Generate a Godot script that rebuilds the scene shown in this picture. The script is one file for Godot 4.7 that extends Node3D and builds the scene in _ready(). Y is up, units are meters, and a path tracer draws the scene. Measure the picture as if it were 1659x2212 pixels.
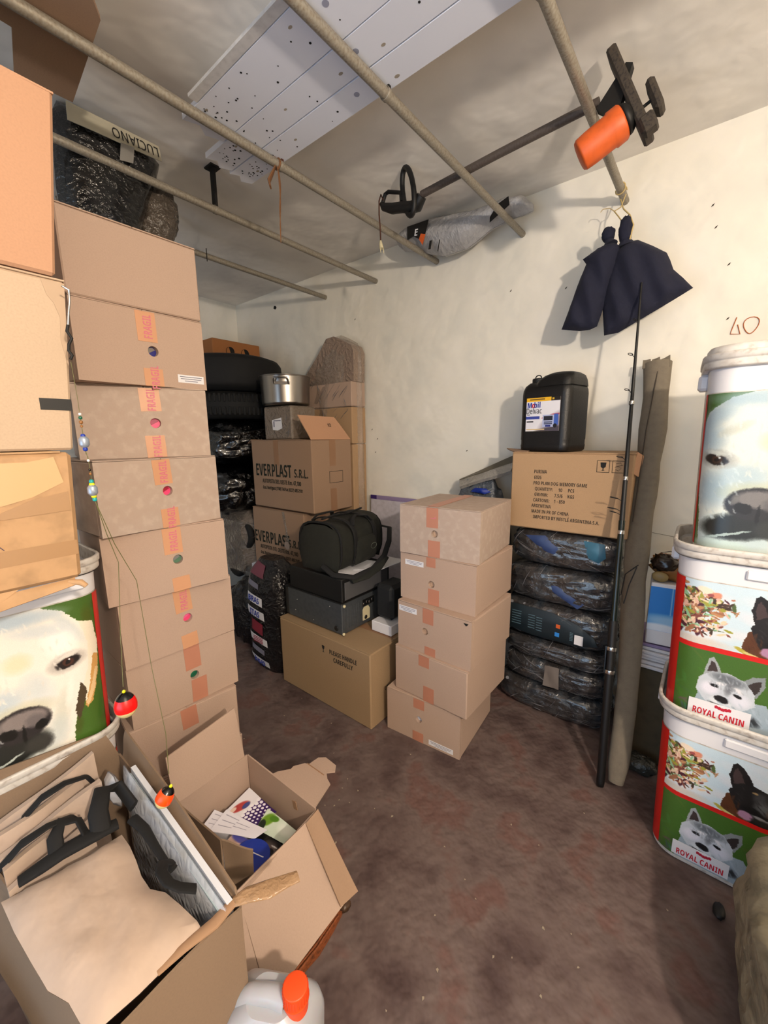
extends Node3D

# ---------------------------------------------------------------- mesh builder
class MB:
	var V := PackedVector3Array()
	var N := PackedVector3Array()
	var UV := PackedVector2Array()

	func tri(a: Vector3, b: Vector3, c: Vector3, ua := Vector2(), ub := Vector2(), uc := Vector2()) -> void:
		var n := (b - a).cross(c - a)
		if n.length_squared() < 1e-16:
			return
		n = n.normalized()
		V.append_array(PackedVector3Array([a, c, b]))
		N.append_array(PackedVector3Array([n, n, n]))
		UV.append_array(PackedVector2Array([ua, uc, ub]))

	func quad(a: Vector3, b: Vector3, c: Vector3, d: Vector3) -> void:
		tri(a, b, c, Vector2(0, 1), Vector2(1, 1), Vector2(1, 0))
		tri(a, c, d, Vector2(0, 1), Vector2(1, 0), Vector2(0, 0))

	func grid(nu: int, nv: int, f: Callable, wrap_u := false, wrap_v := false) -> void:
		var P := []
		for j in nv + 1:
			var row := PackedVector3Array()
			for i in nu + 1:
				row.append(f.call(float(i % nu if wrap_u else i) / nu, float(j % nv if wrap_v else j) / nv))
			P.append(row)
		rows(P, wrap_u, wrap_v)

	func rows(P: Array, wrap_u := false, wrap_v := false) -> void:
		var nv: int = P.size() - 1
		var nu: int = P[0].size() - 1
		var M := []
		for j in nv + 1:
			var r := PackedVector3Array()
			r.resize(nu + 1)
			M.append(r)
		for j in nv:
			for i in nu:
				var n: Vector3 = (P[j][i + 1] - P[j][i]).cross(P[j + 1][i] - P[j][i]) + (P[j + 1][i] - P[j + 1][i + 1]).cross(P[j][i + 1] - P[j + 1][i + 1])
				M[j][i] += n
				M[j][i + 1] += n
				M[j + 1][i] += n
				M[j + 1][i + 1] += n
		if wrap_u:
			for j in nv + 1:
				var s: Vector3 = M[j][0] + M[j][nu]
				M[j][0] = s
				M[j][nu] = s
		if wrap_v:
			for i in nu + 1:
				var s: Vector3 = M[0][i] + M[nv][i]
				M[0][i] = s
				M[nv][i] = s
		for j in nv + 1:
			for i in nu + 1:
				M[j][i] = M[j][i].normalized() if M[j][i].length_squared() > 1e-20 else Vector3.UP
		for j in nv:
			for i in nu:
				for k in [[0, 0], [1, 1], [1, 0], [0, 0], [0, 1], [1, 1]]:
					V.append(P[j + k[1]][i + k[0]])
					N.append(M[j + k[1]][i + k[0]])
					UV.append(Vector2(float(i + k[0]) / nu, 1.0 - float(j + k[1]) / nv))

	func fan(ring: PackedVector3Array, up: Vector3, to_uv := 1.0) -> void:
		var c := Vector3()
		for p in ring:
			c += p
		c /= ring.size()
		for i in ring.size():
			var a := ring[i]
			var b := ring[(i + 1) % ring.size()]
			if (a - c).cross(b - c).dot(up) < 0:
				tri(c, b, a)
			else:
				tri(c, a, b)

	# box with chamfered edges
	func box(c: Vector3, s: Vector3, bev := 0.003, t := Basis()) -> void:
		var h := s / 2.0
		var e := minf(bev, minf(h.x, minf(h.y, h.z)) * 0.9)
		for ax in 3:
			var bx := (ax + 1) % 3
			var cx := (ax + 2) % 3
			for sg in [-1.0, 1.0]:
				var q := []
				for k in [[-1, -1], [1, -1], [1, 1], [-1, 1]]:
					var p := Vector3()
					p[ax] = sg * h[ax]
					p[bx] = k[0] * (h[bx] - e)
					p[cx] = k[1] * (h[cx] - e)
					q.append(c + t * p)
				if sg > 0:
					quad(q[0], q[1], q[2], q[3])
				else:
					quad(q[0], q[3], q[2], q[1])
		if e <= 0.0:
			return
		for ax in 3:
			var bx := (ax + 1) % 3
			var cx := (ax + 2) % 3
			for sb in [-1.0, 1.0]:
				for sc in [-1.0, 1.0]:
					var q := []
					for k in [[-1, 0], [1, 0], [1, 1], [-1, 1]]:
						var p := Vector3()
						p[ax] = k[0] * (h[ax] - e)
						p[bx] = sb * (h[bx] - (e if k[1] == 1 else 0.0))
						p[cx] = sc * (h[cx] - (0.0 if k[1] == 1 else e))
						q.append(c + t * p)
					var o := Vector3()
					o[bx] = sb
					o[cx] = sc
					if (q[1] - q[0]).cross(q[3] - q[0]).dot(t * o) > 0:
						quad(q[0], q[1], q[2], q[3])
					else:
						quad(q[0], q[3], q[2], q[1])
		for sx in [-1.0, 1.0]:
			for sy in [-1.0, 1.0]:
				for sz in [-1.0, 1.0]:
					var g := Vector3(sx, sy, sz)
					var a := c + t * (g * (h - Vector3(0, e, e)))
					var b := c + t * (g * (h - Vector3(e, 0, e)))
					var d := c + t * (g * (h - Vector3(e, e, 0)))
					if (b - a).cross(d - a).dot(t * g) > 0:
						tri(a, b, d)
					else:
						tri(a, d, b)

	func tube(pts: Array, rad, seg := 10, caps := true, flat := 1.0) -> void:
		var P := []
		var prev := Vector3()
		for k in pts.size():
			var tan: Vector3 = (pts[mini(k + 1, pts.size() - 1)] - pts[maxi(k - 1, 0)]).normalized()
			if prev == Vector3():
				prev = tan.cross(Vector3.UP)
				if prev.length() < 0.05:
					prev = tan.cross(Vector3.RIGHT)
			var x := (prev - tan * prev.dot(tan)).normalized()
			prev = x
			var y := tan.cross(x)
			var r: float = rad if rad is float else rad[k]
			var row := PackedVector3Array()
			for i in seg + 1:
				var a := TAU * (i % seg) / seg
				row.append(pts[k] + x * cos(a) * r + y * sin(a) * r * flat)
			P.append(row)
		rows(P, true)
		if caps:
			var a0: PackedVector3Array = P[0].slice(0, seg)
			var a1: PackedVector3Array = P[-1].slice(0, seg)
			fan(a0, pts[0] - pts[1])
			fan(a1, pts[-1] - pts[-2])

	# rings of equal size, bottom to top
	func loft(rings: Array, cap_b := true, cap_t := true) -> void:
		var P := []
		for r in rings:
			var row: PackedVector3Array = r.duplicate()
			row.append(r[0])
			P.append(row)
		rows(P, true)
		if cap_b:
			fan(rings[0], Vector3.DOWN)
		if cap_t:
			fan(rings[-1], Vector3.UP)

	func lathe(prof: Array, seg := 24, t := Transform3D()) -> void:
		var P := []
		for q in prof:
			var row := PackedVector3Array()
			for i in seg + 1:
				var a := TAU * (i % seg) / seg
				row.append(t * Vector3(cos(a) * q.x, q.y, -sin(a) * q.x))
			P.append(row)
		rows(P, true)

	# planar polygon (2D) with thickness, put by t: polygon in local xy, thickness along -z
	func prism(poly: PackedVector2Array, th: float, t := Transform3D()) -> void:
		var p := poly
		if Geometry2D.is_polygon_clockwise(p):
			p = p.duplicate()
			p.reverse()
		var idx := Geometry2D.triangulate_polygon(p)
		for k in range(0, idx.size(), 3):
			var a := p[idx[k]]
			var b := p[idx[k + 1]]
			var c := p[idx[k + 2]]
			if (b - a).cross(c - a) < 0:
				var s := b
				b = c
				c = s
			tri(t * Vector3(a.x, a.y, 0), t * Vector3(b.x, b.y, 0), t * Vector3(c.x, c.y, 0))
			tri(t * Vector3(a.x, a.y, -th), t * Vector3(c.x, c.y, -th), t * Vector3(b.x, b.y, -th))
		for i in p.size():
			var a := p[i]
			var b := p[(i + 1) % p.size()]
			quad(t * Vector3(a.x, a.y, -th), t * Vector3(b.x, b.y, -th), t * Vector3(b.x, b.y, 0), t * Vector3(a.x, a.y, 0))

	# sheet of thickness th through 4 corners (a b c d counter-clockwise seen from its front), with soft waves
	func sheet(a: Vector3, b: Vector3, c: Vector3, d: Vector3, th := 0.004, wave := 0.0, ph := 0.0, n := 8) -> void:
		var nn := (b - a).cross(d - a).normalized()
		var f = func(u, v): return a.lerp(b, u).lerp(d.lerp(c, u), v) + nn * wave * sin(u * 5.0 + ph) * sin(v * 4.0 + ph * 2.0 + 0.6)
		grid(n, n, f)
		grid(n, n, func(u, v): return f.call(1.0 - u, v) - nn * th)
		for k in n:
			var u0 := float(k) / n
			var u1 := float(k + 1) / n
			for e in [[Vector2(u0, 0), Vector2(u1, 0)], [Vector2(1, u0), Vector2(1, u1)], [Vector2(1 - u0, 1), Vector2(1 - u1, 1)], [Vector2(0, 1 - u0), Vector2(0, 1 - u1)]]:
				var p: Vector3 = f.call(e[0].x, e[0].y)
				var q: Vector3 = f.call(e[1].x, e[1].y)
				quad(p - nn * th, q - nn * th, q, p)

	# puffed polygon in local xy, bulging towards +z and -z
	func pillow(poly: PackedVector2Array, front: float, back: float, cell: float, t := Transform3D(), bump = null) -> void:
		var pts := PackedVector2Array()
		for i in poly.size():
			var a := poly[i]
			var b := poly[(i + 1) % poly.size()]
			var m := maxi(1, int((b - a).length() / cell))
			for k in m:
				pts.append(a.lerp(b, float(k) / m))
		var edge := pts.size()
		var lo := poly[0]
		var hi := poly[0]
		for p in poly:
			lo = lo.min(p)
			hi = hi.max(p)
		var dist := PackedFloat32Array()
		dist.resize(edge)
		var far := 0.0
		var y := lo.y + cell * 0.5
		var odd := 0.0
		while y < hi.y:
			var x := lo.x + cell * (0.25 + 0.5 * odd)
			while x < hi.x:
				var p := Vector2(x, y)
				if Geometry2D.is_point_in_polygon(p, poly):
					var dd := 1e9
					for i in poly.size():
						dd = minf(dd, p.distance_to(Geometry2D.get_closest_point_to_segment(p, poly[i], poly[(i + 1) % poly.size()])))
					if dd > cell * 0.35:
						pts.append(p)
						dist.append(dd)
						far = maxf(far, dd)
				x += cell
			y += cell * 0.87
			odd = 1.0 - odd
		var idx := Geometry2D.triangulate_delaunay(pts)
		for side in [1.0, -1.0]:
			var Q := PackedVector3Array()
			var M := PackedVector3Array()
			M.resize(pts.size())
			for i in pts.size():
				var k := clampf(dist[i] / far, 0, 1)
				var hgt := sqrt(1.0 - (1.0 - k) * (1.0 - k))
				var z: float = hgt * (front if side > 0 else back)
				if bump != null:
					z += bump.call(pts[i]) * minf(1.0, k * 3.0)
				Q.append(Vector3(pts[i].x, pts[i].y, z * side + 0.001 * side))
			var keep := []
			for k in range(0, idx.size(), 3):
				var a := idx[k]
				var b := idx[k + 1]
				var c := idx[k + 2]
				if not Geometry2D.is_point_in_polygon((pts[a] + pts[b] + pts[c]) / 3.0, poly):
					continue
				if ((pts[b] - pts[a]).cross(pts[c] - pts[a]) < 0) == (side > 0):
					var s := b
					b = c
					c = s
				var n := (Q[b] - Q[a]).cross(Q[c] - Q[a])
				for i in [a, b, c]:
					M[i] += n
				keep.append([a, b, c])
			for k in keep:
				for i in [k[0], k[2], k[1]]:
					V.append(t * Q[i])
					N.append((t.basis * M[i]).normalized())
					UV.append(Vector2((pts[i].x - lo.x) / (hi.x - lo.x), 1.0 - (pts[i].y - lo.y) / (hi.y - lo.y)))

	func mesh() -> ArrayMesh:
		var arr := []
		arr.resize(Mesh.ARRAY_MAX)
		arr[Mesh.ARRAY_VERTEX] = V
		arr[Mesh.ARRAY_NORMAL] = N
		arr[Mesh.ARRAY_TEX_UV] = UV
		var m := ArrayMesh.new()
		m.add_surface_from_arrays(Mesh.PRIMITIVE_TRIANGLES, arr)
		return m

# ---------------------------------------------------------------- nodes
var taken := {}
var shared := {}
var M := {}
var rng := RandomNumberGenerator.new()
var wob := FastNoiseLite.new()

func numbered(called: String) -> String:
	var k: int = taken.get(called, -1) + 1
	taken[called] = k
	return called if k == 0 else "%s_%03d" % [called, k]

func thing(called: String, label: String, category: String, at := Vector3.ZERO, yaw := 0.0, group := "") -> Node3D:
	var o := Node3D.new()
	o.name = numbered(called)
	add_child(o)
	o.position = at
	o.rotation.y = yaw
	tag(o, label, category, group)
	return o

func tag(o: Node3D, label: String, category: String, group := "") -> void:
	o.set_meta("label", label)
	o.set_meta("category", category)
	if group:
		o.set_meta("group", group)

func part(called: String, mb, mat: Material, parent: Node3D, world := false) -> MeshInstance3D:
	var o := MeshInstance3D.new()
	o.name = called
	o.mesh = mb.mesh() if mb is MB else mb
	o.material_override = mat
	parent.add_child(o, true)
	if world and parent != self:
		o.transform = parent.transform.affine_inverse()
	return o

func single(called: String, mb, mat: Material, label: String, category: String, group := "") -> MeshInstance3D:
	var o := part(numbered(called), mb, mat, self)
	tag(o, label, category, group)
	return o

func struct(called: String, mb, mat: Material) -> MeshInstance3D:
	var o := part(called, mb, mat, self)
	o.set_meta("kind", "structure")
	return o

# lettering lying on a face: centre, right direction, up direction
func text(words: String, height: float, at: Vector3, right: Vector3, up: Vector3, mat: Material, parent: Node3D, squeeze := 1.0, bold := true, called := "lettering", world := false) -> MeshInstance3D:
	var key := words + str(bold)
	if not shared.has(key):
		var tm := TextMesh.new()
		var f := SystemFont.new()
		f.font_names = PackedStringArray(["Droid Sans"])
		f.font_weight = 700 if bold else 400
		tm.font = f
		tm.text = words
		tm.font_size = 32
		tm.pixel_size = 1.0 / 32.0
		tm.depth = 0.01
		tm.curve_step = 2.0
		shared[key] = tm
	var o := MeshInstance3D.new()
	o.name = called
	o.mesh = shared[key]
	o.material_override = mat
	parent.add_child(o, true)
	var r := right.normalized()
	var u := (up - r * up.dot(r)).normalized()
	var t := Transform3D(Basis(r * height * squeeze, u * height, r.cross(u) * 0.05), at)
	o.transform = parent.transform.affine_inverse() * t if world else t
	return o

# ---------------------------------------------------------------- materials
func mat(c: Color, rough := 0.8, metal := 0.0) -> StandardMaterial3D:
	var m := StandardMaterial3D.new()
	m.albedo_color = c
	m.roughness = rough
	m.metallic = metal
	return m

func noise_tex(freq: float, ramp: Array, seed_ := 1, octaves := 4, type = FastNoiseLite.TYPE_SIMPLEX_SMOOTH, size := 512) -> NoiseTexture2D:
	var n := FastNoiseLite.new()
	n.noise_type = type
	n.frequency = freq
	n.seed = seed_
	n.fractal_octaves = octaves
	var t := NoiseTexture2D.new()
	t.width = size
	t.height = size
	t.seamless = true
	t.noise = n
	var g := Gradient.new()
	var off := PackedFloat32Array()
	var cols := PackedColorArray()
	for r in ramp:
		off.append(r[0])
		cols.append(r[1])
	g.offsets = off
	g.colors = cols
	t.color_ramp = g
	return t

func bump_tex(freq: float, strength: float, seed_ := 1, type = FastNoiseLite.TYPE_SIMPLEX_SMOOTH, octaves := 3, size := 512) -> NoiseTexture2D:
	var n := FastNoiseLite.new()
	n.noise_type = type
	n.frequency = freq
	n.seed = seed_
	n.fractal_octaves = octaves
	if type == FastNoiseLite.TYPE_SIMPLEX_SMOOTH and octaves >= 4:
		n.fractal_type = FastNoiseLite.FRACTAL_RIDGED
	if type == FastNoiseLite.TYPE_CELLULAR:
		n.cellular_return_type = FastNoiseLite.RETURN_DISTANCE2_SUB
		n.fractal_type = FastNoiseLite.FRACTAL_NONE
	var t := NoiseTexture2D.new()
	t.width = size
	t.height = size
	t.seamless = true
	t.noise = n
	t.as_normal_map = true
	t.bump_strength = strength
	return t

func tri_mat(m: StandardMaterial3D, tex: Texture2D, scale: float, world := false, nrm: Texture2D = null, nscale := 1.0) -> StandardMaterial3D:
	if tex:
		m.albedo_texture = tex
	m.uv1_triplanar = true
	m.uv1_world_triplanar = world
	m.uv1_scale = Vector3.ONE * scale
	if nrm:
		m.normal_enabled = true
		m.normal_texture = nrm
		m.normal_scale = nscale
	return m

func grey(v: float) -> Color:
	return Color(v, v, v)

func materials() -> void:
	var crumple := bump_tex(0.012, 14.0, 5, FastNoiseLite.TYPE_SIMPLEX_SMOOTH, 4)
	var crumple_cell := bump_tex(0.02, 7.0, 8, FastNoiseLite.TYPE_CELLULAR, 1)
	var fine := bump_tex(0.12, 2.0, 3)
	var plaster := bump_tex(0.03, 2.2, 11, FastNoiseLite.TYPE_SIMPLEX_SMOOTH, 3)
	var mottle := noise_tex(0.02, [[0.0, grey(0.88)], [0.5, grey(0.96)], [1.0, grey(1.0)]], 4)
	var speck := noise_tex(0.16, [[0.0, grey(0.955)], [0.5, grey(0.985)], [1.0, grey(1.0)]], 9, 5)
	var scuff := noise_tex(0.018, [[0.0, Color(0.955, 0.94, 0.93)], [0.5, Color(0.965, 0.96, 0.955)], [0.66, Color(0.98, 0.98, 0.98)], [0.8, Color(1.0, 1.0, 1.0)], [1.0, Color(1.0, 1.0, 1.0)]], 21, 5)
	M.wall = tri_mat(mat(Color(0.92, 0.905, 0.87), 0.9), noise_tex(0.006, [[0.0, Color(0.93, 0.94, 0.94)], [0.5, Color(0.98, 0.98, 0.97)], [1.0, Color(1, 1, 1)]], 2, 5, FastNoiseLite.TYPE_SIMPLEX_SMOOTH, 1024), 0.35, true, plaster, 0.5)
	M.ceiling = tri_mat(mat(Color(0.92, 0.905, 0.88), 0.92), noise_tex(0.006, [[0.0, grey(0.9)], [0.5, grey(0.97)], [1.0, grey(1.0)]], 6, 4, FastNoiseLite.TYPE_SIMPLEX_SMOOTH, 1024), 0.3, true, plaster, 0.4)
	M.floor = tri_mat(mat(Color(1, 1, 1), 0.75), noise_tex(0.008, [[0.0, Color(0.25, 0.185, 0.18)], [0.28, Color(0.325, 0.262, 0.252)], [0.47, Color(0.375, 0.315, 0.302)], [0.6, Color(0.395, 0.335, 0.32)], [0.76, Color(0.385, 0.285, 0.265)], [1.0, Color(0.43, 0.36, 0.345)]], 17, 6, FastNoiseLite.TYPE_SIMPLEX_SMOOTH, 1024), 0.42, true, bump_tex(0.08, 2.0, 31), 0.6)
	M.board = mat(Color(0.86, 0.88, 0.93), 0.7)
	M.board_edge = tri_mat(mat(Color(0.8, 0.8, 0.8), 0.8), mottle, 3.0)
	M.hole = mat(Color(0.05, 0.05, 0.055), 0.9)
	M.dent = mat(Color(0.56, 0.58, 0.66), 0.6)
	M.pipe = tri_mat(mat(Color(0.62, 0.605, 0.575), 0.5, 0.35), noise_tex(0.05, [[0.0, Color(0.72, 0.64, 0.58)], [0.45, Color(0.9, 0.88, 0.84)], [1.0, Color(1, 1, 0.98)]], 14, 4), 4.0, false, fine, 0.1)
	M.iron = tri_mat(mat(Color(0.1, 0.095, 0.09), 0.6, 0.3), mottle, 3.0)
	M.rust = tri_mat(mat(Color(0.3, 0.16, 0.1), 0.8), mottle, 4.0)
	# cardboards
	M.card = tri_mat(mat(Color(0.69, 0.595, 0.53), 0.85), speck, 2.2, false, fine, 0.15)
	M.card_scuff = tri_mat(mat(Color(0.7, 0.63, 0.58), 0.8), scuff, 2.4, false, fine, 0.15)
	M.card_shaded = tri_mat(mat(Color(0.52, 0.435, 0.355), 0.9), speck, 2.0)  # darker card, shade put into the colour of the open carton walls and flaps
	M.card_edge = mat(Color(0.6, 0.47, 0.36), 0.9)
	M.card_orange = tri_mat(mat(Color(0.73, 0.56, 0.44), 0.8), speck, 2.0, false, fine, 0.1)
	M.card_pale = tri_mat(mat(Color(0.745, 0.65, 0.55), 0.8), speck, 2.0, false, fine, 0.1)
	M.card_tan = tri_mat(mat(Color(0.73, 0.58, 0.42), 0.75), noise_tex(0.014, [[0.0, grey(0.86)], [0.5, grey(0.97)], [1.0, grey(1.0)]], 41), 2.0, false, fine, 0.1)
	M.card_brown = tri_mat(mat(Color(0.6, 0.49, 0.4), 0.85), speck, 2.0, false, fine, 0.15)
	M.card_olive = tri_mat(mat(Color(0.6, 0.5, 0.38), 0.85), speck, 1.6, false, fine, 0.15)
	M.card_memory = tri_mat(mat(Color(0.68, 0.555, 0.42), 0.85), speck, 2.0, false, fine, 0.15)
	M.tape = mat(Color(0.77, 0.57, 0.43), 0.4)
	M.tape_red = mat(Color(0.7, 0.48, 0.39), 0.4)
	M.tape_brown = mat(Color(0.56, 0.42, 0.31), 0.35)
	M.tape_clear = mat(Color(0.63, 0.48, 0.32), 0.25)
	M.tape_clear.clearcoat_enabled = true
	M.tape_pale = mat(Color(0.78, 0.65, 0.48), 0.2)
	M.pink = mat(Color(0.78, 0.43, 0.5), 0.6)
	M.ink = mat(Color(0.05, 0.045, 0.04), 0.8)
	M.ink_green = mat(Color(0.07, 0.1, 0.065), 0.8)
	M.ink_soft = mat(Color(0.22, 0.18, 0.14), 0.8)
	M.ink_blue = mat(Color(0.2, 0.2, 0.38), 0.7)
	M.paper = tri_mat(mat(Color(0.87, 0.87, 0.89), 0.7), speck, 3.0)
	M.paper_print = mat(Color(0.45, 0.45, 0.52), 0.8)
	M.cream = mat(Color(0.8, 0.76, 0.62), 0.7)
	M.white = mat(Color(0.88, 0.88, 0.9), 0.35)
	M.white_dirty = tri_mat(mat(Color(0.84, 0.83, 0.82), 0.4), noise_tex(0.02, [[0.0, Color(0.7, 0.65, 0.62)], [0.4, Color(0.93, 0.92, 0.9)], [1.0, grey(1.0)]], 77), 3.0)
	M.red = mat(Color(0.8, 0.09, 0.06), 0.4)
	M.black = mat(Color(0.03, 0.03, 0.03), 0.55)
	M.black_gloss = mat(Color(0.02, 0.02, 0.022), 0.2)
	M.black_cloth = tri_mat(mat(Color(0.05, 0.05, 0.055), 0.95), null, 6.0, false, fine, 0.5)
	M.olive_cloth = tri_mat(mat(Color(0.105, 0.11, 0.085), 0.95), mottle, 3.0, false, fine, 0.6)
	M.navy = tri_mat(mat(Color(0.065, 0.08, 0.17), 0.9), mottle, 4.0, false, fine, 0.4)
	M.navy.rim_enabled = true
	M.navy.rim = 0.15
	M.garbage = tri_mat(mat(Color(0.012, 0.012, 0.014), 0.22), null, 2.2, false, crumple, 1.0)
	M.garbage.clearcoat_enabled = true
	M.garbage.clearcoat_roughness = 0.1
	M.dark_plastic = tri_mat(mat(Color(0.08, 0.075, 0.085), 0.28), null, 2.0, false, crumple, 0.8)
	M.rubber = tri_mat(mat(Color(0.035, 0.035, 0.036), 0.8), mottle, 4.0, false, fine, 0.6)
	M.can = tri_mat(mat(Color(0.045, 0.042, 0.042), 0.45), mottle, 2.0, false, fine, 0.3)
	M.steel = mat(Color(0.62, 0.6, 0.58), 0.28, 1.0)
	M.zinc = tri_mat(mat(Color(0.36, 0.38, 0.4), 0.5, 0.6), mottle, 3.0)
	M.orange = tri_mat(mat(Color(0.84, 0.37, 0.14), 0.5), mottle, 4.0)
	M.guard = tri_mat(mat(Color(0.26, 0.23, 0.2), 0.8), noise_tex(0.03, [[0.0, grey(0.35)], [0.5, grey(0.9)], [1.0, Color(1.0, 0.95, 0.85)]], 52), 5.0)
	M.wrap = tri_mat(mat(Color(0.7, 0.64, 0.58, 0.3), 0.08), null, 3.0, false, crumple, 1.0)
	M.wrap.transparency = BaseMaterial3D.TRANSPARENCY_ALPHA
	M.wrap_clear = tri_mat(mat(Color(0.93, 0.94, 0.97, 0.5), 0.15), null, 4.0, false, crumple_cell, 0.8)
	M.wrap_clear.transparency = BaseMaterial3D.TRANSPARENCY_ALPHA
	M.bed = tri_mat(mat(Color(0.5, 0.5, 0.5), 0.2), noise_tex(0.011, [[0.0, Color(0.46, 0.43, 0.41)], [0.4, Color(0.42, 0.41, 0.42)], [0.55, Color(0.5, 0.5, 0.51)], [0.7, Color(0.42, 0.46, 0.5)], [1.0, Color(0.38, 0.46, 0.56)]], 33, 2), 1.6, false, crumple, 0.6)
	M.bed.clearcoat_enabled = true
	M.bed.clearcoat_roughness = 0.06
	M.teal = mat(Color(0.05, 0.11, 0.14), 0.5)
	M.bed_blue = mat(Color(0.16, 0.24, 0.42), 0.5)
	M.film_glint = mat(Color(0.4, 0.4, 0.42), 0.1)  # pale colour of the streaks that imitate light glinting on the wrap
	M.film_glint.clearcoat_enabled = true
	M.grey_bag = tri_mat(mat(Color(0.66, 0.66, 0.67), 0.35), mottle, 3.0, false, crumple, 0.7)
	M.grey_bag.backlight_enabled = true
	M.grey_bag.backlight = grey(0.2)
	M.kraft = tri_mat(mat(Color(0.75, 0.665, 0.6), 0.9), noise_tex(0.01, [[0.0, grey(0.9)], [0.5, grey(0.97)], [1.0, grey(1.0)]], 61), 2.0, false, bump_tex(0.02, 3.0, 71), 0.5)
	M.strap = mat(Color(0.025, 0.025, 0.032), 0.85)
	M.tube_cloth = tri_mat(mat(Color(0.46, 0.425, 0.37), 0.95), mottle, 3.0, false, fine, 0.6)
	M.rod = mat(Color(0.022, 0.022, 0.026), 0.5)
	M.rod_green = mat(Color(0.03, 0.08, 0.065), 0.25)
	M.chrome = mat(Color(0.75, 0.75, 0.75), 0.2, 1.0)
	M.string = mat(Color(0.75, 0.66, 0.45), 0.9)
	M.line = mat(Color(0.38, 0.38, 0.2), 0.5)
	M.orange_cap = mat(Color(0.9, 0.3, 0.1), 0.45)
	M.jug = mat(Color(0.68, 0.69, 0.72), 0.3)
	M.jug.subsurf_scatter_enabled = true
	M.jug.subsurf_scatter_strength = 0.3
	M.sack = tri_mat(mat(Color(0.62, 0.58, 0.48), 0.7), noise_tex(0.012, [[0.0, grey(0.6)], [0.5, grey(0.9)], [1.0, grey(1.0)]], 81), 2.0, false, crumple, 0.4)
	M.sack_grey = mat(Color(0.5, 0.49, 0.45), 0.6)
	M.purple = mat(Color(0.2, 0.1, 0.4), 0.6)
	M.lilac = mat(Color(0.56, 0.5, 0.66), 0.6)
	M.panel_white = tri_mat(mat(Color(0.8, 0.79, 0.84), 0.6), mottle, 2.0)
	M.blue = mat(Color(0.08, 0.2, 0.6), 0.45)
	M.sky_blue = mat(Color(0.16, 0.5, 0.82), 0.5)
	M.gold = mat(Color(0.55, 0.36, 0.16), 0.4)
	M.brown_gloss = mat(Color(0.12, 0.07, 0.04), 0.25)
	M.wood_orange = tri_mat(mat(Color(0.55, 0.29, 0.13), 0.7), noise_tex(0.03, [[0.0, grey(0.5)], [0.5, grey(0.9)], [1.0, grey(1.0)]], 91), 5.0)
	M.red_float = mat(Color(0.95, 0.08, 0.07), 0.3)
	M.orange_float = mat(Color(1.0, 0.3, 0.03), 0.3)
	M.cream_float = mat(Color(0.85, 0.78, 0.55), 0.35)
	M.yellow = mat(Color(0.85, 0.85, 0.1), 0.4)
	M.turquoise = mat(Color(0.1, 0.6, 0.6), 0.3)
	M.silver = mat(Color(0.62, 0.66, 0.72), 0.3, 0.5)
	M.rustpaint = mat(Color(0.72, 0.42, 0.25), 0.9)
	M.twine = mat(Color(0.45, 0.3, 0.18), 0.8)

# ---------------------------------------------------------------- painted prints
# a soft ellipse: [u, v, ru, rv, turn in degrees, colour, softness]
func paint(w: int, h: int, base: Color, ops: Array, grain := 0.03, warp := 0.0) -> ImageTexture:
	var im := Image.create(w, h, false, Image.FORMAT_RGB8)
	im.fill(base)
	var wx := PackedFloat32Array()
	var wy := PackedFloat32Array()
	wx.resize(w * h)
	wy.resize(w * h)
	if warp > 0.0:
		for y in h:
			for x in w:
				wx[y * w + x] = warp * (wob.get_noise_2d(x * 0.8, y * 0.8) + 0.7 * wob.get_noise_2d(x * 3.5 + 300.0, y * 2.4))
				wy[y * w + x] = warp * (wob.get_noise_2d(x * 0.8 + 500.0, y * 0.8) + 0.7 * wob.get_noise_2d(x * 3.5, y * 2.4 + 900.0))
	for o in ops:
		if o[0] is Rect2:
			var r: Rect2 = o[0]
			im.fill_rect(Rect2i(int(r.position.x * w), int(r.position.y * h), int(r.size.x * w) + 1, int(r.size.y * h) + 1), o[1])
			continue
		if o[0] is PackedVector2Array:
			var poly := PackedVector2Array()
			var lo := Vector2(1e9, 1e9)
			var hi := -lo
			for p in o[0]:
				var q := Vector2(p.x * w, p.y * h)
				poly.append(q)
				lo = lo.min(q)
				hi = hi.max(q)
			var pc: Color = o[1]
			for y in range(maxi(0, int(lo.y - warp)), mini(h, int(hi.y + warp) + 1)):
				for x in range(maxi(0, int(lo.x - warp)), mini(w, int(hi.x + warp) + 1)):
					if Geometry2D.is_point_in_polygon(Vector2(x + wx[y * w + x], y + wy[y * w + x]), poly):
						im.set_pixel(x, y, im.get_pixel(x, y).lerp(pc, pc.a))
			continue
		var cx: float = o[0] * w
		var cy: float = o[1] * h
		var rx: float = o[2] * w
		var ry: float = o[3] * w
		var a := deg_to_rad(o[4])
		var col: Color = o[5]
		var soft: float = o[6]
		var ca := cos(a)
		var sa := sin(a)
		var R := maxf(rx, ry) + warp
		for y in range(maxi(0, int(cy - R)), mini(h, int(cy + R) + 1)):
			for x in range(maxi(0, int(cx - R)), mini(w, int(cx + R) + 1)):
				var dx := x - cx + wx[y * w + x]
				var dy := y - cy + wy[y * w + x]
				var p := (dx * ca + dy * sa) / rx
				var q := (dy * ca - dx * sa) / ry
				var d := p * p + q * q
				if d < 1.0:
					var k := minf(1.0, (1.0 - d) / soft) * col.a
					im.set_pixel(x, y, im.get_pixel(x, y).lerp(col, k))
	if grain > 0.0:
		for y in h:
			for x in w:
				var c := im.get_pixel(x, y)
				var g := wob.get_noise_2d(x * 9.0, y * 9.0) * grain * 2.0
				im.set_pixel(x, y, Color(c.r + g, c.g + g, c.b + g))
	return ImageTexture.create_from_image(im)

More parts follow.
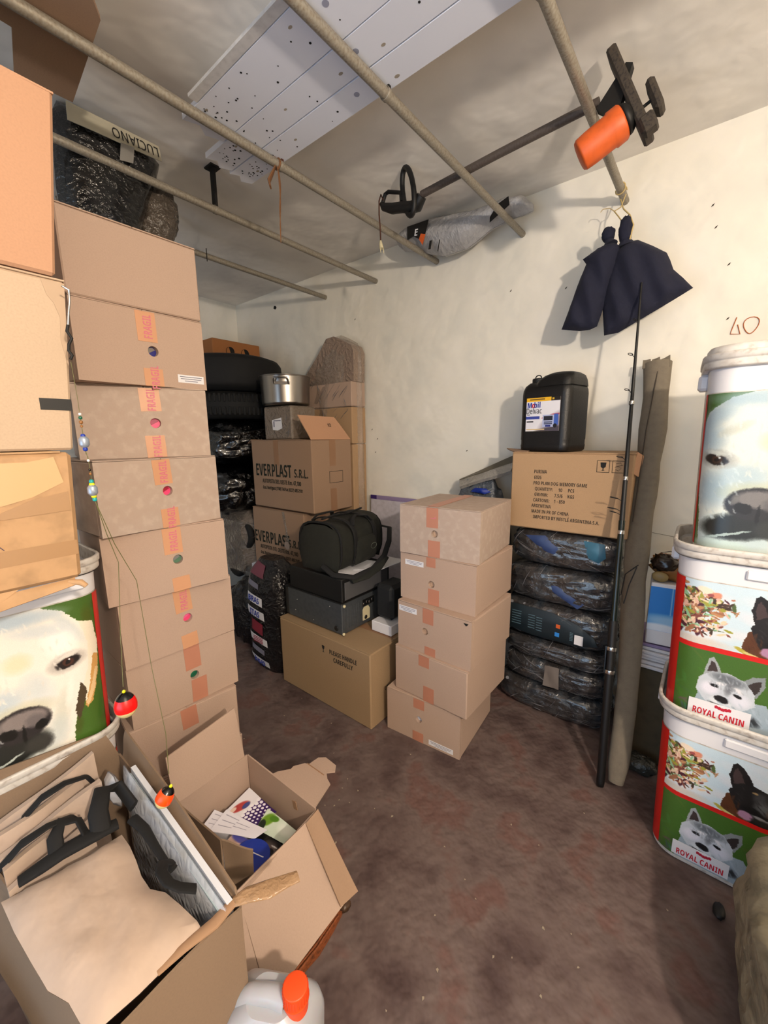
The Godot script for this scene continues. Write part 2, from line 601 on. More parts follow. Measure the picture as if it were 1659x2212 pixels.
func fur(o: Array, n: int, c: Vector2, r: Vector2, len_: float, base: Color, vary: float, turn: float) -> void:
	for k in n:
		var a := rng.randf() * TAU
		var q := sqrt(rng.randf())
		var v := rng.randf_range(-vary, vary)
		o.append([c.x + cos(a) * r.x * q, c.y + sin(a) * r.y * q, len_, len_ * 0.28, turn + rng.randf_range(-25, 25), Color(base.r + v, base.g + v, base.b + v, 0.55), 0.8])

func labrador() -> ImageTexture:
	var W := Color(0.93, 0.91, 0.87)
	var o := []
	for k in 40:
		o.append([rng.randf(), rng.randf(), rng.randf_range(0.04, 0.16), rng.randf_range(0.02, 0.06), rng.randf_range(0, 180), Color(0.16 + rng.randf() * 0.18, 0.28 + rng.randf() * 0.2, 0.08, 0.55), 0.8])
	# hanging ears, then skull, cheeks and muzzle
	o.append([v2([0.82, 0.14, 0.93, 0.18, 0.955, 0.34, 0.93, 0.52, 0.86, 0.7, 0.82, 0.74, 0.79, 0.6, 0.8, 0.4]), Color(0.94, 0.9, 0.82)])
	o.append([v2([0.9, 0.4, 0.945, 0.42, 0.92, 0.56, 0.86, 0.72, 0.82, 0.755, 0.805, 0.73, 0.85, 0.6]), Color(0.82, 0.62, 0.36)])
	o.append([v2([0.905, 0.5, 0.93, 0.5, 0.88, 0.65, 0.83, 0.74, 0.815, 0.72]), Color(0.9, 0.77, 0.58)])
	o.append([v2([0.06, 0.16, -0.05, 0.2, -0.05, 0.7, 0.03, 0.72, 0.06, 0.55]), Color(0.85, 0.75, 0.58)])
	o.append([v2([0.42, -0.03, 0.6, -0.01, 0.74, 0.05, 0.83, 0.15, 0.87, 0.3, 0.86, 0.46, 0.8, 0.6, 0.76, 0.72, 0.72, 0.86, 0.7, 1.05, 0.1, 1.05, 0.08, 0.8, 0.03, 0.55, 0.0, 0.3, 0.08, 0.12, 0.22, 0.03]), W])
	o.append([v2([0.79, 0.56, 0.83, 0.62, 0.79, 0.74, 0.75, 0.82, 0.74, 0.74]), Color(0.3, 0.24, 0.16)])
	o += [[0.42, 0.04, 0.4, 0.07, 2, Color(0.66, 0.74, 0.8, 0.75), 0.9], [0.14, 0.14, 0.2, 0.08, -35, Color(0.68, 0.75, 0.8, 0.7), 0.9], [0.76, 0.16, 0.05, 0.2, -30, Color(0.78, 0.82, 0.83, 0.7), 0.9],
		[0.46, 0.3, 0.1, 0.09, 0, Color(0.97, 0.85, 0.7, 0.75), 0.9], [0.7, 0.24, 0.12, 0.18, -20, Color(0.98, 0.97, 0.95, 0.8), 0.9], [0.28, 0.55, 0.22, 0.13, 0, Color(0.78, 0.83, 0.85, 0.75), 0.9], [0.56, 0.54, 0.1, 0.14, 0, Color(0.85, 0.87, 0.87, 0.7), 0.9], [0.66, 0.7, 0.06, 0.2, 12, Color(0.82, 0.82, 0.76, 0.7), 0.9], [0.72, 0.6, 0.03, 0.16, 12, Color(0.96, 0.94, 0.9, 0.8), 0.9],
		[0.35, 0.9, 0.32, 0.2, 0, Color(0.8, 0.84, 0.84, 0.8), 0.8], [0.1, 0.28, 0.14, 0.14, 20, Color(0.7, 0.77, 0.82, 0.75), 0.9], [0.16, 0.62, 0.13, 0.16, -10, Color(0.68, 0.75, 0.8, 0.75), 0.9], [0.34, 0.5, 0.16, 0.1, 0, Color(0.74, 0.79, 0.82, 0.7), 0.9], [0.6, 0.14, 0.2, 0.06, 12, Color(0.8, 0.83, 0.84, 0.7), 0.9], [0.52, 0.47, 0.1, 0.12, 0, Color(0.8, 0.83, 0.83, 0.6), 0.9], [0.62, 0.82, 0.09, 0.14, 10, Color(0.78, 0.81, 0.8, 0.7), 0.9], [0.26, 0.22, 0.04, 0.12, 60, Color(0.82, 0.79, 0.72, 0.7), 0.9],
		[0.17, 0.41, 0.14, 0.08, 8, Color(0.62, 0.58, 0.55, 0.8), 0.9], [0.165, 0.415, 0.085, 0.042, 12, Color(0.11, 0.085, 0.08), 0.45], [0.175, 0.415, 0.036, 0.032, 0, Color(0.26, 0.15, 0.1), 0.5], [0.175, 0.415, 0.018, 0.018, 0, Color(0.03, 0.02, 0.02), 0.5], [0.19, 0.402, 0.009, 0.009, 0, Color(0.85, 0.85, 0.85), 0.5], [0.16, 0.37, 0.09, 0.02, 10, Color(0.9, 0.88, 0.84, 0.8), 0.7],
		[0.73, 0.39, 0.14, 0.085, -10, Color(0.62, 0.58, 0.55, 0.8), 0.9], [0.735, 0.395, 0.09, 0.044, -12, Color(0.11, 0.085, 0.08), 0.45], [0.735, 0.392, 0.038, 0.034, 0, Color(0.28, 0.16, 0.11), 0.5], [0.735, 0.392, 0.018, 0.018, 0, Color(0.03, 0.02, 0.02), 0.5], [0.745, 0.38, 0.01, 0.01, 0, Color(0.9, 0.9, 0.9), 0.5], [0.74, 0.35, 0.09, 0.02, -12, Color(0.9, 0.88, 0.84, 0.8), 0.7],
		[0.42, 0.62, 0.24, 0.1, 0, Color(0.8, 0.78, 0.66, 0.8), 0.9], [0.34, 0.84, 0.26, 0.12, -8, Color(0.13, 0.14, 0.13), 0.5], [0.42, 0.69, 0.185, 0.13, 0, Color(0.16, 0.145, 0.15), 0.22], [0.44, 0.66, 0.16, 0.075, 4, Color(0.52, 0.48, 0.47), 0.5], [0.5, 0.69, 0.07, 0.06, 0, Color(0.42, 0.39, 0.39, 0.9), 0.7],
		[0.35, 0.72, 0.055, 0.042, 24, Color(0.03, 0.03, 0.03), 0.4], [0.53, 0.73, 0.045, 0.036, -26, Color(0.03, 0.03, 0.03), 0.4], [0.43, 0.76, 0.012, 0.09, 0, Color(0.05, 0.05, 0.05), 0.6], [0.3, 0.67, 0.03, 0.05, 20, Color(0.5, 0.47, 0.46, 0.8), 0.8], [0.27, 0.9, 0.16, 0.012, -18, Color(0.72, 0.76, 0.74), 0.5], [0.5, 0.85, 0.1, 0.08, 10, Color(0.2, 0.2, 0.19), 0.6]]
	o.append([0.24, 0.98, 0.2, 0.06, 0, Color(0.84, 0.88, 0.85), 0.5])
	fur(o, 50, Vector2(0.45, 0.3), Vector2(0.35, 0.25), 0.03, Color(0.92, 0.9, 0.86), 0.05, 80.0)
	fur(o, 40, Vector2(0.2, 0.62), Vector2(0.14, 0.2), 0.025, Color(0.84, 0.86, 0.86), 0.06, 60.0)
	return paint(300, 350, Color(0.27, 0.4, 0.13), o, 0.02, 2.2)

func two_dogs() -> ImageTexture:
	var o := []
	o.append([Rect2(0, 0.47, 1, 0.53), Color(0.25, 0.4, 0.13)])
	for k in 44:
		o.append([rng.randf(), rng.randf_range(0.5, 1.0), rng.randf_range(0.05, 0.16), rng.randf_range(0.008, 0.03), rng.randf_range(0, 180), Color(0.2 + rng.randf() * 0.18, 0.34 + rng.randf() * 0.18, 0.12 + rng.randf() * 0.14, 0.55), 0.8])
	for k in 22:
		o.append([rng.randf_range(0.06, 0.36), rng.randf_range(0.88, 1.0), 0.045, 0.012, rng.randf_range(0, 180), Color(0.2 + rng.randf() * 0.2, 0.28 + rng.randf() * 0.2, 0.27 + rng.randf() * 0.15, 0.8), 0.7])
	var husky := o.size()
	# husky: body, head, pointed ears
	o.append([v2([0.3, 0.8, 0.5, 0.84, 0.68, 0.82, 0.74, 0.92, 0.76, 1.02, 0.26, 1.02]), Color(0.6, 0.67, 0.72)])
	o.append([v2([0.31, 0.72, 0.335, 0.585, 0.36, 0.565, 0.4, 0.63, 0.42, 0.69]), Color(0.62, 0.65, 0.67)])
	o.append([v2([0.335, 0.68, 0.35, 0.6, 0.375, 0.61, 0.395, 0.67]), Color(0.24, 0.2, 0.2)])
	o.append([v2([0.53, 0.7, 0.58, 0.645, 0.65, 0.625, 0.655, 0.7, 0.62, 0.79]), Color(0.52, 0.55, 0.57)])
	o.append([v2([0.565, 0.71, 0.61, 0.67, 0.635, 0.665, 0.63, 0.73, 0.6, 0.775]), Color(0.2, 0.17, 0.17)])
	o.append([v2([0.29, 0.74, 0.36, 0.675, 0.45, 0.66, 0.55, 0.69, 0.61, 0.77, 0.62, 0.85, 0.55, 0.92, 0.44, 0.945, 0.34, 0.9, 0.28, 0.83]), Color(0.76, 0.79, 0.83)])
	o += [[0.46, 0.71, 0.13, 0.055, 10, Color(0.42, 0.45, 0.48), 0.8], [0.47, 0.77, 0.03, 0.08, 10, Color(0.46, 0.48, 0.51), 0.9], [0.36, 0.8, 0.07, 0.07, 0, Color(0.88, 0.88, 0.93), 0.8], [0.54, 0.84, 0.07, 0.07, 0, Color(0.85, 0.86, 0.91), 0.8], [0.42, 0.75, 0.04, 0.02, -20, Color(0.9, 0.9, 0.92), 0.8], [0.52, 0.77, 0.04, 0.02, 40, Color(0.88, 0.88, 0.9), 0.8],
		[0.385, 0.775, 0.03, 0.016, 20, Color(0.07, 0.07, 0.08), 0.5], [0.52, 0.81, 0.03, 0.016, 24, Color(0.07, 0.07, 0.08), 0.5], [0.43, 0.89, 0.08, 0.055, 10, Color(0.86, 0.88, 0.9), 0.8], [0.435, 0.865, 0.048, 0.034, 10, Color(0.05, 0.05, 0.06), 0.4], [0.42, 0.915, 0.07, 0.014, 14, Color(0.16, 0.17, 0.19), 0.6], [0.6, 0.96, 0.08, 0.05, 20, Color(0.16, 0.18, 0.2), 0.7]]
	fur(o, 60, Vector2(0.5, 0.93), Vector2(0.22, 0.07), 0.03, Color(0.62, 0.68, 0.73), 0.1, 60.0)
	fur(o, 40, Vector2(0.45, 0.74), Vector2(0.13, 0.06), 0.02, Color(0.62, 0.65, 0.69), 0.1, 80.0)
	for i in range(husky, o.size()):
		if o[i][0] is PackedVector2Array:
			var q: PackedVector2Array = o[i][0]
			for m in q.size():
				if q[m].y < 1.0:
					q[m].y -= 0.045
			o[i][0] = q
		else:
			o[i][1] -= 0.045
	# upper picture
	o.append([Rect2(0, 0, 1, 0.455), Color(0.78, 0.86, 0.91)])
	for k in 14:
		o.append([rng.randf(), rng.randf_range(0.02, 0.42), 0.22, 0.07, rng.randf_range(-20, 20), Color(0.84 + rng.randf() * 0.08, 0.88, 0.9, 0.5), 0.9])
	var petals := [Color(0.87, 0.7, 0.62), Color(0.5, 0.27, 0.22), Color(0.25, 0.18, 0.13), Color(0.6, 0.6, 0.22), Color(0.3, 0.38, 0.2), Color(0.9, 0.8, 0.68), Color(0.3, 0.12, 0.17), Color(0.72, 0.52, 0.36), Color(0.56, 0.74, 0.58), Color(0.62, 0.42, 0.3)]
	for k in 300:
		var a := rng.randf()
		var u := 0.13 + a * 0.34 * (0.5 + 0.5 * rng.randf())
		var v := 0.05 + a * 0.1 + (rng.randf() - 0.3) * 0.1
		if k % 3 > 0:
			u = 0.1 + 0.33 * sqrt(rng.randf()) * rng.randf_range(0.2, 1.0)
			v = 0.25 + (rng.randf() - 0.5) * 0.24
		var big := rng.randf() < 0.35
		o.append([u, v, rng.randf_range(0.014, 0.06 if big else 0.035), rng.randf_range(0.005, 0.022 if big else 0.013), rng.randf_range(0, 180), petals[rng.randi() % 10], 0.4])
	o += [[0.27, 0.06, 0.06, 0.03, 20, Color(0.93, 0.86, 0.78), 0.5], [0.33, 0.085, 0.035, 0.03, 0, Color(0.85, 0.55, 0.45), 0.5], [0.3, 0.09, 0.02, 0.015, 0, Color(0.6, 0.3, 0.3), 0.5], [0.42, 0.1, 0.014, 0.01, 0, Color(0.7, 0.45, 0.35), 0.5]]
	o += [[0.2, 0.43, 0.3, 0.05, 0, Color(0.84, 0.78, 0.72, 0.75), 0.8]]
	# black and tan dog
	o.append([v2([0.52, 0.47, 0.5, 0.4, 0.52, 0.3, 0.6, 0.22, 0.74, 0.3, 0.8, 0.47]), Color(0.34, 0.19, 0.09)])
	o.append([v2([0.545, 0.23, 0.52, 0.14, 0.535, 0.055, 0.555, 0.035, 0.6, 0.07, 0.64, 0.13, 0.66, 0.18]), Color(0.075, 0.055, 0.055)])
	o.append([v2([0.55, 0.2, 0.54, 0.12, 0.555, 0.07, 0.585, 0.11, 0.61, 0.17]), Color(0.26, 0.2, 0.2)])
	o.append([v2([0.86, 0.2, 0.9, 0.14, 0.96, 0.1, 1.01, 0.12, 1.01, 0.32, 0.93, 0.32]), Color(0.08, 0.055, 0.055)])
	o.append([v2([0.53, 0.26, 0.58, 0.18, 0.66, 0.165, 0.76, 0.19, 0.88, 0.2, 0.95, 0.28, 0.93, 0.38, 0.85, 0.44, 0.72, 0.46, 0.62, 0.43, 0.57, 0.36]), Color(0.085, 0.075, 0.08)])
	o += [[0.7, 0.24, 0.05, 0.07, 20, Color(0.24, 0.24, 0.25), 0.9], [0.73, 0.31, 0.07, 0.08, 10, Color(0.36, 0.37, 0.38), 0.9], [0.84, 0.34, 0.1, 0.08, 10, Color(0.58, 0.37, 0.24), 0.8], [0.78, 0.25, 0.05, 0.03, 10, Color(0.3, 0.22, 0.16), 0.8], [0.79, 0.255, 0.026, 0.022, 0, Color(0.42, 0.28, 0.12), 0.5], [0.79, 0.255, 0.014, 0.014, 0, Color(0.02, 0.02, 0.02), 0.5], [0.67, 0.215, 0.02, 0.012, 0, Color(0.6, 0.5, 0.35), 0.6],
		[0.67, 0.36, 0.06, 0.04, 10, Color(0.025, 0.025, 0.03), 0.4], [0.64, 0.41, 0.05, 0.045, 20, Color(0.66, 0.5, 0.62), 0.5], [0.74, 0.4, 0.08, 0.02, 14, Color(0.55, 0.55, 0.56), 0.6], [0.76, 0.43, 0.1, 0.04, 10, Color(0.14, 0.13, 0.12), 0.6]]
	fur(o, 50, Vector2(0.7, 0.28), Vector2(0.14, 0.1), 0.02, Color(0.16, 0.15, 0.15), 0.1, 60.0)
	fur(o, 30, Vector2(0.56, 0.38), Vector2(0.05, 0.08), 0.02, Color(0.32, 0.19, 0.1), 0.08, 80.0)
	o += [[0.5, 0.43, 0.05, 0.016, 30, Color(0.7, 0.65, 0.25), 0.5], [0.56, 0.45, 0.06, 0.014, 20, Color(0.8, 0.76, 0.5), 0.5]]
	o.append([Rect2(0, 0.455, 1, 0.035), Color(0.8, 0.09, 0.06)])
	o.append([Rect2(0, 0, 0.06, 1), Color(0.8, 0.09, 0.06)])
	return paint(300, 360, Color(0.78, 0.85, 0.9), o, 0.02, 1.6)

# ---------------------------------------------------------------- shapes
func rr(w: float, d: float, r: float, y: float, n := 6, cx := 0.0, cz := 0.0) -> PackedVector3Array:
	var p := PackedVector3Array()
	# front-right corner, back-right, back-left, front-left: counter-clockwise from above
	for k in 4:
		var sx: float = [1, 1, -1, -1][k]
		var sz: float = [1, -1, -1, 1][k]
		for i in n + 1:
			var a := -PI / 2 + PI / 2 * k + PI / 2 * i / n
			p.append(Vector3(cx + sx * (w / 2 - r) + cos(a) * r, y, cz + sz * (d / 2 - r) - sin(a) * r))
	return p

func blob(c: Vector3, r: Vector3, e: float, amp: float, freq: float, seed_: int, nu := 36, nv := 22, t := Basis(), floor_y := -1e9, ridge := 0.0, stretch := Vector3.ONE) -> MB:
	var n := FastNoiseLite.new()
	n.seed = seed_
	n.frequency = freq
	n.fractal_octaves = 3
	var rn := FastNoiseLite.new()
	rn.seed = seed_ + 5
	rn.frequency = 1.0
	rn.fractal_type = FastNoiseLite.FRACTAL_RIDGED
	rn.fractal_octaves = 3
	var b := MB.new()
	b.grid(nu, nv, func(u, v):
		var th: float = -TAU * u
		var ph: float = PI * (v - 0.5)
		var d := Vector3(cos(ph) * cos(th), sin(ph), cos(ph) * sin(th))
		var k: float = pow(pow(absf(d.x), e) + pow(absf(d.y), e) + pow(absf(d.z), e), -1.0 / e)
		var p := d * k
		p *= 1.0 + amp * n.get_noise_3dv(d * 2.0 + Vector3.ONE * 7.0) + (ridge * rn.get_noise_3dv(p * stretch * 2.0) if ridge > 0.0 else 0.0)
		var q := c + t * (p * r)
		q.y = maxf(q.y, floor_y)
		return q, true)
	return b

# pale streaks standing in for white glints of plastic wrap, on the front of a rounded box (centre c, half sizes r), or on a flat front when e is 0
func glint_streaks(n: int, c: Vector3, r: Vector3, e: float, slant: float, len_ := 0.1) -> MB:
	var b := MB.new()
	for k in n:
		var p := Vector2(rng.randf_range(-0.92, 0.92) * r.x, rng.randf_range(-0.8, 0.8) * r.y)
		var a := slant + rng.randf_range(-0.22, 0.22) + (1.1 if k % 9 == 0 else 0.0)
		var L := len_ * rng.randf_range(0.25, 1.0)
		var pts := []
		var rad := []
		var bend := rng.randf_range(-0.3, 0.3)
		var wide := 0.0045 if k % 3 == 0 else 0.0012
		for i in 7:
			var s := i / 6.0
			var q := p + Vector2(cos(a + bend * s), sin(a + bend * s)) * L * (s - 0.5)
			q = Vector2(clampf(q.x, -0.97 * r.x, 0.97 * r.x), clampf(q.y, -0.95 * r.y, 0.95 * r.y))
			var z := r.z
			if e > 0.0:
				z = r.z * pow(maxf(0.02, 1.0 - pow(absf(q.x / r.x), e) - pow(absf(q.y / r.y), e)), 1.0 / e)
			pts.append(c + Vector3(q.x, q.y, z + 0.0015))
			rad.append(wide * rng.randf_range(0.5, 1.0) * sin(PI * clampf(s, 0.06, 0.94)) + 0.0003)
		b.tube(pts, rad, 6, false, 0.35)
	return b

# carton face with a round hand hole; returns body mesh for box w,d,h standing on y = 0
func carton_body(w: float, d: float, h: float, hole := Vector2(-1, 0), hr := 0.017) -> MB:
	var b := MB.new()
	if hole.x < 0:
		b.box(Vector3(0, h / 2, 0), Vector3(w, h, d), 0.004)
		return b
	b.box(Vector3(0, h / 2, -0.009), Vector3(w, h, d - 0.018), 0.004)
	var c := Vector2(-w / 2 + hole.x * w, h - hole.y * h)
	var ang := []
	for i in 24:
		ang.append(TAU * i / 24.0)
	for q in [Vector2(-w / 2, 0), Vector2(w / 2, 0), Vector2(w / 2, h), Vector2(-w / 2, h)]:
		ang.append(fposmod((q - c).angle(), TAU))
	ang.sort()
	var z := d / 2
	var rim = func(a):
		var dir := Vector2(cos(a), sin(a))
		var t := 1e9
		if absf(dir.x) > 1e-6:
			t = minf(t, ((w / 2 if dir.x > 0 else -w / 2) - c.x) / dir.x)
		if absf(dir.y) > 1e-6:
			t = minf(t, ((h if dir.y > 0 else 0.0) - c.y) / dir.y)
		return c + dir * t
	for i in ang.size():
		var a0: float = ang[i]
		var a1: float = ang[(i + 1) % ang.size()]
		var p0 := c + Vector2(cos(a0), sin(a0)) * hr
		var p1 := c + Vector2(cos(a1), sin(a1)) * hr
		var q0: Vector2 = rim.call(a0)
		var q1: Vector2 = rim.call(a1)
		b.quad(Vector3(p0.x, p0.y, z), Vector3(q0.x, q0.y, z), Vector3(q1.x, q1.y, z), Vector3(p1.x, p1.y, z))
		b.quad(Vector3(p1.x, p1.y, z - 0.017), Vector3(p0.x, p0.y, z - 0.017), Vector3(p0.x, p0.y, z), Vector3(p1.x, p1.y, z))
		b.quad(Vector3(q0.x, q0.y, z), Vector3(q0.x, q0.y, z - 0.02), Vector3(q1.x, q1.y, z - 0.02), Vector3(q1.x, q1.y, z))
	return b

func carton_flaps(t: Node3D, w: float, d: float, h: float, m: Material, lift := 0.0) -> void:
	for s in [-1.0, 1.0]:
		var b := MB.new()
		b.box(Vector3(0, 0, 0), Vector3(w / 2 - 0.0015, 0.004, d), 0.001, Basis(Vector3.BACK, s * lift))
		var f := part("top_flap", b, m, t)
		f.position = Vector3(s * w / 4, h + 0.0025 + absf(lift) * w / 8, 0)

# a taped shipping carton of the tall stacks; tape list: [u centre, v0, v1, width]
func stack_carton(label: String, group: String, at: Vector3, yaw: float, w: float, d: float, h: float, o: Dictionary) -> Node3D:
	var t := thing("cardboard_carton", label, "box", at, yaw, group)
	var m: Material = o.get("mat", M.card)
	var hole: Vector2 = o.get("hole", Vector2(-1, 0))
	var hh := h - 0.0055
	part("body", carton_body(w, d, hh, hole), m, t)
	carton_flaps(t, w, d, hh, m, o.get("lift", 0.004))
	var tm: Material = o.get("tape_mat", M.tape)
	for q in o.get("tapes", []):
		var b := MB.new()
		var hgt: float = (q[2] - q[1]) * hh
		var sk: float = q[4] if q.size() > 4 else 0.0
		b.box(Vector3(0, 0, 0), Vector3(q[3], hgt, 0.0008), 0.0, Basis(Vector3.BACK, sk))
		var p := part("tape_strip", b, tm, t)
		p.position = Vector3(-w / 2 + q[0] * w, hh - (q[1] + q[2]) / 2 * hh, d / 2 + 0.0006)
		if q.size() > 5:
			text(q[5], 0.036, Vector3(0.004, 0, 0.0008), Vector3(0, q[6], 0), Vector3(-q[6], 0, 0), M.pink, p, 0.62)
	if o.get("top_tape", false):
		var b := MB.new()
		b.box(Vector3(-w / 2 + o.tapes[0][0] * w, h + 0.0012, 0), Vector3(0.05, 0.0012, d + 0.002), 0.0)
		part("tape_strip", b, tm, t)
	if hole.x >= 0:
		var b := MB.new()
		var c := Vector3(-w / 2 + hole.x * w, hh - hole.y * hh, d / 2 - 0.0165)
		b.prism(disc(0.0165, 20), 0.002, Transform3D(Basis(), c))
		part("hole_filling", b, o.hole_mat, t)
		b = MB.new()
		var hp := PackedVector2Array()
		for i in 13:
			var a := PI * i / 12.0 + 0.5
			hp.append(Vector2(cos(a), sin(a)) * 0.0135)
		b.prism(hp, 0.002, Transform3D(Basis(), c + Vector3(0, 0, 0.003)))
		part("hole_filling", b, o.get("hole_mat2", M.paper), t)
	if o.has("label_at"):
		var q: Rect2 = o.label_at
		var lb := MB.new()
		lb.box(Vector3(0, 0, 0), Vector3(q.size.x * w, q.size.y * hh, 0.0008), 0.0)
		var p := part("paper_label", lb, M.paper, t)
		p.position = Vector3(-w / 2 + (q.position.x + q.size.x / 2) * w, hh - (q.position.y + q.size.y / 2) * hh, d / 2 + 0.0007)
		for k in 3:
			var l := MB.new()
			l.box(Vector3(0.0, (1 - k) * q.size.y * hh * 0.26, 0.0006), Vector3(q.size.x * w * [0.86, 0.8, 0.5][k], q.size.y * hh * 0.09, 0.0003), 0.0)
			part("print_line", l, M.paper_print, p)
	return t

func disc(r: float, n := 16) -> PackedVector2Array:
	var p := PackedVector2Array()
	for i in n:
		p.append(Vector2(cos(TAU * i / n), sin(TAU * i / n)) * r)
	return p

# frame of a planar patch: x along right, y along up
func frame(o: Vector3, right: Vector3, up: Vector3) -> Transform3D:
	var r := right.normalized()
	var u := (up - r * up.dot(r)).normalized()
	return Transform3D(Basis(r, u, r.cross(u)), o)

func v2(a: Array) -> PackedVector2Array:
	var p := PackedVector2Array()
	for k in range(0, a.size(), 2):
		p.append(Vector2(a[k], a[k + 1]))
	return p

const BACK := -2.4      # face of the back wall
const LEFT := -3.75
const CEIL := 2.76
const CAM := Vector3(0, 1.5, 0)

func _ready() -> void:
	# camera
	var cam := Camera3D.new()
	cam.name = "camera"
	cam.fov = 103.16
	cam.near = 0.05
	var yaw := deg_to_rad(38.914)
	var pitch := deg_to_rad(-10.483)
	cam.transform = Transform3D(Basis(Vector3.UP, yaw) * Basis(Vector3.RIGHT, pitch) * Basis(Vector3.BACK, deg_to_rad(-0.674)), CAM)
	add_child(cam)
	# sky and exposure
	var env := Environment.new()
	env.background_mode = Environment.BG_COLOR
	env.background_color = Color(0.62, 0.72, 0.85)
	env.background_energy_multiplier = 0.5
	env.tonemap_mode = Environment.TONE_MAPPER_LINEAR
	env.tonemap_exposure = 0.96
	env.sdfgi_enabled = true
	env.ssao_enabled = true
	env.ssil_enabled = true
	var we := WorldEnvironment.new()
	we.name = "environment"
	we.environment = env
	add_child(we)
	# daylight through the open garage door behind the camera
	var day := AreaLight3D.new()
	day.name = "door_daylight"
	day.area_size = Vector2(2.3, 1.9)
	day.position = Vector3(-0.6, 1.0, 2.2)
	day.rotation.x = deg_to_rad(38.0)
	day.light_color = Color(0.78, 0.89, 1.0)
	day.light_energy = 4.9
	day.area_range = 12.0
	day.shadow_enabled = true
	add_child(day)
	# the bulb on the right, out of the picture
	lamp(Vector3(1.15, 2.1, 0.1), Color(1.0, 0.925, 0.84), 5.0)

	rng.seed = 7
	wob.seed = 3
	wob.frequency = 0.08
	materials()
	room()
	overhead()
	left_stack()
	centre_stack()
	left_boxes()
	pails()
	back_corner()
	middle()
	right_back()
	foreground()
	small_things()

func lamp(at: Vector3, col: Color, energy: float) -> void:
	var t := thing("ceiling_lamp", "bare round bulb hanging on a short cord right of the camera", "lamp", at)
	var b := MB.new()
	b.lathe([Vector2(0.0005, -0.045), Vector2(0.025, -0.038), Vector2(0.04, -0.018), Vector2(0.045, 0.0), Vector2(0.038, 0.025), Vector2(0.022, 0.045), Vector2(0.014, 0.06), Vector2(0.014, 0.065), Vector2(0.0005, 0.066)], 20)
	var glow := mat(Color(1, 0.95, 0.85), 0.5)
	glow.emission_enabled = true
	glow.emission = col
	glow.emission_energy_multiplier = 3.0
	part("bulb", b, glow, t)
	b = MB.new()
	b.lathe([Vector2(0.0005, 0.067), Vector2(0.02, 0.068), Vector2(0.022, 0.1), Vector2(0.012, 0.12), Vector2(0.0005, 0.121)], 16)
	part("socket", b, M.get("black", mat(Color(0.05, 0.05, 0.05))), t)
	b = MB.new()
	b.tube([Vector3(0, 0.12, 0), Vector3(0, CEIL - at.y, 0)], 0.004, 8)
	part("cord", b, mat(Color(0.05, 0.05, 0.05)), t)
	var l := OmniLight3D.new()
	l.name = "bulb_light"
	l.light_color = col
	l.light_energy = energy
	l.light_size = 0.05
	l.omni_range = 15.0
	l.omni_attenuation = 2.0
	l.shadow_enabled = true
	t.add_child(l)

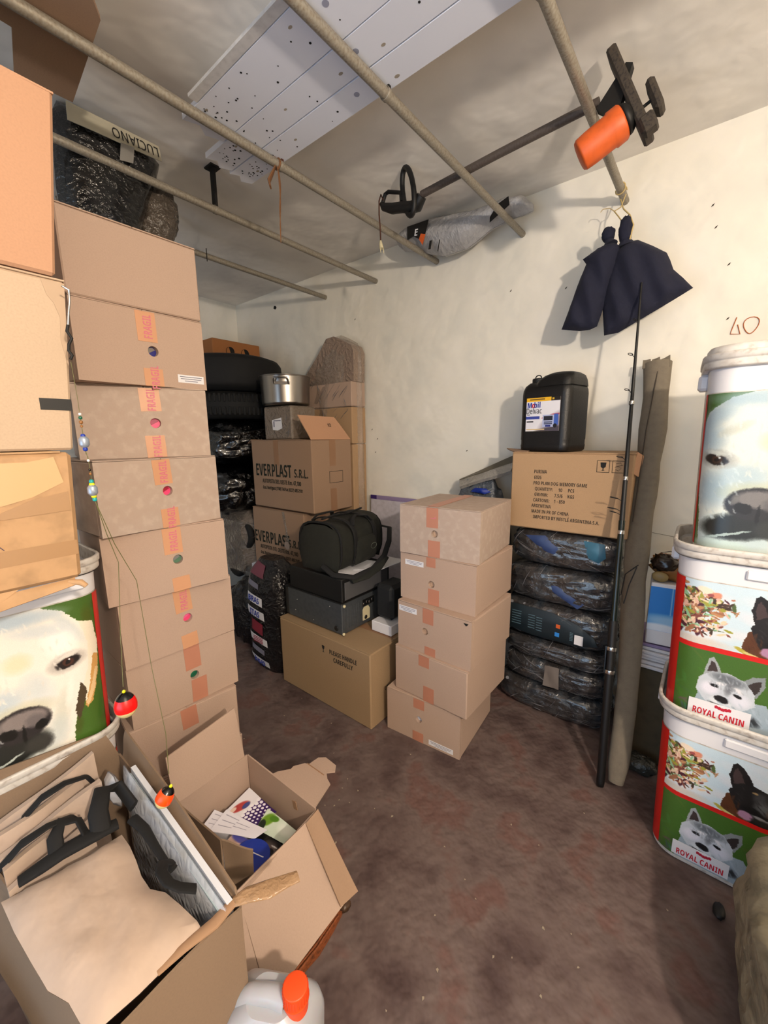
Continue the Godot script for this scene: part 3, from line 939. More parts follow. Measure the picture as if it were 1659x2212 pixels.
# ---------------------------------------------------------------- the room
func room() -> void:
	var b := MB.new()
	b.box(Vector3(-0.7, -0.1, -0.1), Vector3(6.6, 0.2, 5.0), 0.0)
	struct("floor", b, M.floor)
	b = MB.new()
	b.box(Vector3(-0.7, CEIL + 0.1, -0.1), Vector3(6.6, 0.2, 5.0), 0.0)
	struct("ceiling", b, M.ceiling)
	b = MB.new()
	b.box(Vector3(-0.7, CEIL / 2, BACK - 0.1), Vector3(6.6, CEIL, 0.2), 0.0)
	var back := struct("wall_back", b, M.wall)
	b = MB.new()
	b.box(Vector3(LEFT - 0.1, CEIL / 2, 0.0), Vector3(0.2, CEIL, 4.8), 0.0)
	struct("wall_left", b, M.wall)
	b = MB.new()
	b.box(Vector3(2.3, CEIL / 2, 0.0), Vector3(0.2, CEIL, 4.8), 0.0)
	struct("wall_right", b, M.wall)
	# unseen stub wall added on the right to shade the lower pails, sack and floor
	b = MB.new()
	b.box(Vector3(1.5, 0.77, -0.47), Vector3(1.4, 1.54, 0.12), 0.0)
	struct("wall_shade_blocker", b, M.wall)
	# front wall with the garage door opening
	b = MB.new()
	b.box(Vector3(-2.775, CEIL / 2, 2.4), Vector3(1.95, CEIL, 0.2), 0.0)
	b.box(Vector3(1.4, CEIL / 2, 2.4), Vector3(1.6, CEIL, 0.2), 0.0)
	b.box(Vector3(-0.6, 2.43, 2.4), Vector3(2.4, 0.66, 0.2), 0.0)
	struct("wall_front", b, M.wall)
	# marks on the back wall: a hole, flecks, cracks, a brush-written number
	var wf := frame(Vector3(0, 0, BACK + 0.0008), Vector3.RIGHT, Vector3.UP)
	b = MB.new()
	b.prism(v2([-3.155, 2.645, -3.165, 2.625, -3.14, 2.612, -3.12, 2.622, -3.13, 2.64]), 0.01, wf)
	part("wall_hole", b, M.hole, back)
	b = MB.new()
	for q in [[-2.2, 2.36], [-0.12, 2.45], [-0.1, 2.36], [-0.04, 2.2], [-0.02, 1.98], [-1.0, 2.3], [-2.05, 1.55], [-2.0, 1.48], [-2.02, 1.38], [-1.25, 1.4], [-0.7, 2.25]]:
		b.prism(v2([0, 0, 0.008, 0.003, 0.012, 0.012, 0.004, 0.008]), 0.002, wf.translated_local(Vector3(q[0], q[1], 0)))
	part("flecks", b, M.ink_soft, back).set_meta("kind", "stuff")
	b = MB.new()
	b.tube([Vector3(-0.26, 1.035, BACK), Vector3(-0.235, 1.03, BACK), Vector3(-0.215, 1.012, BACK), Vector3(-0.18, 1.008, BACK), Vector3(-0.1, 1.0, BACK)], 0.0022, 5, false, 0.5)
	part("crack", b, mat(Color(0.5, 0.47, 0.42), 0.9), back)
	b = MB.new()
	b.tube([Vector3(0.016, 1.985, BACK), Vector3(0.004, 1.935, BACK), Vector3(0.002, 1.92, BACK), Vector3(0.034, 1.915, BACK), Vector3(0.022, 1.955, BACK)], 0.0065, 6, true, 0.3)
	var ring := []
	for i in 19:
		var a := TAU * i / 17.0 + 1.0
		ring.append(Vector3(0.066 + 0.024 * cos(a) + 0.004 * sin(a * 2.0), 1.945 + 0.033 * sin(a), BACK))
	b.tube(ring, 0.006, 6, true, 0.3)
	part("painted_number", b, M.rustpaint, back)

# ---------------------------------------------------------------- under the ceiling
func overhead() -> void:
	var xs := [-0.45, -0.94, -1.485, -1.985, -2.5]
	var z1 := [0.6, 0.6, 0.6, 0.4, 0.3]
	var lab := ["steel overhead pipe whose end carries the hanging navy bag", "steel overhead pipe running over the tail of the white plastic bag", "steel overhead pipe with a brown strip tied to it", "steel overhead pipe passing in front of the black bag with the name band", "short looking overhead pipe furthest back, behind the tall stack's top carton"]
	for k in 5:
		var b := MB.new()
		b.tube([Vector3(0, 0, BACK - 0.01), Vector3(0, 0, -1.6), Vector3(0, 0, -0.8), Vector3(0, 0, z1[k])], 0.0165, 14)
		var t := thing("overhead_pipe", lab[k], "pipe", Vector3(xs[k], 2.58, 0), 0.0, "pipes under the ceiling")
		part("pipe_tube", b, M.pipe, t)
		b = MB.new()
		b.box(Vector3(0, 0.09, -1.2), Vector3(0.032, 0.185, 0.012), 0.001)
		b.box(Vector3(0, 0.176, -1.2), Vector3(0.06, 0.008, 0.05), 0.001)
		part("hanger", b, M.rust if k == 2 else M.iron, t)
		b = MB.new()
		b.lathe([Vector2(0.0175, -0.008), Vector2(0.0195, -0.007), Vector2(0.0195, 0.007), Vector2(0.0175, 0.008)], 14, Transform3D(Basis(Vector3.RIGHT, -PI / 2), Vector3(0, 0, -1.2)))
		part("collar", b, M.pipe, t)
		if k == 4:
			b = MB.new()
			b.tube([Vector3(0.017, 0.035, -1.42), Vector3(0.017, -0.035, -1.42)], 0.003, 6)
			part("nail", b, M.iron, t)
	# white boards laid across the pipes
	var rows := [[-0.815, -0.845, -1.46, 0.01, M.board_edge, "narrow grey batten along the left side of the white boards"], [-0.849, -0.997, -1.57, 0.02, M.board, "leftmost white board lying on the overhead pipes, shorter than its neighbour"], [-1.002, -1.11, -1.70, 0.02, M.board, "middle white board lying on the overhead pipes, peppered with nail holes"], [-1.116, -1.215, -1.715, 0.02, M.board, "rightmost white board lying on the overhead pipes, next to the hangers"]]
	for k in 4:
		var r: Array = rows[k]
		var x0: float = r[2]
		var poly := v2([x0, r[0], x0 + 0.02, r[0] - (r[0] - r[1]) * 0.35, x0 - 0.012, r[0] - (r[0] - r[1]) * 0.6, x0 + 0.01, r[1], 0.5, r[1], 0.5, r[0]])
		if k == 0:
			poly = v2([x0, r[0], x0, r[1], 0.5, r[1], 0.5, r[0]])
		var y := 2.5985
		var db := Basis(Vector3.RIGHT, Vector3.BACK, Vector3.DOWN)
		var bt := thing("ceiling_board", r[5], "board", Vector3(-0.6, y, (r[0] + r[1]) / 2), 0.0, "boards on the pipes")
		var b := MB.new()
		b.prism(poly, r[3], Transform3D(db, Vector3(0, y, 0)))
		part("board_face", b, r[4], bt, true)
		if k == 0:
			continue
		var hb := MB.new()
		for i in 34:
			var x := x0 + 0.04 + (0.45 * rng.randf() * rng.randf() if i % 4 else rng.randf() * 1.2)
			var z := lerpf(r[0], r[1], rng.randf_range(0.12, 0.88))
			if k == 3 and i < 12:
				x = x0 + rng.randf_range(0.03, 0.13)
			hb.prism(disc(rng.randf_range(0.0018, 0.0042), 8), 0.003, Transform3D(db, Vector3(x, y - 0.0006, z)))
		part("nail_holes", hb, M.hole, bt, true).set_meta("kind", "stuff")
		var mb := MB.new()
		for i in 5:
			var x := x0 + 0.1 + rng.randf() * 0.9
			mb.prism(disc(rng.randf_range(0.004, 0.007), 7), 0.002, Transform3D(Basis(Vector3.RIGHT * 1.6, Vector3.BACK, Vector3.DOWN), Vector3(x, y - 0.0004, lerpf(r[0], r[1], rng.randf_range(0.2, 0.8)))))
		part("stains", mb, tri_mat(mat(Color(0.6, 0.57, 0.52), 0.8), null, 1.0), bt, true).set_meta("kind", "stuff")
		b = MB.new()
		var q: Array = [[], [-0.9, -0.9], [-0.93, -1.047], [-1.03, -1.16]][k]
		b.prism(disc(0.0095, 14), 0.003, Transform3D(db, Vector3(q[0], y - 0.0006, q[1])))
		part("filled_hole", b, M.dent, bt, true)
	# brown strip
	var b := MB.new()
	var pts := []
	var rad := []
	for i in 15:
		var s := i / 14.0
		pts.append(Vector3(-1.483 + 0.006 * sin(s * 9.0), 2.6 - 0.31 * s, -1.185 + 0.008 * cos(s * 7.0)))
		rad.append(0.009 * (1.0 - 0.6 * s) * (0.6 + 0.4 * absf(cos(s * 11.0))))
	b.tube(pts, rad, 8, true, 0.25)
	var t := thing("tied_strip", "thin brown strip knotted round an overhead pipe and dangling down", "strap", Vector3(-1.485, 2.6, -1.19))
	part("hanging_end", b, M.twine, t, true)
	b = MB.new()
	b.tube([Vector3(-1.478, 2.575, -1.175), Vector3(-1.49, 2.545, -1.165), Vector3(-1.505, 2.515, -1.155), Vector3(-1.498, 2.49, -1.155)], [0.006, 0.012, 0.016, 0.012], 8, true, 0.3)
	part("short_end", b, M.twine, t, true)
	b = MB.new()
	var loop := []
	for i in 13:
		loop.append(Vector3(-1.485 + 0.0185 * cos(TAU * i / 12), 2.58 + 0.0185 * sin(TAU * i / 12), -1.185))
	b.tube(loop, 0.004, 6, true)
	part("knot", b, M.twine, t, true)
	trimmer()
	plastic_bag()
	navy_bag()
	name_bag()
	# cardboard lying on the pipes at the upper left
	t = thing("flattened_carton", "large dark brown cardboard sheet lying across the pipes at upper left", "cardboard", Vector3(-1.5, 2.6, -0.3), 0.0)
	b = MB.new()
	var cp := v2([-1.32, 0.5, -1.395, 0.55, -1.775, 0.585, -1.785, 0.44, -1.6, 0.405, -1.55, -0.3, -1.0, -0.3, -1.1, 0.3])
	b.prism(cp, 0.012, Transform3D(Basis(Vector3.RIGHT, Vector3.FORWARD, Vector3.UP), Vector3(0, 2.612, 0)))
	part("sheet", b, M.card_brown, t, true)

func trimmer() -> void:
	var t := thing("string_trimmer", "electric grass trimmer with orange motor lying across the overhead pipes", "trimmer", Vector3(-0.8, 2.61, -1.74))
	var b := MB.new()
	b.tube([Vector3(-0.43, 2.612, -1.725), Vector3(-0.8, 2.612, -1.75), Vector3(-1.185, 2.606, -1.775)], 0.0155, 12)
	part("shaft", b, tri_mat(mat(Color(0.34, 0.31, 0.3), 0.6), M.pipe.albedo_texture, 4.0), t, true)
	# motor housing: axis down-left towards the camera's view, from the guard
	var top := Vector3(-0.35, 2.505, -1.70)
	var ax := (Vector3(-0.478, 2.44, -1.68) - top).normalized()
	var bas := Basis(Quaternion(Vector3.UP, ax))
	b = MB.new()
	b.lathe([Vector2(0.0005, -0.006), Vector2(0.05, -0.005), Vector2(0.054, 0.0), Vector2(0.055, 0.03), Vector2(0.051, 0.034), Vector2(0.051, 0.1), Vector2(0.049, 0.128), Vector2(0.043, 0.136), Vector2(0.0005, 0.138)], 28, Transform3D(bas, top))
	part("motor_housing", b, M.orange, t, true)
	b = MB.new()
	b.lathe([Vector2(0.0005, -0.034), Vector2(0.036, -0.03), Vector2(0.046, -0.018), Vector2(0.048, -0.004), Vector2(0.0005, -0.003)], 24, Transform3D(bas, top))
	part("motor_neck", b, M.black, t, true)
	# neck bracket between shaft and guard
	b = MB.new()
	b.prism(v2([-0.06, -0.02, 0.005, -0.075, 0.04, 0.065, 0.02, 0.075]), 0.03, frame(Vector3(-0.372, 2.6, -1.7), Vector3.RIGHT, Vector3.UP))
	part("bracket", b, M.iron, t, true)
	b = MB.new()
	var g0 := Vector3(-0.397, 2.728, -1.72)
	var g1 := Vector3(-0.272, 2.44, -1.715)
	var dirg := (g1 - g0).normalized()
	b.box((g0 + g1) / 2, Vector3(0.32, 0.03, 0.085), 0.006, Basis(dirg, dirg.cross(Vector3.FORWARD).normalized() * -1.0, Vector3.BACK))
	b.box(g1 + Vector3(0.004, 0.02, 0.03), Vector3(0.05, 0.04, 0.05), 0.006, Basis(dirg, dirg.cross(Vector3.FORWARD).normalized() * -1.0, Vector3.BACK))
	part("cutting_guard", b, M.guard, t, true)
	b = MB.new()
	b.tube([Vector3(-0.33, 2.518, -1.715), Vector3(-0.272, 2.542, -1.715)], 0.005, 8)
	part("spindle", b, M.iron, t, true)
	b = MB.new()
	var sx := Vector3(0.92, 0.38, 0.0).normalized()
	b.box(Vector3(-0.262, 2.546, -1.715), Vector3(0.026, 0.1, 0.07), 0.009, Basis(sx, Vector3(-sx.y, sx.x, 0), Vector3.BACK))
	part("line_spool", b, M.guard, t, true)
	# handles at the other end
	b = MB.new()
	var loop := []
	for i in 25:
		var a := TAU * i / 24.0
		loop.append(Vector3(-1.255 + 0.043 * cos(a) - 0.02 * sin(a), 2.637 + 0.105 * sin(a), -1.765 + 0.02 * cos(a)))
	b.tube(loop, 0.0125, 10, false)
	part("loop_handle", b, M.black, t, true)
	b = MB.new()
	b.tube([Vector3(-1.185, 2.6, -1.775), Vector3(-1.215, 2.572, -1.78), Vector3(-1.25, 2.575, -1.78), Vector3(-1.3, 2.592, -1.78), Vector3(-1.36, 2.605, -1.78), Vector3(-1.415, 2.63, -1.78), Vector3(-1.428, 2.65, -1.78)], [0.024, 0.03, 0.026, 0.024, 0.024, 0.018, 0.012], 12)
	part("grip", b, M.black, t, true)
	b = MB.new()
	b.tube([Vector3(-1.425, 2.645, -1.78), Vector3(-1.405, 2.683, -1.78), Vector3(-1.385, 2.687, -1.78), Vector3(-1.31, 2.658, -1.78), Vector3(-1.305, 2.62, -1.78)], 0.0095, 8)
	part("rear_handle", b, M.black, t, true)
	b = MB.new()
	b.tube([Vector3(-1.41, 2.655, -1.77), Vector3(-1.425, 2.685, -1.77), Vector3(-1.437, 2.66, -1.77), Vector3(-1.438, 2.6, -1.77), Vector3(-1.432, 2.54, -1.77), Vector3(-1.43, 2.475, -1.77)], 0.0035, 6)
	part("cord", b, M.rust, t, true)
	b = MB.new()
	b.tube([Vector3(-1.43, 2.478, -1.77), Vector3(-1.429, 2.462, -1.77), Vector3(-1.424, 2.44, -1.77)], [0.005, 0.009, 0.011], 8)
	b.tube([Vector3(-1.428, 2.44, -1.764), Vector3(-1.426, 2.42, -1.764)], 0.002, 5)
	b.tube([Vector3(-1.418, 2.44, -1.776), Vector3(-1.416, 2.42, -1.776)], 0.002, 5)
	part("plug", b, M.cream, t, true)

func plastic_bag() -> void:
	var t := thing("white_plastic_bag", "grey white plastic bag full of stuff lying on the pipes by the wall", "plastic bag", Vector3(-1.3, 2.6, -2.22))
	var poly := v2([-1.67, 2.67, -1.645, 2.725, -1.58, 2.745, -1.44, 2.746, -1.256, 2.72, -1.116, 2.7, -1.02, 2.697, -0.961, 2.704, -0.876, 2.682, -0.834, 2.635, -0.829, 2.605, -0.87, 2.6, -0.955, 2.603, -1.058, 2.585, -1.124, 2.556, -1.193, 2.53, -1.342, 2.528, -1.43, 2.56, -1.52, 2.6, -1.62, 2.625])
	var b := MB.new()
	var n := FastNoiseLite.new()
	n.frequency = 6.0
	n.fractal_type = FastNoiseLite.FRACTAL_RIDGED
	n.fractal_octaves = 2
	b.pillow(poly, 0.09, 0.07, 0.016, Transform3D(Basis(), Vector3(0, 0, -2.25)), func(p): return 0.014 * n.get_noise_2d(p.x * 0.6, p.y * 1.6))
	part("bag", b, M.grey_bag, t, true)
	# print on the bag: a dark square with a letter and an orange corner
	var f := frame(Vector3(-1.47, 2.655, -2.147), Vector3(1, -0.12, 0.03), Vector3(0, 1, -0.1))
	b = MB.new()
	b.prism(v2([-0.075, 0.045, -0.06, -0.03, -0.02, -0.015, 0.03, -0.04, 0.06, -0.075, 0.075, 0.055]), 0.002, f)
	part("dark_print", b, M.black, t, true)
	text("E", 0.05, f * Vector3(0.0, 0.0, 0.002), f.basis.x, f.basis.y, M.white, t, 1.0, true, "lettering", true)
	b = MB.new()
	b.prism(v2([0.028, -0.04, 0.06, -0.075, 0.068, -0.02, 0.036, -0.012]), 0.002, f.translated_local(Vector3(0, 0, 0.002)))
	part("orange_print", b, M.orange, t, true)
	b = MB.new()
	b.prism(v2([0.105, -0.06, 0.12, -0.06, 0.12, -0.105, 0.105, -0.105]), 0.002, f)
	part("print_line", b, M.ink, t, true)
	b = MB.new()
	b.prism(v2([0.17, -0.065, 0.175, -0.065, 0.175, -0.125, 0.17, -0.125]), 0.002, f)
	part("print_line", b, M.ink, t, true)
	f = frame(Vector3(-0.98, 2.622, -2.163), Vector3(1, 0.35, 0.1), Vector3(-0.2, 1, -0.3))
	b = MB.new()
	b.prism(v2([-0.055, -0.028, 0.06, -0.022, 0.062, 0.03, 0.0, 0.038, -0.05, 0.0]), 0.002, f)
	part("dark_print", b, M.black, t, true)

func navy_bag() -> void:
	var t := thing("navy_cloth_bag", "dark navy cloth bag hung by a tied string from a pipe end", "bag", Vector3(-0.42, 1.97, -2.28))
	var left = v2([-0.455, 2.358, -0.48, 2.365, -0.529, 2.349, -0.585, 2.322, -0.568, 2.297, -0.601, 2.209, -0.628, 2.12, -0.662, 2.02, -0.64, 2.015, -0.575, 1.999, -0.53, 1.998, -0.5, 2.008, -0.485, 2.06, -0.46, 2.18, -0.435, 2.29, -0.43, 2.34])
	var right = v2([-0.42, 2.345, -0.45, 2.32, -0.468, 2.24, -0.49, 2.12, -0.478, 2.03, -0.47, 1.966, -0.44, 1.968, -0.411, 1.969, -0.34, 2.005, -0.247, 2.051, -0.2, 2.075, -0.142, 2.106, -0.182, 2.155, -0.219, 2.196, -0.234, 2.236, -0.25, 2.27, -0.305, 2.312, -0.364, 2.352, -0.4, 2.355])
	for q in [left, right]:
		for i in q.size():
			q[i] = Vector2(q[i].x, 1.5 + (q[i].y - 1.5)) * Vector2(0.965, 1.0) - Vector2(0, (q[i].y - 1.5) * 0.035)
	var fold = func(p): return 0.009 * sin((p.x + 0.38 * (p.y - 2.36)) * 70.0 + 8.0 * (p.x + 0.4) * (p.y - 2.36)) * clampf((2.34 - p.y) * 5.0 + 0.3, 0.2, 1.0)
	var b := MB.new()
	b.pillow(right, 0.06, 0.055, 0.014, Transform3D(Basis(), Vector3(0, 0, -2.2)), fold)
	b.pillow(left, 0.045, 0.045, 0.014, Transform3D(Basis(), Vector3(0, 0, -2.18)), fold)
	part("bag_body", b, M.navy, t, true)
	part("knot", blob(Vector3(-0.467, 2.372, -2.19), Vector3(0.027, 0.029, 0.025), 2.2, 0.25, 2.0, 3, 20, 12), M.navy, t, true)
	part("knot", blob(Vector3(-0.4, 2.37, -2.19), Vector3(0.026, 0.052, 0.026), 2.2, 0.3, 2.0, 5, 20, 14), M.navy, t, true)
	b = MB.new()
	b.tube([Vector3(-0.38, 2.32, -2.18), Vector3(-0.37, 2.38, -2.18), Vector3(-0.39, 2.43, -2.2), Vector3(-0.425, 2.48, -2.24), Vector3(-0.45, 2.545, -2.29)], 0.003, 6)
	b.tube([Vector3(-0.41, 2.4, -2.2), Vector3(-0.44, 2.45, -2.23), Vector3(-0.47, 2.5, -2.28), Vector3(-0.445, 2.51, -2.285), Vector3(-0.43, 2.56, -2.29)], 0.0025, 6)
	b.tube([Vector3(-0.47, 2.5, -2.28), Vector3(-0.49, 2.52, -2.285), Vector3(-0.52, 2.528, -2.29), Vector3(-0.53, 2.518, -2.29)], 0.0018, 5)
	var loop := []
	for i in 15:
		loop.append(Vector3(-0.45 + 0.021 * cos(TAU * i / 12), 2.58 + 0.021 * sin(TAU * i / 12), -2.3 + 0.003 * i))
	b.tube(loop, 0.003, 6)
	part("string", b, M.string, t, true)
	b = MB.new()
	b.tube([Vector3(-0.455, 2.325, -2.185), Vector3(-0.462, 2.345, -2.188), Vector3(-0.466, 2.362, -2.19)], [0.03, 0.016, 0.018], 12)
	b.tube([Vector3(-0.395, 2.31, -2.195), Vector3(-0.398, 2.33, -2.192), Vector3(-0.4, 2.35, -2.19)], [0.036, 0.02, 0.02], 12)
	part("gathered_neck", b, M.navy, t, true)

func name_bag() -> void:
	var t := thing("black_garbage_bag", "black garbage bag with a taped paper name band under the ceiling", "bag", Vector3(-2.1, 2.2, -0.8))
	var f := Transform3D(Basis(Vector3.FORWARD, Vector3.UP, Vector3.RIGHT), Vector3(-2.06, 0, 0))
	var n := FastNoiseLite.new()
	n.frequency = 4.0
	n.fractal_type = FastNoiseLite.FRACTAL_RIDGED
	var b := MB.new()
	b.pillow(v2([0.6, 2.2, 0.585, 2.45, 0.6, 2.7, 0.625, 2.755, 0.72, 2.745, 0.8, 2.757, 0.9, 2.75, 0.955, 2.735, 0.985, 2.69, 0.955, 2.6, 0.93, 2.53, 0.885, 2.42, 0.86, 2.2]), 0.075, 0.2, 0.022, f, func(p): return 0.009 * n.get_noise_2d(p.x * 1.3, p.y * 0.35) * clampf((2.62 - p.y) * 8.0, 0.15, 1.0))
	part("bag", b, M.garbage, t, true)
	b = MB.new()
	b.sheet(f * Vector3(0.625, 2.655, 0.088), f * Vector3(0.96, 2.672, 0.085), f * Vector3(0.955, 2.728, 0.078), f * Vector3(0.63, 2.722, 0.082), 0.003, 0.002, 0.5)
	part("paper_band", b, mat(Color(0.66, 0.64, 0.57), 0.8), t, true)
	text("LUCIANO", 0.05, f * Vector3(0.86, 2.695, 0.089), f.basis * Vector3(-1, -0.03, 0), f.basis * Vector3(0.03, -1, 0.2), M.ink, t, 0.85, false, "lettering", true)
	b = MB.new()
	b.sheet(f * Vector3(0.79, 2.6, 0.088), f * Vector3(0.84, 2.61, 0.088), f * Vector3(0.85, 2.67, 0.09), f * Vector3(0.8, 2.665, 0.09), 0.002, 0.001)
	part("tape_piece", b, mat(Color(0.5, 0.49, 0.47), 0.5), t, true)
	var t2 := thing("clear_plastic_bag", "crumpled brownish see-through bag beside the black bag on the carton top", "plastic bag", Vector3(-2.1, 2.3, -0.98))
	part("bag", blob(Vector3(-2.13, 2.5, -0.975), Vector3(0.1, 0.15, 0.085), 2.2, 0.14, 1.4, 31, 48, 34, Basis(Vector3.RIGHT, -0.2), -1e9, 0.1), tri_mat(mat(Color(0.3, 0.27, 0.24), 0.2), null, 4.0, false, M.garbage.normal_texture, 1.0), t2, true)

# ---------------------------------------------------------------- tall stack at the left
func left_stack() -> void:
	var w := 0.4053
	var d := 0.4147
	var h := 0.2431
	var g := "cartons of the tall left stack"
	var pk := mat(Color(0.88, 0.27, 0.47), 0.4)
	var P := [
		[-1.71, 0.0, -0.645, 1.5, "bottom kraft carton of the tall left stack, mostly hidden behind the leaflet carton", {"tapes": []}],
		[-1.714, 0.223, -0.645, 1.447, "kraft carton second from the floor in the tall left stack, taped at its top edge", {"tapes": [[0.52, 0.0, 0.36, 0.06, 0.05]], "tape_mat": M.tape_red}],
		[-1.723, 0.466, -0.653, 1.513, "kraft carton with a green filled hole in the tall left stack", {"hole": Vector2(0.565, 0.52), "hole_mat": mat(Color(0.05, 0.35, 0.25), 0.4), "hole_mat2": mat(Color(0.07, 0.42, 0.3), 0.4), "tapes": [[0.56, 0.0, 0.4, 0.06, 0.03], [0.6, 0.6, 1.0, 0.06, -0.02]], "tape_mat": M.tape_red}],
		[-1.712, 0.709, -0.647, 1.532, "kraft carton with a bright pink hole directly above the green holed carton", {"hole": Vector2(0.55, 0.5), "hole_mat": pk, "hole_mat2": mat(Color(0.9, 0.4, 0.6), 0.4), "tapes": [[0.52, 0.0, 0.38, 0.062, 0.06, "FRAGIL", 1.0], [0.55, 0.77, 1.0, 0.06, 0.06]]}],
		[-1.688, 0.952, -0.636, 1.453, "kraft carton with a grey filled hole in the middle of the tall left stack", {"hole": Vector2(0.56, 0.5), "hole_mat": mat(Color(0.3, 0.45, 0.36), 0.5), "hole_mat2": mat(Color(0.5, 0.5, 0.5), 0.4), "tapes": [[0.53, 0.0, 0.4, 0.062, 0.02, "FRAGIL", 1.0], [0.57, 0.78, 1.0, 0.06, 0.04]]}],
		[-1.683, 1.195, -0.605, 1.608, "scuffed kraft carton with a pink hole beside the lower bead rig", {"mat": M.card_scuff, "hole": Vector2(0.53, 0.46), "hole_mat": pk, "hole_mat2": mat(Color(0.62, 0.1, 0.2), 0.4), "tapes": [[0.5, 0.0, 0.36, 0.06, 0.05, "FRAGIL", 1.0], [0.53, 0.72, 1.0, 0.06, 0.03, "FRAGIL", 1.0]]}],
		[-1.752, 1.438, -0.657, 1.351, "pale scuffed kraft carton with a pink hole level with the black tape piece", {"mat": M.card_scuff, "hole": Vector2(0.565, 0.5), "hole_mat": pk, "hole_mat2": mat(Color(0.6, 0.15, 0.3), 0.4), "tapes": [[0.54, 0.0, 0.33, 0.064, 0.04, "FRAGIL", 1.0], [0.55, 0.68, 1.0, 0.062, 0.03, "FRAGIL", 1.0]]}],
		[-1.73, 1.681, -0.623, 1.578, "kraft carton with a white address label and a blue hole high in the left stack", {"hole": Vector2(0.555, 0.52), "hole_mat": mat(Color(0.1, 0.1, 0.45), 0.4), "hole_mat2": mat(Color(0.45, 0.42, 0.4), 0.6), "tapes": [[0.52, 0.0, 0.4, 0.062, 0.02, "FRAGIL", 1.0], [0.54, 0.76, 1.0, 0.062, 0.02, "FRAGIL", 1.0]], "label_at": Rect2(0.74, 0.8, 0.235, 0.115)}],
		[-1.724, 1.924, -0.622, 1.564, "plain kraft carton on the very top of the tall left stack", {"tapes": [], "lift": 0.0}],
	]
	for k in P.size():
		var q: Array = P[k]
		var hh := h
		if k == 0:
			hh = 0.2225
		stack_carton(q[4], g, Vector3(q[0], q[1], q[2]), q[3], w, d, hh, q[5])

func centre_stack() -> void:
	var w := 0.4053
	var d := 0.4147
	var h := 0.2371
	var g := "cartons of the free standing stack"
	var hw := mat(Color(0.72, 0.6, 0.5), 0.4)
	var P := [
		[-1.0, 0.0, -1.7, 0.082, "bottom carton of the middle stack, with a white sticker low at its right", {"hole": Vector2(0.46, 0.47), "hole_mat": mat(Color(0.75, 0.78, 0.85), 0.4), "hole_mat2": mat(Color(0.85, 0.87, 0.92), 0.4), "tapes": [[0.46, 0.0, 0.22, 0.06, 0.0], [0.45, 0.78, 1.0, 0.06, 0.0]], "label_at": Rect2(0.6, 0.84, 0.32, 0.11)}],
		[-0.943, 0.237, -1.704, -0.018, "second lowest carton of the middle stack, with no hole and no sticker", {"tapes": [[0.43, 0.0, 0.24, 0.06, 0.0], [0.5, 0.66, 1.0, 0.06, 0.0]]}],
		[-0.933, 0.474, -1.718, -0.025, "middle carton of the five high stack, dark nick at its upper right corner", {"hole": Vector2(0.4, 0.5), "hole_mat": hw, "hole_mat2": hw, "tapes": [[0.44, 0.0, 0.32, 0.06, 0.0], [0.47, 0.82, 1.0, 0.06, 0.0]], "label_at": Rect2(0.02, 0.08, 0.26, 0.12)}],
		[-0.95, 0.711, -1.762, 0.008, "second carton from the top of the middle stack, sticker at upper left", {"hole": Vector2(0.44, 0.56), "hole_mat": hw, "hole_mat2": hw, "tapes": [[0.43, 0.0, 0.2, 0.05, 0.0], [0.47, 0.66, 1.0, 0.06, 0.0]], "label_at": Rect2(0.07, 0.13, 0.26, 0.11)}],
		[-0.958, 0.948, -1.762, 0.075, "top carton of the middle stack, with tape running over its top", {"hole": Vector2(0.46, 0.52), "hole_mat": hw, "hole_mat2": hw, "top_tape": true, "lift": 0.0, "tapes": [[0.43, 0.0, 0.4, 0.06, 0.0, "L", 1.0], [0.455, 0.66, 1.0, 0.062, 0.0]]}],
	]
	for k in P.size():
		var q: Array = P[k]
		q[5]["tape_mat"] = M.tape_red
		q[5]["mat"] = M.card if k != 4 else M.card_scuff
		var t := stack_carton(q[4], g, Vector3(q[0], q[1], q[2]), q[3], w, d, h, q[5])
		if k == 2:
			var b := MB.new()
			b.prism(v2([-0.012, 0.006, 0.012, 0.006, 0.006, -0.002, 0.0, -0.007]), 0.003, Transform3D(Basis(), Vector3(0.175, 0.215, d / 2 + 0.0012)))
			part("nick", b, M.hole, t)

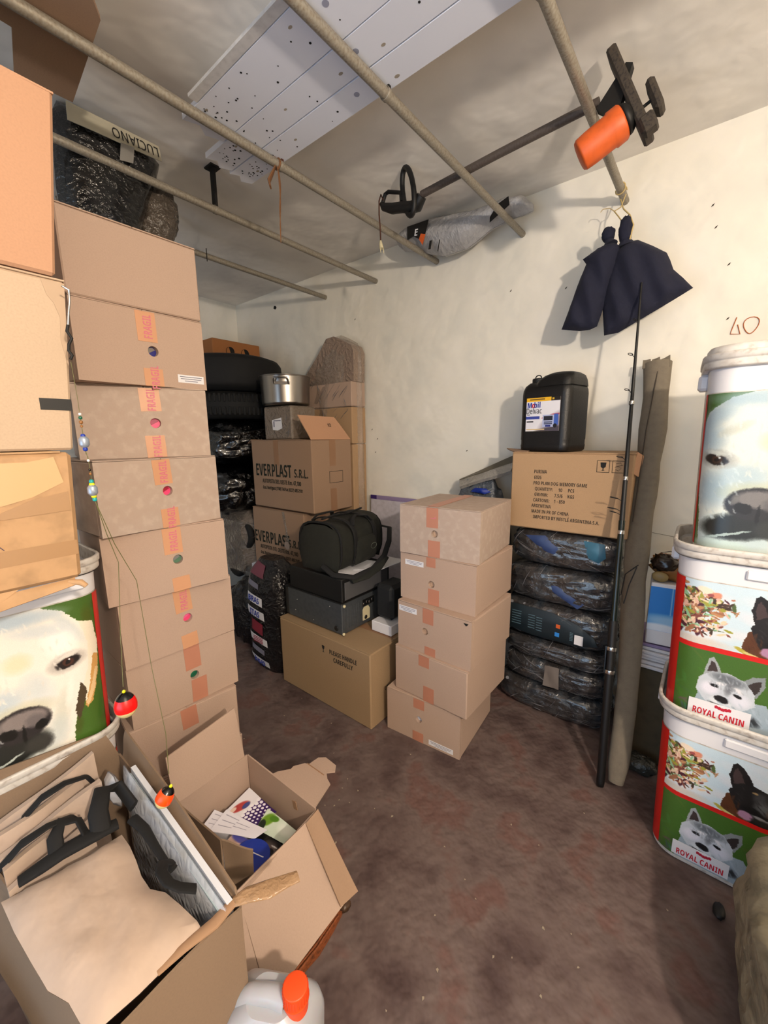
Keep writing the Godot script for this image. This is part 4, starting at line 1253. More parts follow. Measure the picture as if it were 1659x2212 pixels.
# three big cartons in front of the frame's left edge, standing on the left pails
func left_boxes() -> void:
	# front face at x = -1.2, seen edge at z about -0.3
	var A := thing("large_carton", "orange brown carton on top of the pile at the left edge", "box", Vector3(-1.4, 1.865, -0.03), PI / 2 + 0.03, "large cartons at the left edge")
	var b := MB.new()
	var lean := Basis(Vector3.RIGHT, Vector3(0.115, 1, 0), Vector3.BACK)
	b.box(Vector3(0.022, 0.19, 0), Vector3(0.56, 0.38, 0.42), 0.006, lean)
	part("body", b, M.card_orange, A)
	b = MB.new()
	b.sheet(Vector3(-0.236, 0.382, 0.21), Vector3(0.324, 0.382, 0.21), Vector3(0.324, 0.386, 0.0), Vector3(-0.236, 0.386, 0.0), 0.004, 0.004, 0.4)
	part("top_flap", b, M.card_orange, A)
	b = MB.new()
	b.sheet(Vector3(-0.236, 0.386, -0.003), Vector3(0.324, 0.386, -0.003), Vector3(0.324, 0.382, -0.21), Vector3(-0.236, 0.382, -0.21), 0.004, 0.003, 1.4)
	part("top_flap", b, M.card_orange, A)
	var B := thing("large_carton", "pale carton with a black tape piece, between two others at left edge", "box", Vector3(-1.41, 1.478, -0.02), PI / 2 + 0.015, "large cartons at the left edge")
	b = MB.new()
	var lean_b := Basis(Vector3.RIGHT, Vector3(0.08, 1, 0), Vector3.BACK)
	b.box(Vector3(0.015, 0.19, 0), Vector3(0.56, 0.38, 0.42), 0.005, lean_b)
	part("body", b, M.card_pale, B)
	for s in [-1.0, 1.0]:
		b = MB.new()
		b.box(Vector3(0.03, 0.3825, s * 0.1055), Vector3(0.56, 0.004, 0.209), 0.001)
		part("top_flap", b, M.card_pale, B)
	b = MB.new()
	b.box(Vector3(0.259, 0.105, 0.2108), Vector3(0.06, 0.026, 0.001), 0.0)
	part("black_tape", b, M.black, B)
	b = MB.new()
	b.prism(v2([0.265, 0.376, 0.308, 0.376, 0.294, 0.19, 0.286, 0.25, 0.291, 0.3, 0.283, 0.33, 0.272, 0.345]), 0.001, Transform3D(Basis(), Vector3(0, 0, 0.2114)))
	part("torn_edge", b, tri_mat(mat(Color(0.7, 0.6, 0.5), 0.7), null, 1.0), B)
	var C := thing("large_carton", "old tan carton patched with clear tape, lowest at the left edge", "box", Vector3(-1.41, 1.163, -0.012), PI / 2 - 0.01, "large cartons at the left edge")
	b = MB.new()
	b.box(Vector3(0.008, 0.156, 0), Vector3(0.54, 0.308, 0.42), 0.009, Basis(Vector3.RIGHT, Vector3(0.05, 1, 0), Vector3.BACK))
	part("body", b, M.card_tan, C)
	b = MB.new()
	b.sheet(Vector3(-0.265, 0.313, 0.208), Vector3(0.265, 0.313, 0.208), Vector3(0.265, 0.313, -0.2), Vector3(-0.265, 0.313, -0.2), 0.004, 0.0, 0.0)
	part("top_flap", b, M.card_tan, C)
	# loose bottom flaps
	b = MB.new()
	b.sheet(Vector3(-0.27, -0.022, 0.222), Vector3(0.12, -0.01, 0.222), Vector3(0.15, 0.006, 0.212), Vector3(-0.27, 0.006, 0.212), 0.004, 0.003, 2.0)
	b.sheet(Vector3(0.1, -0.03, 0.235), Vector3(0.25, -0.008, 0.23), Vector3(0.255, 0.006, 0.213), Vector3(0.08, 0.0, 0.213), 0.003, 0.003, 1.0)
	b.tube([Vector3(0.24, 0.0, 0.218), Vector3(0.262, -0.006, 0.23), Vector3(0.27, -0.016, 0.236)], [0.006, 0.008, 0.006], 8)
	part("bottom_flap", b, M.card_tan, C)
	# tapes
	b = MB.new()
	b.sheet(Vector3(-0.27, 0.058, 0.2105), Vector3(0.27, 0.062, 0.2105), Vector3(0.27, 0.098, 0.2105), Vector3(-0.27, 0.094, 0.2105), 0.0006)
	b.sheet(Vector3(-0.27, 0.0, 0.2108), Vector3(0.03, 0.002, 0.2108), Vector3(0.03, 0.04, 0.2108), Vector3(-0.27, 0.03, 0.2108), 0.0006)
	part("tape_strip", b, M.tape_clear, C)
	b = MB.new()
	b.prism(v2([-0.27, 0.29, 0.2, 0.29, 0.25, 0.3, 0.262, 0.24, 0.2, 0.21, 0.1, 0.185, -0.05, 0.17, -0.27, 0.168]), 0.0006, Transform3D(Basis(), Vector3(0, 0, 0.2112)))
	part("tape_patch", b, M.tape_pale, C)
	b = MB.new()
	b.prism(v2([0.268, 0.218, 0.2, 0.205, 0.1, 0.165, 0.268, 0.172]), 0.0006, Transform3D(Basis(), Vector3(0, 0, 0.2118)))
	part("tape_patch", b, M.tape_clear, C)
	# pen mark
	b = MB.new()
	var pz := 0.2122
	b.tube([Vector3(0.138, 0.1, pz), Vector3(0.123, 0.12, pz), Vector3(0.100, 0.14, pz), Vector3(0.100, 0.152, pz), Vector3(0.118, 0.168, pz), Vector3(0.140, 0.172, pz), Vector3(0.138, 0.16, pz), Vector3(0.123, 0.148, pz), Vector3(0.104, 0.141, pz)], 0.0018, 5, true, 0.4)
	part("pen_mark", b, M.ink_blue, C)
	# dark tub on the top carton
	var D := thing("dark_crate", "black crate with a blue grey lid on the orange carton at upper left", "crate", Vector3(-1.5, 2.252, -0.12))
	b = MB.new()
	b.loft([rr(0.3, 0.3, 0.04, 0.0), rr(0.33, 0.33, 0.04, 0.15)])
	part("body", b, M.black, D)
	b = MB.new()
	b.loft([rr(0.35, 0.35, 0.045, 0.15), rr(0.35, 0.35, 0.045, 0.2), rr(0.33, 0.33, 0.04, 0.21)])
	part("lid", b, mat(Color(0.36, 0.37, 0.43), 0.6), D)

# ---------------------------------------------------------------- pails
func pail(label: String, group: String, at: Vector3, yaw: float, print_: Material, brand: bool, lid: bool, red_right: bool, stripe: float) -> Node3D:
	var t := thing("pet_food_pail", label, "pail", at, yaw, group)
	var H := 0.6
	var wb := 0.335
	var wt := 0.365
	var r := 0.075
	var b := MB.new()
	var rings := []
	for k in [[0.0, -0.012], [0.006, 0.0], [0.12, 0.0], [0.24, 0.0], [0.36, 0.0], [0.49, 0.0]]:
		var w: float = lerpf(wb, wt, k[0] / H) + k[1]
		rings.append(rr(w, w, r, k[0], 8))
	b.loft(rings, true, false)
	part("body", b, M.white_dirty, t)
	b = MB.new()
	b.loft([rr(0.359, 0.359, r, 0.49, 8), rr(wt, wt, r, 0.565, 8)], false, false)
	part("neck", b, M.white, t)
	# rim: outside lip, top, inside
	b = MB.new()
	rings = []
	for k in [[0.366, 0.557], [0.39, 0.558], [0.396, 0.563], [0.396, 0.577], [0.392, 0.581], [0.403, 0.583], [0.405, 0.596], [0.4, 0.6005], [0.388, 0.6015], [0.382, 0.598], [0.378, 0.56]]:
		rings.append(rr(k[0], k[0], r + (k[0] - 0.366) / 2, k[1], 8))
	b.loft(rings, false, false)
	part("rim", b, M.white_dirty, t)
	b = MB.new()
	b.fan(rr(0.38, 0.38, r, 0.555, 8), Vector3.UP)
	if lid:
		b = MB.new()
		b.loft([rr(0.386, 0.386, r, 0.595, 8), rr(0.385, 0.385, r, 0.611, 8), rr(0.372, 0.372, r, 0.621, 8), rr(0.35, 0.35, r, 0.623, 8)])
	part("lid", b, M.white_dirty if lid else M.black if red_right else M.white_dirty, t)
	# handle clips
	for s in [-1.0, 1.0]:
		b = MB.new()
		b.box(Vector3(s * 0.19, 0.532, 0), Vector3(0.03, 0.05, 0.07), 0.008)
		part("handle_clip", b, M.white, t)
	# front strap lug
	b = MB.new()
	b.box(Vector3(0.06, 0.528, 0.184), Vector3(0.15, 0.03, 0.012), 0.004)
	part("front_lug", b, M.white, t)
	# wrapped print
	b = MB.new()
	var f = func(u, v):
		var y: float = lerpf(0.02, 0.487, v)
		var w: float = lerpf(wb, wt, y / H) + 0.0025
		var arc := PI / 2 * r
		var flat := w - 2 * r
		var s: float = u * (2 * arc + flat)
		if s < arc:
			var a := s / r
			return Vector3(-w / 2 + r - cos(a) * r, y, w / 2 - r + sin(a) * r)
		if s < arc + flat:
			return Vector3(-w / 2 + r + s - arc, y, w / 2)
		var a2 := (s - arc - flat) / r
		return Vector3(w / 2 - r + sin(a2) * r, y, w / 2 - r + cos(a2) * r)
	b.grid(30, 8, f)
	part("picture_wrap", b, print_, t)
	# red edge stripes of the wrap
	b = MB.new()
	var e = func(u, v):
		var q: Vector3 = f.call(lerpf(1.0 - stripe, 1.0, u) if red_right else lerpf(0.0, stripe, u), v)
		return Vector3(q.x, 0, q.z) * 1.003 + Vector3(0, q.y, 0)
	b.grid(6, 6, e)
	part("red_stripe", b, M.red, t)
	if brand:
		b = MB.new()
		var lz := lerpf(wb, wt, 0.05 / H) / 2 + 0.004
		b.box(Vector3(-0.03, 0.056, lz), Vector3(0.155, 0.056, 0.0016), 0.0, Basis(Vector3.RIGHT, 0.026))
		var lb := part("brand_label", b, M.white, t)
		text("ROYAL CANIN", 0.03, Vector3(-0.03, 0.045, lz + 0.0014), Vector3.RIGHT, Vector3.UP, mat(Color(0.75, 0.07, 0.16), 0.6), lb, 0.66)
		b = MB.new()
		for k in 5:
			b.prism(v2([-0.004, 0, 0.004, 0, 0.005, 0.008, 0.0, 0.011, -0.005, 0.008]), 0.0004, Transform3D(Basis(), Vector3(-0.02 + (k - 2) * 0.008, 0.0655 + 0.002 * absf(k - 2), lz + 0.0016)))
		part("crown_emblem", b, mat(Color(0.72, 0.1, 0.2), 0.6), lb)
	return t

func pails() -> void:
	var lab := mat(Color(1, 1, 1), 0.35)
	lab.albedo_texture = labrador()
	lab.clearcoat_enabled = true
	lab.clearcoat = 0.5
	var lab_wide := lab.duplicate()
	lab_wide.uv1_scale = Vector3(1.11, 1, 1)
	lab.albedo_color = Color(0.86, 0.91, 0.93)
	var duo := mat(Color(1, 1, 1), 0.35)
	duo.albedo_texture = two_dogs()
	duo.clearcoat_enabled = true
	duo.clearcoat = 0.5
	var g := "pet food pails at the right"
	pail("bottom pet food pail of the right pile, standing on the floor", g, Vector3(0.138, 0.0, -1.75), 0.0, duo, true, false, false, 0.14)
	pail("middle pet food pail of the right pile, with a lettered dog label", g, Vector3(0.125, 0.556, -1.755), 0.02, duo, true, false, false, 0.14)
	pail("top pet food pail of the right pile, with a closed white lid", g, Vector3(0.14, 1.128, -1.765), 0.05, lab, false, true, false, 0.05)
	g = "pet food pails at the left"
	pail("pet food pail standing on the floor behind the open carton of totes", g, Vector3(-1.6, 0.0, -0.19), PI / 2, lab_wide, false, false, true, 0.14)
	pail("upper left pail printed with a big white dog's face", g, Vector3(-1.595, 0.556, -0.195), PI / 2, lab_wide, false, false, true, 0.14)

# ---------------------------------------------------------------- far corner
func plain_carton(called: String, label: String, at: Vector3, yaw: float, s: Vector3, m: Material, group := "", flaps := true) -> Node3D:
	var t := thing(called, label, "box", at, yaw, group)
	var b := MB.new()
	b.box(Vector3(0, s.y / 2, 0), s, 0.006)
	part("body", b, m, t)
	if flaps:
		for k in [-1.0, 1.0]:
			b = MB.new()
			b.box(Vector3(0, s.y + 0.002, k * s.z / 4), Vector3(s.x, 0.004, s.z / 2 - 0.002), 0.001)
			part("top_flap", b, m, t)
	return t

func printed_face(t: Node3D, w: float, z: float, top: float) -> void:
	# company print of the two big brown cartons, on the local front face
	text("EVERPLAST", 0.125, Vector3(-w * 0.13, top - 0.24, z), Vector3.RIGHT, Vector3.UP, M.ink_green, t, 0.66)
	text("S.R.L.", 0.082, Vector3(w * 0.33, top - 0.25, z), Vector3.RIGHT, Vector3.UP, M.ink_green, t, 0.72)
	text("AUTOPISTA DEL OESTE Km. 47,100", 0.042, Vector3(-w * 0.0, top - 0.32, z), Vector3.RIGHT, Vector3.UP, M.ink_green, t, 0.66)
	text("Gral. Rodriguez (1748) Tel/Fax (0237) 485-2101", 0.034, Vector3(w * 0.01, top - 0.37, z), Vector3.RIGHT, Vector3.UP, M.ink_green, t, 0.62)

func back_corner() -> void:
	# pile of three cartons
	plain_carton("brown_carton", "brownish orange carton at the bottom of the printed carton pile", Vector3(-2.44, 0, -2.01), 0.0, Vector3(0.62, 0.49, 0.36), tri_mat(mat(Color(0.6, 0.38, 0.17), 0.85), null, 1.0))
	var E1 := plain_carton("printed_carton", "lower printed brown carton, with shiny torn tape across its lettering", Vector3(-2.5, 0.495, -2.0), 0.02, Vector3(0.6, 0.475, 0.37), M.card_brown, "printed brown cartons")
	printed_face(E1, 0.6, 0.1865, 0.49)
	var b := MB.new()
	b.sheet(Vector3(0.1, 0.2, 0.187), Vector3(0.14, 0.2, 0.187), Vector3(0.09, 0.47, 0.187), Vector3(0.065, 0.47, 0.187), 0.001, 0.0025, 1.0)
	var tp := part("torn_tape", b, M.wrap, E1)
	b = MB.new()
	b.prism(v2([0.08, 0.245, 0.12, 0.25, 0.135, 0.225, 0.13, 0.195, 0.1, 0.19, 0.075, 0.21]), 0.001, Transform3D(Basis(), Vector3(0, 0, 0.1885)))
	part("torn_patch", b, M.card_scuff, E1)
	var E2 := thing("printed_carton", "upper printed brown carton with open flaps, holding up a pot", "box", Vector3(-2.425, 0.985, -2.01), 0.0, "printed brown cartons")
	b = MB.new()
	b.box(Vector3(0, 0.25, 0), Vector3(0.69, 0.5, 0.38), 0.006)
	part("body", b, M.card_brown, E2)
	printed_face(E2, 0.69, 0.1915, 0.52)
	b = MB.new()
	b.sheet(Vector3(0.345, 0.502, 0.19), Vector3(0.345, 0.502, -0.19), Vector3(0.31, 0.655, -0.06), Vector3(0.275, 0.665, 0.235), 0.005, 0.003, 0.5)
	var fl := part("open_flap", b, M.card_orange, E2)
	text("12", 0.03, Vector3(0.322, 0.6, 0.0), Vector3(0, 0, -1), Vector3(-0.4, 1, 0), M.ink, fl)
	b = MB.new()
	b.sheet(Vector3(-0.345, 0.502, 0.19), Vector3(0.3, 0.502, 0.19), Vector3(0.25, 0.504, 0.05), Vector3(-0.3, 0.505, 0.04), 0.005, 0.004, 1.5)
	b.sheet(Vector3(-0.345, 0.502, -0.19), Vector3(-0.345, 0.502, 0.19), Vector3(-0.42, 0.475, 0.17), Vector3(-0.42, 0.475, -0.19), 0.005, 0.004, 1.5)
	part("open_flap", b, M.card_brown, E2)
	b = MB.new()
	b.box(Vector3(-0.04, 0.41, 0.1908), Vector3(0.055, 0.18, 0.0008), 0.0)
	part("tape_strip", b, M.tape_brown, E2)
	for q in [[0.41, 0.18], [0.08, 0.16]]:
		b = MB.new()
		b.box(Vector3(0.3455, q[0], 0.0), Vector3(0.0008, q[1], 0.06), 0.0)
		part("tape_strip", b, M.tape_brown, E2)
	b = MB.new()
	for q in [[0.2, 0.0, 0.13, 0.003], [0.28, 0.0, 0.13, 0.003]]:
		b.box(Vector3(0.3456, q[0], -0.03), Vector3(0.0006, q[3], q[2]), 0.0)
	for zz in [-0.095, 0.035]:
		b.box(Vector3(0.3456, 0.24, zz), Vector3(0.0006, 0.083, 0.003), 0.0)
	part("printed_frame", b, M.ink, E2)
	b = MB.new()
	b.box(Vector3(0.3006, 0.38, 0.0), Vector3(0.0008, 0.18, 0.06), 0.0)
	part("tape_strip", b, M.tape_brown, E1)
	# small wrapped carton with a label, and the pot on it
	var c := plain_carton("wrapped_carton", "small plastic wrapped grey brown carton under the steel pot", Vector3(-2.5, 1.489, -1.99), 0.08, Vector3(0.28, 0.235, 0.24), tri_mat(mat(Color(0.4, 0.35, 0.3), 0.8), null, 1.0), "", false)
	b = MB.new()
	b.box(Vector3(0, 0.118, 0), Vector3(0.298, 0.24, 0.248), 0.012)
	part("plastic_wrap", b, M.wrap, c)
	b = glint_streaks(16, Vector3(0, 0.12, 0), Vector3(0.14, 0.11, 0.125), 0.0, 0.3, 0.08)
	part("film_glints", b, M.film_glint, c).set_meta("kind", "stuff")
	b = MB.new()
	b.prism(v2([-0.055, 0.14, 0.045, 0.155, 0.05, 0.08, 0.0, 0.065, -0.05, 0.07]), 0.001, Transform3D(Basis(), Vector3(0, 0, 0.1265)))
	var lb := part("paper_label", b, M.paper, c)
	b = MB.new()
	b.box(Vector3(0, 0.135, 0.127), Vector3(0.075, 0.008, 0.0006), 0.0)
	b.box(Vector3(-0.035, 0.11, 0.127), Vector3(0.012, 0.04, 0.0006), 0.0)
	part("print_line", b, M.paper_print, lb)
	var p := thing("steel_pot", "big shiny steel cooking pot standing on the small wrapped carton", "pot", Vector3(-2.535, 1.735, -1.99))
	b = MB.new()
	b.lathe([Vector2(0.0005, 0.0), Vector2(0.158, 0.0), Vector2(0.17, 0.008), Vector2(0.174, 0.02), Vector2(0.181, 0.196), Vector2(0.187, 0.2), Vector2(0.188, 0.205), Vector2(0.184, 0.208), Vector2(0.177, 0.204), Vector2(0.17, 0.03), Vector2(0.152, 0.008), Vector2(0.0005, 0.008)], 48)
	part("pot_body", b, M.steel, p)
	for a in [0.75, 0.75 + PI]:
		b = MB.new()
		var o := Vector3(sin(a), 0, cos(a))
		var s := Vector3(cos(a), 0, -sin(a))
		b.tube([o * 0.179 - s * 0.05 + Vector3(0, 0.14, 0), o * 0.196 - s * 0.05 + Vector3(0, 0.165, 0), o * 0.206 - s * 0.045 + Vector3(0, 0.18, 0), o * 0.209 + Vector3(0, 0.182, 0), o * 0.206 + s * 0.045 + Vector3(0, 0.18, 0), o * 0.196 + s * 0.05 + Vector3(0, 0.165, 0), o * 0.179 + s * 0.05 + Vector3(0, 0.14, 0)], 0.006, 8)
		b.box(o * 0.182 + Vector3(0, 0.145, 0), Vector3(0.12, 0.02, 0.004), 0.001, Basis(s, Vector3.UP, s.cross(Vector3.UP)))
		part("pot_handle", b, M.steel, p)
	# tall wrapped bundle behind
	var T := thing("wrapped_bundle", "tall bundle of tan cartons in clear plastic wrap against the wall", "bundle", Vector3(-2.42, 0, -2.3))
	var hs := [[0.0, 0.8, -2.76, -2.09], [0.8, 1.45, -2.76, -2.085], [1.45, 1.72, -2.76, -2.085], [1.72, 1.9, -2.74, -2.085]]
	for k in hs.size():
		b = MB.new()
		b.box(Vector3((hs[k][2] + hs[k][3]) / 2, (hs[k][0] + hs[k][1]) / 2 + 0.001, -2.3), Vector3(hs[k][3] - hs[k][2], hs[k][1] - hs[k][0] - 0.004, 0.15), 0.006)
		part("carton", b, M.card_memory if k != 3 else M.card, T, true)
	b = MB.new()
	b.prism(v2([-2.7, 1.9, -2.08, 1.9, -2.075, 2.1, -2.1, 2.15, -2.2, 2.2, -2.27, 2.23, -2.35, 2.225, -2.45, 2.12, -2.58, 2.0]), 0.12, Transform3D(Basis(), Vector3(0, 0, -2.245)))
	var top_m := tri_mat(mat(Color(0.55, 0.47, 0.41), 0.2), null, 2.5, false, M.garbage.normal_texture, 1.0)
	top_m.clearcoat_enabled = true
	part("crumpled_top", b, top_m, T, true)
	b = MB.new()
	var wp := v2([-2.79, 0.02, -2.055, 0.02, -2.055, 1.0, -2.06, 1.6, -2.062, 2.1, -2.095, 2.17, -2.18, 2.215, -2.26, 2.25, -2.33, 2.245, -2.38, 2.215, -2.49, 2.13, -2.57, 2.05, -2.64, 1.97, -2.74, 1.9, -2.79, 1.84])
	var n := FastNoiseLite.new()
	n.frequency = 2.4
	n.fractal_type = FastNoiseLite.FRACTAL_RIDGED
	n.fractal_octaves = 3
	b.pillow(wp, 0.088, 0.074, 0.028, Transform3D(Basis(), Vector3(0, 0, -2.313)), func(q): return 0.012 * n.get_noise_2d(q.x * 1.4 + q.y * 0.5, q.y * 0.8 - q.x))
	part("plastic_wrap", b, M.wrap, T, true)
	b = glint_streaks(30, Vector3(-2.36, 1.75, -2.305), Vector3(0.26, 0.2, 0.1), 0.0, 0.7, 0.14)
	part("film_glints", b, M.film_glint, T, true).set_meta("kind", "stuff")
	b = MB.new()
	b.box(Vector3(-2.6, 1.815, -2.203), Vector3(0.13, 0.1, 0.001), 0.0)
	lb = part("paper_label", b, M.paper, T, true)
	b = MB.new()
	for q in [[-2.6, 1.86, 0.13, 0.008], [-2.6, 1.77, 0.13, 0.008], [-2.625, 1.815, 0.004, 0.08]]:
		b.box(Vector3(q[0], q[1], -2.2022), Vector3(q[2], q[3], 0.001), 0.0)
	part("print_line", b, M.ink, lb).transform = T.transform.affine_inverse()
	# tyres on a heap of black bags
	tyre("smooth black tyre lying on top of the tyre pile in the corner", Vector3(-3.2, 1.865, -1.95), 0.42, 0.27, false)
	tyre("black tyre with ribbed tread lying under the smooth top tyre", Vector3(-3.22, 1.655, -1.97), 0.41, 0.205, true)
	var g := "black garbage bags piled under the tyres"
	var bag := thing("black_bag", "glossy black garbage bag directly under the tyres", "bag", Vector3(-3.2, 1.3, -1.95), 0.0, g)
	part("bag", blob(Vector3(-3.22, 1.47, -1.95), Vector3(0.37, 0.18, 0.34), 3.0, 0.1, 1.8, 41, 80, 46, Basis(), -1e9, 0.06, Vector3(1, 0.4, 1)), M.garbage, bag, true)
	bag = thing("black_bag", "glossy black garbage bag in the middle of the dark corner pile", "bag", Vector3(-3.22, 0.95, -1.95), 0.0, g)
	part("bag", blob(Vector3(-3.24, 1.09, -1.93), Vector3(0.38, 0.19, 0.36), 3.0, 0.1, 1.8, 43, 80, 46, Basis(), -1e9, 0.06, Vector3(1, 0.4, 1)), M.garbage, bag, true)
	# wrapped wheels lower down
	var wh := thing("wheel_package", "dark wheels in clear plastic wrap low beside the tall left stack", "wheel bundle", Vector3(-2.98, 0.35, -1.9))
	b = MB.new()
	b.box(Vector3(-3.1, 0.63, -1.98), Vector3(0.5, 0.52, 0.3), 0.04)
	part("core", b, tri_mat(mat(Color(0.2, 0.17, 0.14), 0.8), null, 1.0), wh, true)
	for q in [Vector3(-3.15, 0.76, -1.81), Vector3(-2.94, 0.72, -1.81), Vector3(-3.08, 0.46, -1.81)]:
		b = MB.new()
		var ring := []
		for i in 25:
			ring.append(q + Vector3(cos(TAU * i / 24), sin(TAU * i / 24), 0) * 0.1)
		b.tube(ring, 0.026, 10, false)
		part("wheel_rim", b, M.rubber, wh, true)
	part("film_glints", glint_streaks(20, Vector3(-3.02, 0.62, -1.94), Vector3(0.2, 0.26, 0.18), 0.0, 1.3, 0.12), M.film_glint, wh, true).set_meta("kind", "stuff")
	b = MB.new()
	b.box(Vector3(-3.1, 0.63, -1.94), Vector3(0.54, 0.58, 0.36), 0.08)
	part("plastic_wrap", b, M.wrap, wh, true)
	bag = thing("dark_bag", "dark plastic bag on the floor behind the lettered dark bag", "bag", Vector3(-2.75, 0, -1.7))
	part("bag", blob(Vector3(-2.53, 0.24, -1.62), Vector3(0.2, 0.25, 0.16), 2.6, 0.1, 1.6, 51, 60, 36, Basis(), 0.0, 0.07, Vector3(1, 0.4, 1)), M.dark_plastic, bag, true)
	bag = thing("paper_bag", "small white printed bag wedged behind the lettered dark bag", "bag", Vector3(-2.42, 0.35, -1.62))
	b = MB.new()
	b.pillow(v2([-2.56, 0.38, -2.36, 0.36, -2.33, 0.5, -2.36, 0.66, -2.45, 0.64, -2.56, 0.6]), 0.03, 0.03, 0.04, Transform3D(Basis(), Vector3(0, 0, -1.62)))
	part("bag", b, M.paper, bag, true)
	b = MB.new()
	for k in 3:
		b.box(Vector3(-2.45, 0.585 - 0.025 * k, -1.588), Vector3(0.12 - 0.02 * k, 0.008, 0.001), 0.0)
	part("print_line", b, M.ink, bag, true)
	# lettered dark bag standing on the floor
	bag = thing("lettered_bag", "upright dark plastic sack with blue and red lettering bands", "sack", Vector3(-2.15, 0, -1.52))
	var bw := 0.37
	var f2 := func(u, v):
		v = minf(v, 0.9995)
		var th: float = -TAU * u
		var wv: float = [0.82, 1.0, 0.97, 1.02, 0.98, 1.03, 1.0, 0.96, 0.84, 0.45][clampi(int(v * 9.0), 0, 8)]
		var wn: float = [0.82, 1.0, 0.97, 1.02, 0.98, 1.03, 1.0, 0.96, 0.84, 0.45][clampi(int(v * 9.0) + 1, 0, 9)]
		var w: float = lerpf(wv, wn, v * 9.0 - floorf(v * 9.0))
		var cx := cos(th)
		var cz := sin(th)
		var k: float = pow(pow(absf(cx), 3.0) + pow(absf(cz), 3.0), -1.0 / 3.0)
		return Vector3(-2.165 + cx * k * bw / 2 * w, 0.74 * v, -1.52 + cz * k * 0.13 * w)
	b = MB.new()
	b.grid(32, 36, f2, true)
	b.fan(PackedVector3Array(range(32).map(func(i): return f2.call(i / 32.0, 1.0))), Vector3.UP)
	part("sack", b, M.dark_plastic, bag, true)
	for q in [[0.68, 0.075, 0.65, 0.8, mat(Color(0.42, 0.2, 0.27), 0.4), "", null], [0.585, 0.034, 0.66, 0.76, M.paper_print, "", null], [0.487, 0.056, 0.65, 0.79, M.white, "BRAS", M.blue], [0.395, 0.056, 0.65, 0.8, M.white, "ITAS", M.blue], [0.3, 0.075, 0.68, 0.78, mat(Color(0.5, 0.16, 0.22), 0.4), "", null], [0.215, 0.05, 0.66, 0.81, M.white, "", null], [0.14, 0.034, 0.66, 0.78, M.paper_print, "4", M.ink], [0.06, 0.05, 0.65, 0.81, M.white, "BRAS", M.blue]]:
		b = MB.new()
		b.grid(10, 3, func(u, v):
			var uu: float = lerpf(q[2], q[3], u)
			var yy: float = q[0] + (v - 0.5) * q[1] - 0.02 * (u - 0.5)
			var pp: Vector3 = f2.call(uu, yy / 0.74)
			return Vector3(-2.165 + (pp.x + 2.165) * 1.025, pp.y, -1.52 + (pp.z + 1.52) * 1.025))
		var bd := part("print_band", b, q[4], bag, true)
		var o0: Vector3 = f2.call((q[2] + q[3]) / 2, q[0] / 0.74)
		var o1: Vector3 = f2.call((q[2] + q[3]) / 2 + 0.03, q[0] / 0.74)
		var face := Vector3(-2.165 + (o0.x + 2.165) * 1.04, o0.y, -1.52 + (o0.z + 1.52) * 1.045)
		if q[5] != "":
			text(q[5], 0.055 if q[5] != "4" else 0.035, face + (Vector3(0.04, 0, -0.006) if q[5] == "4" else Vector3.ZERO), (o1 - o0).normalized() + Vector3(0, -0.1, 0), Vector3.UP, q[6], bag, 0.9, true, "lettering", true)
		elif q[4] == M.white:
			var lm := MB.new()
			for k in 4:
				lm.box(face + Vector3(0.0, 0.015 - 0.011 * k, -0.001), Vector3(0.1, 0.005, 0.001), 0.0)
			part("print_lines", lm, mat(Color(0.6, 0.2, 0.28), 0.5), bag, true).set_meta("kind", "stuff")
	# carton with round prints behind the tyres
	var cb := thing("print_carton", "brown carton with two round dark prints behind the tyres", "box", Vector3(-3.5, 2.14, -2.13), PI / 2)
	b = MB.new()
	b.box(Vector3(0, 0.095, 0), Vector3(0.46, 0.19, 0.3), 0.005)
	part("body", b, M.card_orange if false else tri_mat(mat(Color(0.62, 0.4, 0.22), 0.85), null, 1.0), cb)
	for q in [-0.07, 0.075]:
		b = MB.new()
		var ring := []
		for i in 21:
			ring.append(Vector3(q + 0.038 * cos(TAU * i / 20), 0.1 + 0.038 * sin(TAU * i / 20), 0.151))
		b.tube(ring, 0.004, 5, false, 0.3)
		var hp := PackedVector2Array()
		for i in 13:
			hp.append(Vector2(cos(PI * i / 12 - PI / 2 + 0.3), sin(PI * i / 12 - PI / 2 + 0.3)) * 0.037)
		b.prism(hp, 0.001, Transform3D(Basis(), Vector3(q, 0.1, 0.1512)))
		part("round_print", b, M.ink, cb)

func tyre(label: String, at: Vector3, R: float, h: float, tread: bool) -> void:
	var t := thing("tyre", label, "tyre", at, 0.0, "tyres in the corner")
	var b := MB.new()
	var prof := []
	for q in [[0.5, 0.1], [0.52, 0.03], [0.62, 0.0], [0.8, 0.01], [0.93, 0.08], [0.985, 0.2], [1.0, 0.5], [0.985, 0.8], [0.93, 0.92], [0.8, 0.99], [0.62, 1.0], [0.52, 0.97], [0.5, 0.9], [0.56, 0.5], [0.5, 0.1]]:
		prof.append(Vector2(q[0] * R, q[1] * h))
	b.lathe(prof, 56)
	part("casing", b, M.rubber, t)
	if not tread:
		return
	b = MB.new()
	for i in 72:
		var a := TAU * i / 72
		for s in [-1.0, 1.0]:
			b.box(Vector3(cos(a) * R * 0.988, h * (0.5 + 0.24 * s), sin(a) * R * 0.988), Vector3(0.016, h * 0.3, 0.018), 0.003, Basis(Vector3.UP, -a + 0.25 * s))
	part("tread_blocks", b, M.rubber, t).set_meta("kind", "stuff")

